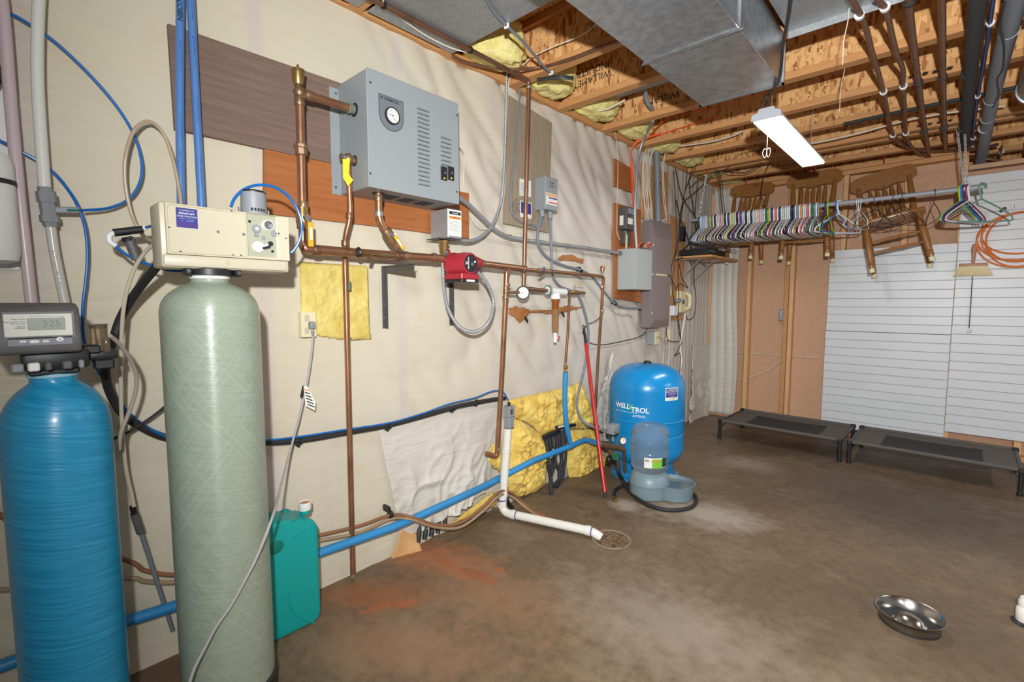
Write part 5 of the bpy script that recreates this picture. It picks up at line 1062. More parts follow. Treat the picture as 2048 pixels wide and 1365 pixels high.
ccard(tc, TA - R(50), TA - R(12), TZf(826) - .001, TZf(826) + .001, tr + .0006, WINK, vs_, 'logo_rule')
a0, a1 = TA + R(27), TA + R(50); z0, z1 = Yp(1343, 803, 2.95).z, Yp(1343, 777, 2.95).z
sk = ccard(tc, a0, a1, z0, z1, tr, WHITEP, vs_, 'company_sticker'); ccard(tc, a0 + .02, a1 - .02, z0 + .022, z1 - .005, tr + .001, NAVY, sk, 'blue_field')
am = (a0 + a1) / 2
for s, k, sz in (('LARSON', .82, .022), ('WELL DRILLING', .66, .013), ('& PUMP SERVICE', .5, .010)): ctext(s, sz, tc, am, z0 + (z1 - z0) * k, tr + .0012, WINK, sk)
for k_, zq_ in enumerate((z0 + .012, z0 + (z1 - z0) * .36)): scribble((tc.x + (tr + .0022) * math.cos(am), tc.y + (tr + .0022) * math.sin(am), zq_), (-math.sin(am), math.cos(am), 0), RZ, .06, .009, NAVY if not k_ else WINK, sk, 'fine_print', k_ + 40)
ccard(tc, TA - R(22), TA - R(5), TZf(880) - .085, TZf(880) + .005, tr, mat('plate_grey', (140, 146, 148), .4, .3), vs_, 'data_plate')
# ---- tank tee with pressure switch, gauge and hose bib
t = thing('tank_tee', 'brass tank tee with grey pressure switch and small gauge before the blue tank', 'valve set', W(1235, 900, .33))
p0, p1 = W(1204, 888, .27), W(1262, 903, .36); ax_ = (p1 - p0).normalized(); TEE = BRONZE
L_ = (p1 - p0).length
MB().ring_loop([p0, p0 + ax_ * .03, p0 + ax_ * .03, p0 + ax_ * .06, p0 + ax_ * .06, p1 - ax_ * .03, p1 - ax_ * .03, p1], [.02, .02, .024, .024, .019, .019, .024, .022], 16).build('tee_body', TEE, t)
q = W(1226, 858, .33); sw = MB().cbox(q, (.06, .075, .062), .006, 2).build('pressure_switch', GREYP, t); MB().cyl(W(1231, 866, .362), W(1231, 866, .364), .007, n=12).build('knockout', INK, sw); MB().cyl(q - RZ * .03, Vector((q.x, q.y, p0.z + .02)), .007, n=10).build('riser_nipple', GALVD, sw); MB().cbox(q - RZ * .036, (.05, .06, .012), .003).build('switch_base', BLK, sw)
q = W(1246, 882, .37); ga = Vector((.8, -.6, .05)).normalized()
gg = MB().lathe([(.02, -.016), (.024, -.012), (.024, .004), (.021, .004), (.021, .001), (0, .001)], q, ga, 24).build('gauge', BRASS, t); MB().lathe([(.0208, .0012), (.0208, .002), (0, .002)], q, ga, 20).build('dial', WHITEP, gg); MB().bar(q + ga * .003 - RZ * .003, q + ga * .003 + Vector((.006, .008, .012)), .002, .0006, ga).build('needle', INK, gg)
MB().cyl(q - RZ * .02, q - RZ * .045, .006, n=10).build('gauge_stem', BRASS, gg)
q = W(1226, 909, .37); hb = MB().cyl(q + Vector((-.03, .01, .01)), q + Vector((.02, -.01, -.005)), .013, n=12).build('hose_bib', BRASS, t); MB().lathe([(.006, -.004), (.022, -.005), (.025, 0), (.022, .005), (.006, .004)], q + Vector((.03, -.02, -.004)), (.8, -.6, 0), 12).build('green_wheel', mat('green_wheel', (30, 92, 66), .45), hb)
q2 = W(1235, 916, .39); MB().cyl(q2 + RZ * .03, q2 - RZ * .012, .011, n=12).build('bib_spout', BRASS, hb)
MB().cyl(W(1248, 905, .345), W(1250, 945, .34) , .011, n=14).build('tank_nipple', COPD, t)
MB().ball(W(1218, 920, .34), (.022, .022, .026), 12, 8).build('drain_body', BLK, t)
t = thing('garden_hose', 'black garden hose curling on the floor round the water dispenser', 'hose', F(1300, 1015)); q = W(1235, 921, .39)
MB().tube([q, W(1238, 945, .405), F(1245, 960, .05), F(1258, 982, .016), F(1282, 1003, .0115), F(1312, 1016, .0115), F(1345, 1021, .0115), F(1378, 1017, .0115), F(1392, 1006, .0115), F(1391, 993, .0115), F(1382, 985, .0115), F(1366, 976, .0115), F(1330, 968, .0115), F(1290, 966, .0115), F(1260, 969, .0115), F(1238, 976, .0115), F(1229, 985, .0115), F(1228, 996, .0115)], .0115, 12).build('tube', BLKR, t)
MB().cyl(F(1228, 997, .012), F(1233, 1003, .012), .0125, n=14).build('hose_end', BRASS, t)
# ---- pet water dispenser
DISP = mat('dispenser_blue_grey', (120, 140, 146), .4)
c1 = Vector((.56, 2.75, 0)); fr_ = (Vector((c1.x, c1.y, 0)) - Vector((CAMX, 0, 0))).normalized()
c2 = F(1348, 1008); c2 = Vector((c2.x, c2.y, 0)) + fr_ * .12
t = thing('water_dispenser', 'pet water dispenser with clear bottle on a blue grey bowl base', 'pet dispenser', c1)
def DZ(py, y=2.70): return Yp(1294, py, y).z
zb0 = .085
mb = MB(); mb.lathe([(.108, 0), (.116, .006), (.121, .06), (.122, zb0), (.124, zb0 + .004), (.12, zb0 + .03), (.105, zb0 + .062), (.085, zb0 + .078), (0, zb0 + .078)], c1, n=48); mb.build('base', DISP, t)
mb = MB(); mb.lathe([(.106, 0), (.114, .006), (.124, .088), (.127, .094), (.121, .094), (.114, .05), (.11, .03), (0, .03)], c2, n=48); bo = mb.build('bowl', DISP, t)
d_ = (c2 - c1).normalized(); n_ = d_.cross(RZ)
mb = MB(); mb.prism([c1 + d_ * .06 - n_ * .085, c2 - d_ * .06 - n_ * .08, c2 - d_ * .06 + n_ * .08, c1 + d_ * .06 + n_ * .085], (0, 0, .082)); mb.build('bridge', DISP, t)
MB().lathe([(.116, .072), (.116, .0725), (0, .0725)], c2, n=40).build('water', mat('water', (96, 112, 116), .06, 0, coat=.5), bo)
CLR = mat('clear_bottle', (226, 228, 226), .10, 0, trans=.9, ior=1.18)
z0, zt_ = zb0 + .068, DZ(853)
H_ = zt_ - z0
prof = [(.075, 0), (.095, .012), (.108, .03), (.112, .05), (.112, .5 * H_), (.106, .52 * H_), (.106, .56 * H_), (.112, .58 * H_), (.113, .72 * H_), (.108, .74 * H_), (.113, .77 * H_), (.112, .88 * H_), (.1, .96 * H_), (.08, H_), (0, H_ - .006)]
bt = MB().lathe([(r_, h_ + z0) for r_, h_ in prof], c1, n=48).build('bottle', CLR, t, angle=1.0)
CA = math.atan2(-c1.y, CAMX - c1.x)
lz0, lz1 = DZ(936, 2.65), DZ(916, 2.65)
lb = ccard(c1, CA - R(16), CA + R(58), lz0, lz1, .1125, WHITEP, bt, 'label'); ccard(c1, CA + R(8), CA + R(42), lz0 + .0, lz1 - .006, .1135, mat('lime_label', (120, 190, 60), .5), lb, 'green_field'); ccard(c1, CA + R(40), CA + R(58), lz0 + .004, lz1, .1137, mat('dark_green_label', (20, 70, 60), .5), lb, 'dark_field'); ccard(c1, CA + R(5), CA + R(36), lz0 + .04, lz0 + .047, .1139, ORSTK, lb, 'orange_band')
for k in range(9): ccard(c1, CA - R(13) + R(1.3) * k, CA - R(13) + R(1.3) * k + R(.6), lz1 - .024, lz1 - .008, .1134, INK, lb, 'barcode_bar', n=1)
# ---- blue main pipe along the wall
t = thing('blue_main_pipe', 'long sky blue plastic pipe running low along the wall to the tank', 'pipe', W(640, 1105, .05))
MB().pipe([W(-30, 1345, .05), W(262, 1240, .05), W(358, 1211, .05), W(640, 1106, .055), W(720, 1078, .08), W(800, 1050, .105), W(930, 991, .105), W(975, 970, .06), W(1012, 950, .047), W(1045, 933, .085), W(1066, 922, .10), W(1141, 893, .10)], .018, .1, 16).build('pipe', BLUEPOLY, t)
MB().pipe([W(1141, 893, .10), W(1168, 881, .09)], .018, .01, 16).build('pipe', BLUEPOLY, t)
MB().pipe([W(1172, 881, .09), W(1206, 889, .27)], .018, .01, 16).build('pipe', BLUEPOLY, t)
for px, py, xx in ((1141, 893, .095), (1170, 881, .09)): MB().ball(W(px, py, xx), (.022, .022, .022), 14, 8).build('fitting', BRONZE, t)
q = W(779, 1058, .05); MB().lathe([(.017, -.006), (.02, -.006), (.02, .006), (.017, .006)], q, RY, 14).build('pipe_strap', GALVD, t)
# brown tubing along the floor edge
for k, (dy, m, lab) in enumerate(((0, RUSTB, 'upper rusty brown tubing sagging along the foot of the wall'), (9, mat('tan_tubing', (158, 134, 104), .5), 'lower tan tubing sagging along the foot of the wall'))):
    pts = [(-20, 1020 + dy * 18, .03), (60, 1060 + dy * 13, .03), (255, 1122 + dy * 4, .035), (290, 1142 + dy * 2.4, .035), (356, 1150 + dy * 1.6, .035), (430, 1128 + dy, .04), (540, 1095 + dy, .04), (640, 1071 + dy * 1.2, .04), (720, 1052 + dy * 1.5, .04), (780, 1031 + dy * .9, .05), (820, 1034 + dy * .5, .13), (870, 1050 + dy * .5, .13), (920, 1047 + dy * .9, .13), (965, 1015 + dy * 1.0, .13), (998, 985 + dy * .8, .12), (1022, 986 + dy * .8, .09)]
    P = WP(pts) + [F(1052, 1011 + dy * .6, .02), F(1080, 1030 + dy * .5, .0085), F(1120, 1044 + dy * .4, .0085), F(1160, 1052 + dy * .4, .0085), F(1188, 1058 + dy * .3, .0085)]
    one(MB().tube(P, .0072, 9), 'brown_tubing', m, lab, 'tubing', 'drain tubing')
q = W(781, 1030, .05); mb = MB(); mb.lathe([(.012, -.008), (.017, -.008), (.017, .008), (.012, .008)], q, RY, 12); mb.cbox(q + Vector((-.03, 0, .02)), (.05, .012, .03), .002); one(mb, 'tube_clip', BLK, 'black clip holding the two brown tubes on the wall', 'clip')
for k, px in enumerate((598, 777, 906, 954)):
    q = W(px, {598: 881, 777: 851, 906: 815, 954: 803}[px] + 2, .03); mb = MB(); mb.lathe([(.0125, -.006), (.015, -.006), (.015, .006), (.0125, .006)], q, RY, 12); mb.cbox(q - Vector((.014, 0, .014)), (.025, .01, .022), .002)
    one(mb, 'hose_clip', BLK, 'black clip on the black wall hose, ' + ['right of the green tank', 'in the middle of the run', 'second from the copper drop', 'nearest the copper drop'][k], 'clip', 'hose clips')
# ---- white drain pipe
e0 = Vector((.095, 1.895, .03)); e1 = Vector((.60, 2.045, .03)); top = W(1016, 858, .085)
t = thing('drain_pipe', 'white plastic drain pipe elbowing along the floor to the drain', 'drain pipe', e0)
pr = .0225
MB().pipe([top, (e0.x, e0.y, e0.z), e1, e1 + Vector((.045, .012, -.022))], pr, .05, 20).build('pipe', PVC, t)
for p, axx in ((W(1012, 902, .088), RZ), (W(1006, 990, .093), RZ), (W(1004, 1010, .094) - RZ * .0, RZ)): MB().lathe([(pr, -.012), (pr * 1.16, -.011), (pr * 1.16, .011), (pr, .012)], p, axx, 20).build('coupling', PVC, t)
dx_ = (e1 - e0).normalized()
for p, axx in ((e0 + dx_ * .075, dx_), (e1 - dx_ * .02, dx_)): MB().lathe([(pr, -.016), (pr * 1.14, -.015), (pr * 1.14, .015), (pr, .016)], p, axx, 20).build('elbow_hub', PVC, t); MB().lathe([(pr, -.003), (pr * 1.16, -.003), (pr * 1.16, .003), (pr, .003)], p + axx * .017, axx, 20).build('primer_ring', PURPLE, t)
MB().lathe([(pr, -.003), (pr * 1.1, -.003), (pr * 1.1, .003), (pr, .003)], (e0.x - .002, e0.y + .003, .10), RZ, 20).build('primer_ring', PURPLE, t)
t = thing('drain_switch', 'grey moulded air gap fitting on top of the white drain pipe', 'fitting', W(1018, 858, .09))
q = W(1018, 828, .09); zt_ = W(1018, 812, .09).z; zb_ = W(1018, 856, .09).z
MB().box((.065, q.y - .026, (zt_ + zb_) / 2), (.115, q.y + .026, zt_), .004).box((.068, q.y - .022, zb_), (.112, q.y + .022, (zt_ + zb_) / 2 + .004), .004).build('body', GREYP, t)
MB().cbox((.1156, q.y - .006, zt_ - .03), (.001, .018, .03)).build('window', COPD, t); MB().cyl((.09, q.y, zt_ - .002), (.09, q.y, zt_ + .02), .008, n=12).build('inlet', BLK, t)
# floor drain
dc = F(1223, 1080); t = thing('drain_grate', 'rusty round floor drain with rough crusted bottom', 'drain', dc)
RUSTD = mat('drain_crust', (140, 112, 82), .8, 0, (52, 36, 24), 60, (1, 1, 1), .4, .6)
MB().lathe([(.10, .0005), (.10, .004), (.096, .006), (.09, .004), (.086, .0015), (.086, .0005)], dc, n=40).build('rim', mat('rim_grey', (150, 132, 112), .7, 0, (112, 92, 72), 30), t)
mb = MB(); mb.lathe([(.0855, .0006), (.0855, .003), (.07, .004), (.05, .0045), (.03, .004), (.015, .004), (0, .004)], dc, n=40)
for v in mb.bm.verts: v.co.z += .002 * abs(noise.noise(v.co * 60)) if v.co.z > .002 else 0
mb.build('crust', RUSTD, t)
# ---- torn yellow batts at the foot of the wall
def zz_(pts): return [(960 + a / 5.686, 760 + b_ / 5.686) for a, b_ in pts]
patch('insulation_batt', zz_([(330, 230), (420, 200), (600, 170), (700, 140), (860, 115), (1000, 90), (1140, 20), (1165, 70), (1250, 280), (1320, 390), (1320, 520), (1200, 560), (1000, 560), (860, 560), (840, 620), (700, 640), (560, 500), (380, 440)]), .012, FOAMD, 'upper torn yellow glass wool batt between the drain pipe and the blue riser', 'insulation', .034, 90, .06)
patch('insulation_batt', zz_([(350, 420), (470, 470), (690, 620), (740, 700), (760, 900), (750, 1180), (640, 1275), (460, 1335), (330, 1290), (300, 1120), (330, 700)]), .016, FOAMD, 'lower left yellow glass wool batt behind the white drain pipe', 'insulation', .038, 90, .08)
patch('insulation_batt', zz_([(1010, 580), (1300, 560), (1340, 700), (1420, 840), (1450, 990), (1400, 1045), (1220, 1095), (1110, 1200), (1030, 1170), (990, 1000), (985, 800)]), .016, FOAMD, 'lower right yellow glass wool batt behind the red pole', 'insulation', .038, 90, .09)
patch('insulation_batt', [(1000, 850), (992, 880), (965, 905), (972, 925), (1000, 945), (1003, 900)], .006, FOAMD, 'small triangle of yellow glass wool left of the white drain pipe', 'insulation', .01, 30, .02)
patch('insulation_batt', [(985, 985), (1000, 1000), (985, 1015), (940, 1036), (905, 1048), (930, 1025)], .006, FOAMD, 'thin strip of yellow glass wool low behind the brown tubes', 'insulation', .008, 40, .02)
# black feed tubes
random.seed(5)
t = thing('tube_bundle', 'bundle of black plastic tubes coming out of the floor in the torn insulation', 'tubing', W(1115, 990, .05))
for k in range(7):
    px = 1091 + k * 6.2; py = 874 - k * 2.4
    pts = WP([(px, py, .045), (px + 2 + random.random() * 2, py + 22, .06), (px + 3 + random.uniform(-4, 5), py + 55, .062 + .02 * random.random()), (px + random.uniform(-4, 12), py + 85, .075 + .02 * random.random()), (px + random.uniform(-8, 14), 992 - k * 3.5 - 8 * random.random(), .10 + .02 * random.random())])
    MB().tube(pts, .0095 + .003 * random.random(), 9).build('tube', BLKR, t)
MB().bar(W(1086, 876, .05), W(1120, 862, .05), .02, .03, bevel=.003).build('clamp_bar', BLK, t); MB().bar(W(1112, 856, .06), W(1150, 850, .06), .02, .02, bevel=.003).build('manifold_bar', BLK, t)
mb = MB(); mb.prism([W(1098, 912, .085), W(1106, 898, .085), W(1118, 905, .085), W(1112, 908, .085), W(1100, 918, .085)], (.001, 0, 0)); mb.build('paper_tag', WHITEP, t, smooth=False)
MB().bar(W(1117, 855, .075), W(1129, 852, .075), .012, .002, (1, 0, 0)).build('paper_tag', WHITEP, t)
one(MB().tube([W(1010, 985, .06), W(1014, 1000, .08), F(1020, 1012, .02), F(1026, 1016, .012)], .012, 10), 'black_tube', BLKR, 'stub of black tube on the floor behind the white drain pipe', 'tubing')
for k in range(5): one(MB().tube(WP([(838 + k * 13, 1052 - k * 4, .015), (838 + k * 13, 1068 - k * 4, .03), (836 + k * 13, 1085 - k * 6, .035)]), .012, 9), 'black_tube', BLKR, f'black tube stub under the brown tubes, {names[k]} from the left', 'tubing', 'black stubs at the wall foot')
# ---- loose plastic: pale overlay and the bulging drape
def drape(name, quad, fn, nu, nv, m, label, th=.0):
    A, B_, C_, D_ = [Vector((0, *W(px, py, 0).yz)) for px, py in quad]
    mb = MB()
    def f(u, v):
        p = (A * (1 - u) + B_ * u) * (1 - v) + (D_ * (1 - u) + C_ * u) * v
        return (fn(u, v), p.y, p.z)
    mb.grid(f, nu, nv); o = one(mb, name, m, label, 'plastic sheet', angle=3.1)
    so = o.modifiers.new('thickness', 'SOLIDIFY'); so.thickness = .0008; so.offset = 1; return o
def fold(u, v, s, k):
    w = noise.noise(Vector((u * 2.6, v * 2.6, s + 20))) * 1.8; w2 = noise.noise(Vector((u * 2.2 + 9, v * 2.2, s))) * 1.5
    return (1 - abs(noise.noise(Vector((u * k + v * k * .55 + w, v * k * .5 - u * .8 + w2, s))))) ** 4
drape('plastic_drape', [(757, 858), (1000, 800), (975, 975), (800, 1085)], lambda u, v: .003 + (.062 * max(0, math.sin(math.pi * min(1, u * 1.02))) * v ** 1.1 * (.35 + .65 * fold(u, v, 8, 3.4)) + .022 * fold(u, v, 12, 5) * v), 80, 70, SHEETW, 'loose bulging plastic sheet torn off the wall above the blue pipe')
drape('plastic_flap', [(800, 1060), (826, 1052), (830, 1097), (778, 1121)], lambda u, v: .012 + .05 * u * v, 12, 12, mat('stained_sheet', (206, 168, 120), .5, 0, (190, 130, 70), 12), 'stained plastic flap at the foot of the wall under the blue pipe')
drape('plastic_flap', [(1185, 830), (1222, 700), (1226, 880), (1212, 912)], lambda u, v: .006 + .03 * fold(u, v, 5, 5) + .02 * v, 20, 30, SHEETW, 'loose white plastic hanging between the copper pipe and the blue tank')
# ---- red pole leaning on the wall
a, b_ = F(1211, 996, .0), W(1168, 657, .045)
t = thing('red_pole', 'red pole with black hanging grip leaning on the wall by the tank', 'pole', a)
d_ = (b_ - a); MB().cyl(a + d_ * .03, a + d_ * .9, .0115, n=16).build('shaft', RED, t); MB().cyl(a + d_ * .001, a + d_ * .035, .0095, n=14).build('tip', BLK, t); MB().cyl(a + d_ * .89, a + d_ * .985, .011, .008, 14).build('grip', BLK, t); MB().tube([a + d_ * .98, a + d_ * 1.0 + Vector((0, .012, .005)), a + d_ * 1.02, a + d_ * 1.0 - Vector((0, .012, -.002)), a + d_ * .975], .003, 8).build('hang_loop', BLK, t)
# ---- teal jug
TEAL = mat('teal_plastic', (0, 146, 140), .42, 0, (4, 152, 146), 5, bump=.05, bscale=80)
jx0, jx1 = .065, .19
t = thing('water_jug', 'teal plastic water jug with white cap beside the green tank', 'jug', W(595, 1260, .13))
jz = lambda py: W(600, py, jx1).z
zt_ = W(600, 1040, jx1).z
yl, yr = W(505, 1150, jx1).y, W(640, 1130, jx1).y
zr = zt_ - .005
out = [(yl + .03, .0), (yr - .03, 0), (yr - .006, .01), (yr, .035), (yr, zr - .05), (yr - .012, zr - .02), (yr - .035, zr - .004), (yr - .075, zr), (yr - .10, zr + .014), (yr - .135, zr + .022), (yl + .035, zr + .012), (yl, zr - .03), (yl, .03), (yl + .008, .008)]
mb = MB(); mb.prism([(jx0, y, z) for y, z in out], (jx1 - jx0, 0, 0)); bmesh.ops.bevel(mb.bm, geom=[e for e in mb.bm.edges], offset=.012, segments=3, profile=.5, affect='EDGES'); bd = mb.build('body', TEAL, t, angle=1.2)
hq = W(557, 1100, jx1); MB().ball((jx1 - .004, hq.y - .01, hq.z + .012), (.0075, .035, .03), 20, 10).build('handle_recess', mat('teal_shade', (0, 112, 98), .45), bd)
MB().ring_loop(fillet([(jx1 + .0005, W(628, 1110, jx1).y, W(628, 1110, jx1).z), (jx1 + .0005, W(575, 1190, jx1).y, W(575, 1190, jx1).z), (jx1 + .0005, W(585, 1225, jx1).y, W(585, 1225, jx1).z), (jx1 + .0005, W(630, 1248, jx1).y, W(630, 1248, jx1).z)], .02), .003, 8).build('moulded_rib', TEAL, bd)
MB().ring_loop(fillet([(jx1 + .0005, W(619, 1105, jx1).y, W(619, 1105, jx1).z), (jx1 + .0005, W(565, 1185, jx1).y, W(565, 1185, jx1).z), (jx1 + .0005, W(548, 1195, jx1).y, W(548, 1195, jx1).z)], .02), .003, 8).build('moulded_rib', TEAL, bd)
cq = W(611, 1030, .13); MB().lathe([(.018, zr - .004), (.018, zr + .012)], (.128, cq.y, 0), n=24).build('neck', TEAL, t)
cp = MB().lathe([(.022, zr + .01), (.023, zr + .012), (.0225, zr + .036), (.02, zr + .039), (.017, zr + .036), (0, zr + .036)], (.128, cq.y, 0), n=28).build('cap', WHITE, t)
MB().lathe([(.0165, zr + .0362), (.0165, zr + .037), (0, zr + .037)], (.128, cq.y, 0), n=20).build('cap_dirt', mat('cap_brown', (196, 150, 104), .7), cp)
q = W(597, 1070, jx1); scribble((jx1 + .001, q.y, q.z), Vector((0, 1, .25)), Vector((0, -.25, 1)), .05, .014, TEAL, bd, 'embossing', 8)
# ---- steel bowl and the white post at the right edge
c_ = F(1818, 1248); t = thing('steel_bowl', 'round stainless steel bowl with raised centre on the floor', 'bowl', c_)
BR = .105
MB().lathe([(.086, .0), (.09, .001), (.101, .044), (.106, .046), (.1065, .048), (.104, .0485), (.0995, .046), (.088, .006), (.052, .006), (.046, .013), (.036, .024), (.022, .031), (0, .034)], c_, n=64).build('dish', SS, t, angle=1.0)
MB().lathe([(.087, .0), (.0925, .0), (.093, .006), (.0905, .0062)], c_, n=48).build('rubber_ring', BLKR, t)
c_ = F(2052, 1248); t = thing('white_jug', 'white container with black base cut by the right picture edge', 'container', c_)
MB().lathe([(.026, .006), (.03, .012), (.03, .055), (.024, .065), (.026, .085), (.02, .1), (0, .1)], c_, n=28).build('body', PVC, t); MB().lathe([(.04, 0), (.042, .004), (.034, .01), (0, .01)], c_, n=28).build('foot', BLK, t)
# ================================================================== under the joists
# ---- main duct
t = thing('main_duct', 'wide galvanised main duct hanging under the joists', 'duct', (1.1, 1.0, 2.2))
dx0, dx1, dy1, dz0 = .915, 1.283, 2.505, 2.2
MB().box((dx0, -2.6, dz0), (dx1, dy1, CEIL - .002), .002).build('duct_body', GALV, t)
MB().box((dx0 - .006, dy1 - .012, dz0 - .004), (dx1 + .006, dy1 + .003, dz0 + .004)).box((dx1 - .002, dy1 - .012, dz0 - .004), (dx1 + .006, dy1 + .003, CEIL - .002)).box((dx0 - .006, dy1 - .012, dz0 - .004), (dx0 + .002, dy1 + .003, CEIL - .002)).build('end_flange', STEEL, t, smooth=False)
for yy in (1.9,):
    MB().box((dx0 - .004, yy - .012, dz0 - .004), (dx1 + .004, yy + .012, dz0 - .0002)).build('drive_cleat', GALV, t, smooth=False)
    for xx in (dx0 + .01, dx1 - .01): MB().cbox((xx, yy, dz0 - .005), (.05, .008, .006)).build('cleat_tab', STEEL, t, smooth=False)
    MB().box((dx1, yy - .006, dz0), (dx1 + .006, yy + .006, CEIL - .004)).build('side_cleat', STEEL, t, smooth=False)
mb = MB()      # pyramid crossbreak pressed into the underside
c_ = ((dx0 + dx1) / 2, 2.2, dz0 - .006); cs = [(dx0 + .008, 1.92, dz0 - .0006), (dx1 - .008, 1.92, dz0 - .0006), (dx1 - .008, dy1 - .02, dz0 - .0006), (dx0 + .008, dy1 - .02, dz0 - .0006)]
vc = mb.v(c_); vv_ = [mb.v(p) for p in cs]
for i in range(4): mb.f((vv_[i], vv_[(i + 1) % 4], vc))
mb.f(list(reversed(vv_))); mb.build('crossbreak', GALV, t, smooth=False)
# panned joist bays
def pan(x0, x1, y0, y1, z, label, lip=True):
    t = thing('joist_pan', label, 'sheet metal', ((x0 + x1) / 2, (y0 + y1) / 2, z)); MB().box((x0, y0, z), (x1, y1, z + .002)).build('pan_sheet', GALVP, t, smooth=False)
    if lip: MB().box((x0, y1 - .002, z - .03), (x1, y1, z)).build('pan_lip', GALVP, t, smooth=False)
pan(.05, .9, 1.14, 1.60, CEIL - .006, 'flat sheet metal pan between the joists above the boiler', False)
pan(.05, .9, .10, 1.10, CEIL - .007, 'flat sheet metal pan between the joists at the upper left', False)
pan(1.30, 2.6, 1.6, 2.49, CEIL - .006, 'sheet metal pan under the joists right of the main duct')
# ---- round duct stub and elbow at the right edge
t = thing('round_duct', 'round galvanised duct at the upper right edge', 'duct', (2.42, 3.5, 2.3))
MB().cyl((2.175, -2.4, 2.315), (2.175, 3.72, 2.315), .082, n=32).build('duct_tube', GALV, t); MB().lathe([(.082, 0), (.087, .002), (.087, .02), (.082, .022)], (2.175, 3.0, 2.315), RY, 32).build('joint_band', GALV, t); MB().lathe([(.082, 0), (.088, .002), (.088, .03), (.078, .034)], (2.175, 3.70, 2.315), RY, 32).build('end_cap', GALV, t)
one(MB().tube([(2.30, 4.5, 2.32), (2.28, 4.9, 2.34), (2.3, 5.25, 2.33), (2.33, 5.6, 2.33)], .055, 20), 'round_duct', GALVD, 'smaller round duct beyond the partition at the right', 'duct')
# ---- pipes along the joists
def cpipe(name, pts, r, m, label, z, cat='pipe', clips=(), clipm=WHITE, bolts=False):
    P = [F(px, py, z) for px, py in pts]; e = P[0] - (P[1] - P[0]).normalized() * 3.4; e.z = z
    t = thing(name, label, cat, P[0]); MB().tube([e, e.lerp(P[0], .5), e.lerp(P[0], .9)] + P, r, 12).build('pipe', m, t)
    for px, py in clips:
        q = F(px, py, z); MB().lathe([(r, -.008), (r * 1.6, -.008), (r * 1.6, .008), (r, .008)], q, RY, 16).build('clip', clipm, t)
        if bolts:
            for s in (-1, 1): MB().lathe([(.012, 0), (.012, .003), (0, .006)], (q.x + s * .028, q.y - .03, CEIL), (0, 0, -1), 12).build('clip_screw', BLK, t)
    return t
cpipe('copper_pipe', [(1704, 0), (1726, 40), (1746, 110), (1766, 180), (1778, 240), (1787, 270), (1808, 290), (1840, 300), (1900, 301), (1960, 297), (1996, 289)], .0112, COPD, 'first copper pipe from the duct, bending right under the joists', 2.385, clips=((1719, 31), (1767, 184), (1786, 271)))
cpipe('copper_pipe', [(1757, 0), (1772, 20), (1784, 70), (1794, 110), (1806, 140), (1806, 172), (1810, 220), (1812, 267), (1824, 295), (1850, 312), (1900, 315), (1960, 313), (2000, 321)], .0112, COPD, 'second copper pipe from the duct, bending right below the first', 2.384, clips=((1770, 15), (1807, 173), (1812, 267)))
cpipe('copper_pipe', [(1817, 0), (1825, 70), (1837, 165), (1850, 260), (1858, 306)], .0135, COPD, 'third copper pipe from the duct, straight with black clips', 2.388, clips=((1818, 3), (1837, 165), (1849, 261)), clipm=BLK, bolts=True)
cpipe('copper_pipe', [(1884, 0), (1885, 70), (1886, 155), (1889, 255), (1892, 302)], .0135, COPD, 'fourth copper pipe from the duct, straight beside the black insulated one', 2.388, clips=((1885, 155), (1889, 254)), clipm=BLK, bolts=True)
t = cpipe('insulated_pipe', [(1956, 0), (1948, 80), (1936, 200), (1929, 292)], .029, mat('black_foam', (56, 55, 53), .8), 'thick black foam insulated pipe under the joists', 2.375)
for px, py in ((1936, 146), (1927, 255)): MB().lathe([(.029, -.004), (.0302, -.003), (.0302, .003), (.029, .004)], F(px, py, 2.375), RY, 18).build('foam_joint', BLK, t)
cpipe('blue_pipe', [(1986, 0), (1972, 100), (1956, 190), (1948, 250), (1945, 290)], .0085, mat('navy_pipe', (44, 66, 120), .4), 'thin navy blue pipe with white clips under the joists', 2.39, clips=((1981, 47), (1955, 193), (1946, 277)))
t = cpipe('grey_vent_pipe', [(2033, 0), (2012, 80), (1990, 170), (1976, 240), (1966, 300), (1958, 336)], .034, GREYC, 'thick grey vent pipe with wires tied to it under the joists', 2.365)
for px, py in ((2018, 62), (1984, 198), (1976, 236), (1970, 256)): MB().lathe([(.0342, -.003), (.0356, -.003), (.0356, .003), (.0342, .003)], F(px, py, 2.365), RY, 20).build('wire_tie', GALVD, t)
P = [F(px, py, 2.33) for px, py in ((2010, 0), (2002, 50), (2008, 100), (2005, 140), (1994, 160), (1998, 190), (1986, 215))]; MB().tube(P, .0035, 7).build('taped_wire', CABLEB, t)
hl = thing('pipe_hanger', 'copper loop hanger at the end of the bent copper pipes', 'hanger', F(2003, 300, 2.37)); MB().tube([F(2003, 292, 2.385), F(2003, 302, 2.36), F(2003, 312, 2.385)], .006, 8).build('loop', COPD, hl); MB().cbox(F(2003, 304, 2.40), (.03, .02, .03), .003).build('clip', WHITE, hl)
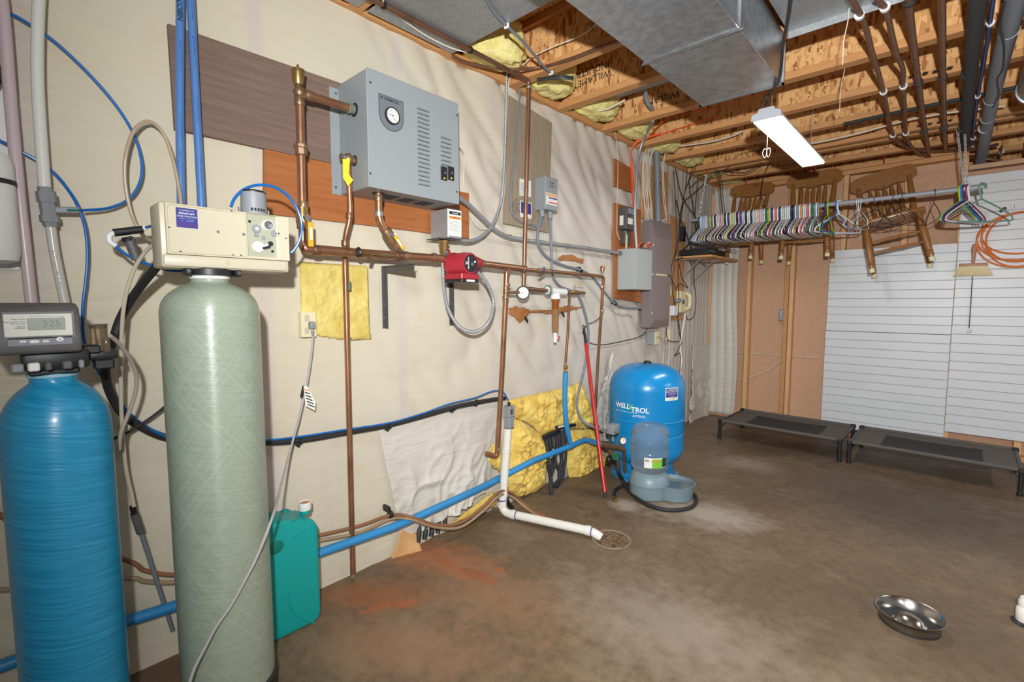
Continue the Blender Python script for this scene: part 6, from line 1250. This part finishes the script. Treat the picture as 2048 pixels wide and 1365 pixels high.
# soft copper, cables over the boiler
P = [F(905, 112, 2.41), F(930, 124, 2.405), F(985, 136, 2.405), F(1030, 139, 2.41), F(1085, 134, 2.43), _hit(1140, 118, 1, 2.03), _hit(1200, 95, 1, 2.03), _hit(1240, 82, 1, 2.03)]
one(MB().tube(P, .008, 10), 'soft_copper_tube', COPD, 'thin soft copper tube curving over the sill into a joist bay', 'pipe')
P = [F(px, py, 2.408) for px, py in ((760, -10), (775, 15), (800, 35), (850, 70), (900, 95), (935, 105))]; one(MB().tube(P, .0038, 8), 'white_cable', CABLE, 'white cable stapled under the pan above the boiler', 'cable')
P = [F(px, py, 2.405) for px, py in ((965, -20), (985, 20), (1012, 50), (1038, 75), (1060, 100), (1085, 130), (1102, 146))]; t = thing('grey_ceiling_cable', 'grey cable crossing under the joists with white staples', 'cable', P[0]); MB().tube(P, .0062, 8).build('cable', GREYC, t)
for px, py in ((1013, 52), (1102, 146)): MB().cbox(F(px, py, 2.405), (.025, .012, .02), .003).build('staple', WHITE, t)
P = [_hit(px, py, 1, 2.03) for px, py in ((1006, 108), (1014, 82), (1022, 75), (1026, 92), (1020, 130))]; one(MB().tube(P, .0035, 7), 'white_cable', CABLE, 'white cable looped behind the wall top over the starter plywood', 'cable')
P = [_hit(px, py, 1, 2.02) for px, py in ((1196, 46), (1160, 72), (1110, 92), (1068, 112), (1045, 132))] + [W(1032, 150, .05), W(1018, 162, .03), W(1014, 250, .012), W(1011, 350, .012), W(1003, 420, .012), W(985, 452, .014), W(960, 458, .012), W(938, 430, .012)]
one(MB().tube(P, .003, 7), 'white_cable', CABLE, 'white cable from the joist bay down beside the metal flex conduit', 'cable')
for k in range(3): one(MB().tube([F(1074, 158 + k * 1.5, 2.405 - .006 * k), F(1100, 154 + k * 2, 2.405 - .008 * k), F(1125, 152 + k * 2.4, 2.40 - .008 * k), F(1147, 155 + k * 2.2, 2.40 - .01 * k)], .0055, 8), 'black_conduit_stub', CABLEB, ['top', 'middle', 'lowest'][k] + ' one of three black cable ends under the joist', 'cable', 'black cable ends')
P = [_hit(px, py, 1, 2.75) for px, py in ((1165, 216), (1190, 222), (1215, 218), (1235, 208), (1250, 200))]; one(MB().tube(P, .006, 8), 'white_cable', CABLE, 'thick white cable bowed under a joist near the wall', 'cable')
one(MB().box((.3, 2.60, CEIL + .06), (.9, 2.74, CEIL + .2), .003), 'branch_duct', GALVD, 'galvanised branch duct tucked up in a joist bay beside the main duct', 'duct')
P = [_hit(px, py, 1, 3.9) for px, py in ((1336, 296), (1380, 290), (1430, 282), (1470, 270), (1486, 262))]; one(MB().tube(P, .0062, 8), 'white_cable', CABLE, 'white cable sagging under a joist left of the shop light', 'cable')
P = [_hit(px, py, 1, 4.3) for px, py in ((1600, 290), (1650, 282), (1720, 266), (1800, 244), (1880, 228), (1960, 218), (2010, 212))]; one(MB().tube(P, .0062, 8), 'white_cable', CABLE, 'long white cable running right of the shop light under a joist', 'cable')
one(MB().tube([(1.3, 3.97, 2.405), (1.7, 3.97, 2.41), (2.2, 3.97, 2.41), (2.5, 3.97, 2.41)], .012, 9), 'black_pipe', BLKR, 'black pipe running under a joist behind the copper pipes', 'pipe')
P = [_hit(px, py, 1, 4.53) for px, py in ((1530, 300), (1490, 306), (1468, 318), (1455, 336), (1436, 344), (1400, 358), (1380, 376))]; one(MB().tube(P, .0038, 7), 'black_cable', CABLEB, 'black cable swooping from the shop light shadow to the cable tangle', 'cable')
P = [_hit(px, py, 1, 4.64) for px, py in ((1438, 338), (1442, 340), (1460, 345), (1490, 345), (1512, 334), (1526, 326))]; P[0].z = P[-1].z = CEIL - .001; one(MB().tube(P, .0042, 7), 'black_cable', CABLEB, 'black cable sagging under the joist left of the first chair', 'cable')
P = [_hit(px, py, 1, 4.75) for px, py in ((1545, 326), (1530, 345), (1524, 372), (1523, 392), (1530, 414))]; P[0] = Vector((P[0].x, 4.67, CEIL - .001)); one(MB().tube(P, .0036, 7), 'black_cable', CABLEB, 'black cable hanging in front of the first chair back', 'cable')
for k in range(2): one(MB().tube([_hit(px + k * 5, py, 1, 4.55) for px, py in ((1430, 340), (1436, 352), (1440, 380), (1444, 420), (1448, 432))], .0034, 7), 'black_cable', CABLEB, ['left', 'right'][k] + ' one of two black cables hanging down to the packed hangers', 'cable', 'pair of black cables at the rod')
# ---- LED shop light on its cord
lz = 2.115; lx0, lx1 = 1.115, 1.245; ly0, ly1 = 2.655, 3.73
LED = mat('led_lens', (255, 252, 244), .4, emit=3.2)
t = thing('shop_light', 'lit white shop light hanging level under the joists', 'lamp', (1.18, 3.19, lz))
out = [(lx0, lz + .006), (lx0 + .004, lz + .022), (lx0 + .03, lz + .03), (lx0 + .036, lz + .046), (lx1 - .036, lz + .046), (lx1 - .03, lz + .03), (lx1 - .004, lz + .022), (lx1, lz + .006)]
MB().prism([(x, ly0, z) for x, z in out], (0, ly1 - ly0, 0)).build('housing', WHITE, t, smooth=False)
MB().prism([(x + (.004 if x > 1.18 else -.004), ly0 - .012, z + (.004 if z > lz + .01 else -.008)) for x, z in out], (0, .014, 0)).build('end_cap', mat('cap_grey', (168, 172, 178), .45), t, smooth=False)
MB().prism([(x, ly1 - .002, z + (.003 if z > lz + .01 else -.006)) for x, z in out], (0, .012, 0)).build('end_cap', WHITE, t, smooth=False)
MB().box((lx0 + .003, ly0 + .003, lz - .008), (lx1 - .003, ly1 - .003, lz + .0055), .003).build('lens', LED, t)
MB().tube([(1.15, ly0 + .01, lz + .05), (1.17, ly0 - .0, lz + .09), (1.20, ly0 - .04, lz + .11), W(1558, 160, 1.31), W(1566, 90, 1.40), W(1577, 30, 1.47), W(1584, -30, 1.53), W(1590, -120, 1.6)], .0062, 9).build('power_cord', CABLEB, t)
for yy in (ly0 + .08, ly1 - .1): MB().cyl((1.18, yy, lz + .046), (1.18, yy, CEIL - .001), .0018, n=6).build('hang_wire', GALVD, t)
ps = Vector((lx0 + .03, ly0 + .05, lz)); q = _hit(1532, 298, 1, 2.7)
MB().tube([(q.x, 2.72, lz - .008), (q.x, 2.715, q.z)], .0014, 6, smooth=False).build('pull_string', WHITE, t)
for s in (-1, 1): MB().tube([(q.x, 2.715, q.z), (q.x + s * .012, 2.715, q.z + .004), (q.x + s * .018, 2.71, q.z - .018), (q.x + s * .01, 2.715, q.z - .038), (q.x + s * .002, 2.715, q.z - .03), (q.x, 2.715, q.z)], .0016, 6).build('string_knot', WHITE, t)
for px, py, yy, lab in ((1688, 80, 2.45, 'thin white wire hanging from the pan beside the first copper pipe'), (1682, 175, 3.1, 'thin white wire hanging under the joists right of the shop light')):
    one(MB().tube([_hit(px + 12, py - 90, 1, yy), _hit(px + 8, py - 40, 1, yy), _hit(px, py, 1, yy), _hit(px - 3, py + 50, 1, yy)], .0018, 6), 'white_wire', CABLE, lab, 'wire')
# ================================================================== the back of the room
# ---- hanging rod with chains
ry_, rz_ = 4.5, 1.972
t = thing('closet_rod', 'long grey closet rod hung on chains under the joists', 'rod', (1.05, ry_, rz_))
rx0, rx1 = B(1383, 444, YB - 4.5).x, B(1968, 372, YB - 4.5).x
ROD = mat('rod_grey', (150, 152, 158), .4)
MB().cyl((rx0, ry_, rz_), (rx1, ry_, rz_), .0165, n=20).build('tube', ROD, t)
def chain(p, q, parent):
    p, q = Vector(p), Vector(q); n = max(4, int((q - p).length / .02)); d = (q - p).normalized(); a = d.orthogonal().normalized(); b_ = d.cross(a); mb = MB()
    for k in range(n):
        c = p.lerp(q, (k + .5) / n); w = a if k % 2 else b_; L_ = (q - p).length / n * .72
        mb.ring_loop([c + d * (L_ * math.cos(x)) + w * (.007 * math.sin(x)) for x in [2 * math.pi * i / 8 for i in range(8)]], .0022, 5, closed=True)
    return mb.build('chain', mat('chain_zinc', (206, 206, 206), .35, .4), parent)
c0 = _hit(1412, 352, 1, 4.5); c1 = B(1925, 285, YB - 4.5)
xa = B(1398, 430, YB - 4.5).x; xb = B(1928, 372, YB - 4.5).x
chain((xa + .01, ry_, rz_ + .018), (c0.x, ry_, CEIL - .05), t); chain((xa - .01, ry_, rz_ + .018), (c0.x + .01, ry_, CEIL - .05), t)
for s in (0, .014): chain((xb + s, ry_, rz_ + .02), (xb - .055 + s * 2.6, ry_ + .06, CEIL - .03), t)
for x_, y_ in ((c0.x + .005, ry_), (xb - .045, ry_ + .06)): MB().tube([(x_, y_, CEIL - .002), (x_, y_, CEIL - .03), (x_ + .008, y_, CEIL - .05), (x_ - .006, y_, CEIL - .06)], .005, 8).build('red_hook', RED, t)
MB().lathe([(.017, -.008), (.022, -.008), (.022, .008), (.017, .008)], (xb, ry_, rz_), RX, 16).build('rod_clip', WHITE, t)
# ---- plastic hangers
HC = {'white': (224, 226, 228), 'black': (34, 34, 36), 'pale blue': (186, 200, 224), 'lavender': (190, 184, 220), 'dark green': (24, 98, 70), 'pale green': (190, 208, 190), 'lime': (150, 196, 40), 'pink': (232, 178, 184), 'peach': (238, 196, 170), 'olive': (120, 116, 56), 'navy': (46, 52, 108), 'yellow': (226, 212, 74), 'purple': (96, 70, 150), 'coral': (228, 96, 82), 'orange': (214, 150, 60), 'burgundy': (140, 36, 60), 'teal': (60, 110, 104), 'blue': (40, 112, 188), 'beige': (206, 194, 170), 'grey': (140, 146, 150), 'sage': (104, 146, 124)}
hmesh = {}
def hanger(colour, x, rz, label, group, thin=False, dz=0.0):
    key = (colour, thin)
    if key not in hmesh:
        r_ = .0026 if thin else .0045
        hook = [(.0, math.cos(a) * .021, math.sin(a) * .021) for a in [R(200 - i * 25) for i in range(9)]]
        mb = MB(); P = [(0, p[1], p[2]) for p in hook] + [(0, .012, -.034), (0, .002, -.055), (0, 0, -.07)]
        mb.tube(P, r_ if thin else .0066, 6, 2)
        tri = [(0, 0, -.07), (0, .03, -.08), (0, .12, -.122), (0, .185, -.158), (0, .195, -.176), (0, .185, -.19), (0, 0, -.194), (0, -.185, -.19), (0, -.195, -.176), (0, -.185, -.158), (0, -.12, -.122), (0, -.03, -.08)]
        mb.tube(tri, r_, 6, 2, closed=True)
        bmesh.ops.recalc_face_normals(mb.bm, faces=mb.bm.faces)
        me = bpy.data.meshes.new('hanger'); mb.bm.to_mesh(me); mb.bm.free()
        for p in me.polygons: p.use_smooth = True
        me.materials.append(mat('hanger_' + colour.replace(' ', '_'), HC[colour], .38)); hmesh[key] = me
    o = bpy.data.objects.new('wire_hanger' if thin else 'plastic_hanger', hmesh[key]); col.objects.link(o)
    o.location = (x, ry_, rz_ - .001 + dz); o.rotation_euler = (0, 0, rz + math.pi); o.scale = (1, 1, 1.05) if thin else (1, 1.02, 1.16); return tag(o, label, 'hanger', group)
seq = ['dark green', 'white', 'pale blue', 'lavender', 'white', 'white', 'sage', 'peach', 'olive', 'white', 'black', 'white', 'white', 'pink', 'pink', 'pale green', 'black', 'white', 'navy', 'white', 'yellow', 'pale green', 'white', 'black', 'pink', 'purple', 'pale blue', 'white', 'black', 'white', 'white', 'black', 'white', 'pale green', 'white', 'pink', 'peach', 'pale blue', 'white', 'dark green', 'lime', 'beige', 'navy', 'white', 'coral', 'white', 'navy', 'white', 'pale green', 'white', 'white', 'white', 'black', 'navy', 'white', 'grey', 'white', 'orange', 'white', 'pale blue', 'coral', 'white', 'teal', 'sage', 'white', 'grey']
xs0, xs1 = B(1399, 440, YB - 4.5).x, B(1638, 411, YB - 4.5).x
random.seed(21)
def ordinal(n): return f'{n}{"th" if 10 <= n % 100 <= 20 else {1: "st", 2: "nd", 3: "rd"}.get(n % 10, "th")}'
for i, c in enumerate(seq): hanger(c, xs0 + (xs1 - xs0) * i / (len(seq) - 1), R(random.uniform(-3, 3)), f'{c} hanger, {ordinal(i + 1)} from the left in the packed row', 'hangers on the rod')
for c, px, rz, lab, thin in (('navy', 1652, 3, 'navy hanger just right of the packed row', 0), ('lime', 1657, -4, 'lime green hanger just right of the packed row', 0), ('blue', 1676, -20, 'bright blue hanger beside a white one on the open rod', 0), ('white', 1679, -38, 'white hanger beside the bright blue one on the open rod', 0),
        ('white', 1716, -16, 'left one of three white wire hangers mid rod', 1), ('white', 1718, 6, 'middle one of three white wire hangers mid rod', 1), ('white', 1721, 22, 'right one of three white wire hangers mid rod', 1),
        ('black', 1752, -30, 'first black wire hanger from the left on the open rod', 1), ('black', 1783, 28, 'second black wire hanger from the left on the open rod', 1), ('black', 1808, -34, 'third black wire hanger from the left on the open rod', 1), ('black', 1868, 12, 'last black wire hanger, alone before the right chain', 1),
        ('lime', 1920, -26, 'lime green hanger in the group at the right end of the rod', 0), ('blue', 1924, -28, 'blue hanger in the group at the right end of the rod', 0), ('navy', 1928, -29, 'navy hanger in the group at the right end of the rod', 0), ('burgundy', 1934, -31, 'burgundy hanger in the group at the right end of the rod', 0), ('white', 1939, -33, 'white hanger in the group at the right end of the rod', 0), ('sage', 1963, -52, 'green hanger hooked on the very end of the rod', 0)):
    hanger(c, B(px, 400, YB - 4.5).x, R(rz), lab, 'hangers on the rod', thin)
# ---- oak chairs hung up on the joists
def turned(mb, p, q, r, beads=(.12, .2), n=12, foot=True):
    p, q = Vector(p), Vector(q); rows = [(0, .62), (.08, .8), (.12, 1.05), (.14, .75), (.17, 1.1), (.2, .8), (.25, .95), (.5, 1.1), (.75, 1.0), (.9, .85), (1, .7)]
    return mb.ring_loop([p.lerp(q, a) for a, _ in rows], [r * b_ for _, b_ in rows], n)
def chair(label, scale=1.0):
    t = thing('oak_chair', label, 'chair', (0, 0, 0), 'oak chairs hung from the joists')
    sz = .37
    mb = MB(); mb.prism([(-.17, .16, sz), (-.2, -.05, sz), (-.195, -.17, sz), (-.12, -.2, sz), (.12, -.2, sz), (.195, -.17, sz), (.2, -.05, sz), (.17, .16, sz)], (0, 0, .028)); bmesh.ops.bevel(mb.bm, geom=mb.bm.edges[:], offset=.007, segments=2, profile=.5, affect='EDGES'); mb.build('seat', OAKX, t, angle=.9)
    for sx in (-1, 1):
        for fy, zz in ((-1, 0), (1, 0)):
            p0, p1 = Vector((sx * .155, fy * .13 - .01, sz + .002)), Vector((sx * .172, fy * .175 - (.01 if fy < 0 else -.01), .0))
            lg = turned(MB(), p1.lerp(p0, 0.03), p0, .0205).build('leg', OAK, t)
            MB().lathe([(.017, 0), (.0185, .003), (.018, .03), (.015, .032)], p1, p0 - p1, 14).build('rubber_tip', IVORY, lg)
        turned(MB(), (sx * .145, .14, sz + .02), (sx * .165, .215, .755), .0195).build('back_post', OAK, t)
        MB().ring_loop([Vector((sx * .177, -.15, .19)), Vector((sx * .172, 0, .19)), Vector((sx * .175, .155, .19))], [.007, .011, .007], 10).build('stretcher', OAK, t)
    for zz in (.23, .15): MB().ring_loop([Vector((x, -.152, zz)) for x in (-.17, -.08, -.03, 0, .03, .08, .17)], [.007, .01, .013, .010, .013, .01, .007], 10).build('stretcher', OAKX, t)
    for k in range(5):
        x = -.088 + k * .044; rows = [(0, .007), (.2, .012), (.45, .0165), (.8, .0165), (.92, .010), (1, .007)]
        a, b_ = Vector((x, .145, sz + .022)), Vector((x * 1.06, .208, .72)); MB().ring_loop([a.lerp(b_, s) for s, _ in rows], [r_ for _, r_ in rows], 10).build('spindle', OAK, t)
    # crest rail: bowed board with scalloped lower edge
    mb = MB(); N_ = 22; top, bot = [], []
    for i in range(N_ + 1):
        u = i / N_ * 2 - 1; x = u * .215; y = .215 + .018 * (1 - u * u)
        top.append((x, y, .835 + .018 * (1 - u * u) - .04 * max(0, abs(u) - .8) * 5 * .6)); bot.append((x, y, .715 - .012 * math.cos(u * 7.5) * (1 - abs(u)) + .028 * max(0, abs(u) - .78) * 4.5))
    for i in range(N_):
        for dy in (0,):
            a, b_, c, d = top[i], top[i + 1], bot[i + 1], bot[i]
            vs_ = [mb.v((p[0], p[1] + s, p[2])) for s in (-.011, .011) for p in (a, b_, c, d)]
            mb.f(vs_[:4]); mb.f(list(reversed(vs_[4:]))); mb.f((vs_[0], vs_[4], vs_[5], vs_[1])); mb.f((vs_[3], vs_[2], vs_[6], vs_[7]))
            if i == 0: mb.f((vs_[0], vs_[3], vs_[7], vs_[4]))
            if i == N_ - 1: mb.f((vs_[1], vs_[5], vs_[6], vs_[2]))
    bmesh.ops.remove_doubles(mb.bm, verts=mb.bm.verts[:], dist=.0004); mb.build('crest_rail', OAKX, t, angle=.7)
    return t
ch = chair('oak chair hung up behind the packed hangers, nearest the left wall')
ch2 = copy_tree(ch); ch2['label'] = 'oak chair hung up in the middle, behind the end of the packed hangers'
ch3 = copy_tree(ch); ch3['label'] = 'tilted oak chair hung up in front of the white boards'
def put(o, x, y, z, roll, yaw, s=1.0): o.location = (x, y, z); o.rotation_euler = (R(-4), R(roll), R(yaw)); o.scale = (s, s, s)
put(ch, .355, 4.93, 1.60, 2, 0, .94); put(ch2, .935, 4.93, 1.575, -1, 3, 1.0); put(ch3, 1.595, 4.92, 1.465, -12, 4, 1.05)
for o, dx_ in ((ch, 0), (ch2, 0), (ch3, -.17)):
    x_ = o.location.x + dx_; one(MB().tube([(x_, 5.03 + .05, CEIL - .001), (x_, 5.03 + .05, CEIL - .04), (x_, 5.03 + .07, CEIL - .06)], .004, 8), 'chair_hook', RED, ['red hook above the leftmost oak chair', 'red hook above the middle oak chair', 'red hook above the tilted oak chair'][(ch, ch2, ch3).index(o)], 'hook', 'red chair hooks')
# ---- back wall bits
t = thing('junction_outlet', 'grey outlet box on a stud of the back wall', 'outlet', B(1570, 640)); q = B(1569, 630, .0)
MB().box((q.x - .05, YB + .005, q.z - .055), (.699, YB + .08, q.z + .055), .003).build('box', GREYP, t); MB().box((q.x - .04, YB + .001, q.z - .045), (.69, YB + .006, q.z + .045), .002).build('cover', GALVD, t)
zq = q.z - .055
for k in range(2): one(MB().tube([(q.x - .012 + k * .02, YB + .05, zq), (q.x + .02 + k * .015, YB + .05, zq - .07), B(1579, 668 + k * 4, -.05), B(1578, 690 + 30 * k, -.05), B(1566, 715, -.06), B(1540, 738, -.06), B(1500, 754, -.06), B(1470, 760, -.06), B(1453, 756, -.06)] if k == 0 else [(q.x + .02, YB + .05, zq), (q.x + .045, YB + .045, zq - .09), B(1580, 685, -.05), B(1581, 700, -.04)], .004, 7), 'wall_cable' if 0 else 'house_cable', CABLE, ['white cable drooping from the back wall outlet box', 'short white cable below the back wall outlet box'][k], 'cable')
one(MB().tube([B(1455, 704, -.07), B(1500, 707, -.07), B(1550, 710, -.07), B(1580, 712, -.07), B(1640, 716, -.07)], .0035, 7), 'house_cable', CABLE, 'white cable running level across the brown back wall', 'cable')
one(MB().tube([B(1584, 505, -.02), B(1581, 530, -.02), B(1582, 560, -.02), B(1586, 575, -.02)], .0035, 7), 'house_cable', CABLE, 'white cable hanging along the paired studs', 'cable'); one(MB().tube([B(1570, 366, -.05), B(1574, 382, -.05), B(1580, 395, -.05), B(1590, 412, -.05)], .0035, 7), 'house_cable', CABLE, 'white cable end poking out behind the middle chair', 'cable')
# plastic sheet wrapped round the corner
mb = MB()
def cf(u, v):
    z = .02 + 2.36 * v; w = .30 - .05 * v + .012 * math.sin(v * 9)
    x = .006 + w * u * (1 - .25 * max(0, .35 - v)); k = abs(math.sin(u * 11 + v * 1.5)) ; return (x, YB - .002 - .02 * k * u ** .5 * (1 - u * .6) - .02 * max(0, .3 - v) * u, z)
mb.grid(cf, 36, 60); o = one(mb, 'corner_sheet', SHEETW, 'pale plastic sheet hanging over the corner between the two walls', 'plastic sheet', angle=3.1); so = o.modifiers.new('thickness', 'SOLIDIFY'); so.thickness = .001
drape('corner_flap', [(1384, 688), (1430, 690), (1452, 822), (1372, 850)], lambda u, v: .012 + .05 * v * fold(u, v, 2, 5), 30, 30, SHEETW, 'creased plastic flap low on the wall near the corner')
# brush, wire tool, orange cord
q = B(1947, 490, .02); yy = YB - .035
t = thing('bench_brush', 'bench brush with wooden handle hung on the white boards', 'brush', B(1947, 553, .035))
WOODB = mat('beech_handle', (186, 134, 104), .5, 0, (170, 118, 88), 14, (20, 20, 3))
h0, h1 = B(1949, 488, .035), B(1946, 530, .035); MB().ring_loop([h0, h0.lerp(h1, .06), h0.lerp(h1, .25), h0.lerp(h1, .7), h1], [.004, .013, .017, .011, .010], 14).build('handle', WOODB, t)
a, b_ = B(1918, 531, .035), B(1976, 528, .035); MB().box((a.x, yy - .018, a.z - .014), (b_.x, yy + .012, a.z + .012), .004, 2).build('brush_block', WOODB, t)
z0 = B(1947, 552, .035).z; mb = MB(); nb = 26; rr_ = random.Random(2)
for i in range(nb):
    for j in range(4):
        u = (i + .5) / nb; x0 = a.x + .006 + (b_.x - a.x - .012) * u; y0 = yy - .014 + .008 * j; dx_ = (u - .5) * .075
        mb.ring_loop([Vector((x0, y0, a.z - .012)), Vector((x0 + dx_ * .5, y0 + (j - 1.5) * .003, (a.z + z0) / 2)), Vector((x0 + dx_ + rr_.uniform(-.002, .002), y0 + (j - 1.5) * .005, z0 + rr_.uniform(-.003, .003)))], [.0042, .0052, .0045], 5)
br = mb.build('bristles', mat('bristle_cream', (226, 210, 168), .8), t); br['kind'] = 'stuff'
t = thing('wire_hook', 'thin twisted wire brush with ring end hung below the bench brush', 'wire tool', B(1938, 660, .03)); MB().flex([B(1945, 553, .03), B(1942, 600, .03), B(1938, 658, .03)], .004, .01, 8, .4).build('twisted_wire', DSTEEL, t)
q = B(1938, 663, .03); MB().ring_loop([q + Vector((.014 * math.cos(x), 0, .010 * math.sin(x))) for x in [2 * math.pi * i / 18 for i in range(18)]], .002, 6, closed=True).build('ring', STEEL, t)
t = thing('extension_cord', 'coiled orange extension cord hung on the white boards', 'extension cord', B(2028, 520, .05)); OC = mat('cord_orange', (222, 116, 40), .45)
cc = B(2028, 455, .03); random.seed(9); P = []
for k in range(6):
    w_ = .20 + .03 * math.sin(k * 2.1); h_ = .15 + .035 * ((k * 37) % 5) / 4; n_ = 14
    for i in range(n_):
        a = 2 * math.pi * i / n_ + R(90); y_ = YB - .03 - .006 * k - .01 * math.sin(a * 2 + k)
        P.append(Vector((cc.x + .03 + w_ * math.cos(a), y_, cc.z + .105 - .01 * k * 0 - h_ + h_ * math.sin(a) - .012 * k * (1 - math.sin(a)) * .5)))
MB().tube(P, .0058, 8, 3).build('cord', OC, t); MB().bar(B(2000, 424, .05), B(2012, 415, .05), .02, .02, bevel=.004).build('plug_end', BLK, t)
q = B(2028, 412, .02); t = thing('cord_hook', 'white hook screwed to the boards holding the orange cord', 'hook', q); MB().box((q.x - .014, YB - .025, q.z - .02), (q.x + .014, YB - .0195, q.z + .03), .002).build('back_plate', WHITE, t); MB().tube([(q.x, YB - .023, q.z - .01), (q.x, YB - .06, q.z - .012), (q.x, YB - .075, q.z + .01)], .005, 8).build('prong', WHITE, t)
# ---- raised cots
FAB = mat('cot_grey', (92, 86, 80), .85, 0, (84, 78, 72), 160); MESHF = mat('cot_black_mesh', (44, 43, 42), .9)
def cot(label):
    t = thing('raised_cot', label, 'cot', (0, 0, 0), 'raised pet cots'); L_, D_, H_ = .93, .62, .16
    sag = lambda u, v: H_ - .028 * math.sin(math.pi * u) ** .7 * math.sin(math.pi * v) ** .7
    mb = MB(); mb.grid(lambda u, v: (.03 + (L_ - .06) * u, .03 + (D_ - .06) * v, sag(u, v)), 20, 14, (0, 0, -.004)); bed = mb.build('fabric_bed', FAB, t, angle=1.2)
    mb = MB(); mb.grid(lambda u, v: (.19 + (L_ - .38) * u, .12 + (D_ - .24) * v, sag(.17 + .66 * u, .16 + .68 * v) + .0015), 16, 10); mb.build('mesh_panel', MESHF, bed, angle=1.2)
    MB().cbox((L_ * .68, .085, sag(.68, .1) + .0012), (.05, .016, .001)).build('maker_tag', WHITEP, bed)
    for y in (.02, D_ - .02): MB().cyl((.03, y, H_ + .004), (L_ - .03, y, H_ + .004), .0135, n=12).build('side_rail', MATS['cot_grey'], t)
    for x in (.02, L_ - .02): MB().cyl((x, .03, H_ - .004), (x, D_ - .03, H_ - .004), .0125, n=12).build('end_rail', BLK, t)
    for x in (.02, L_ - .02):
        for y in (.02, D_ - .02):
            lg = MB().ring_loop([Vector((x, y, 0)), Vector((x, y, .02)), Vector((x, y, .024)), Vector((x, y, H_ + .005))], [.0165, .0165, .0135, .0135], 12).build('leg', BLK, t)
            MB().cbox((x, y, H_ + .002), (.036, .036, .034), .006).build('corner_joint', BLK, lg)
            MB().bar((x + (.05 if x < .4 else -.05), y, H_ - .006), (x, y, H_ - .06), .008, .008).build('gusset', BLK, lg)
    return t
c1 = cot('charcoal raised pet cot on the floor, nearer the left wall'); c2 = copy_tree(c1); c2['label'] = 'charcoal raised pet cot on the floor, reaching the right picture edge'
c1.location = (.425, 4.315, 0); c2.location = (1.375, 4.30, 0); c1.rotation_euler.z = R(-1); c2.rotation_euler.z = R(-1)
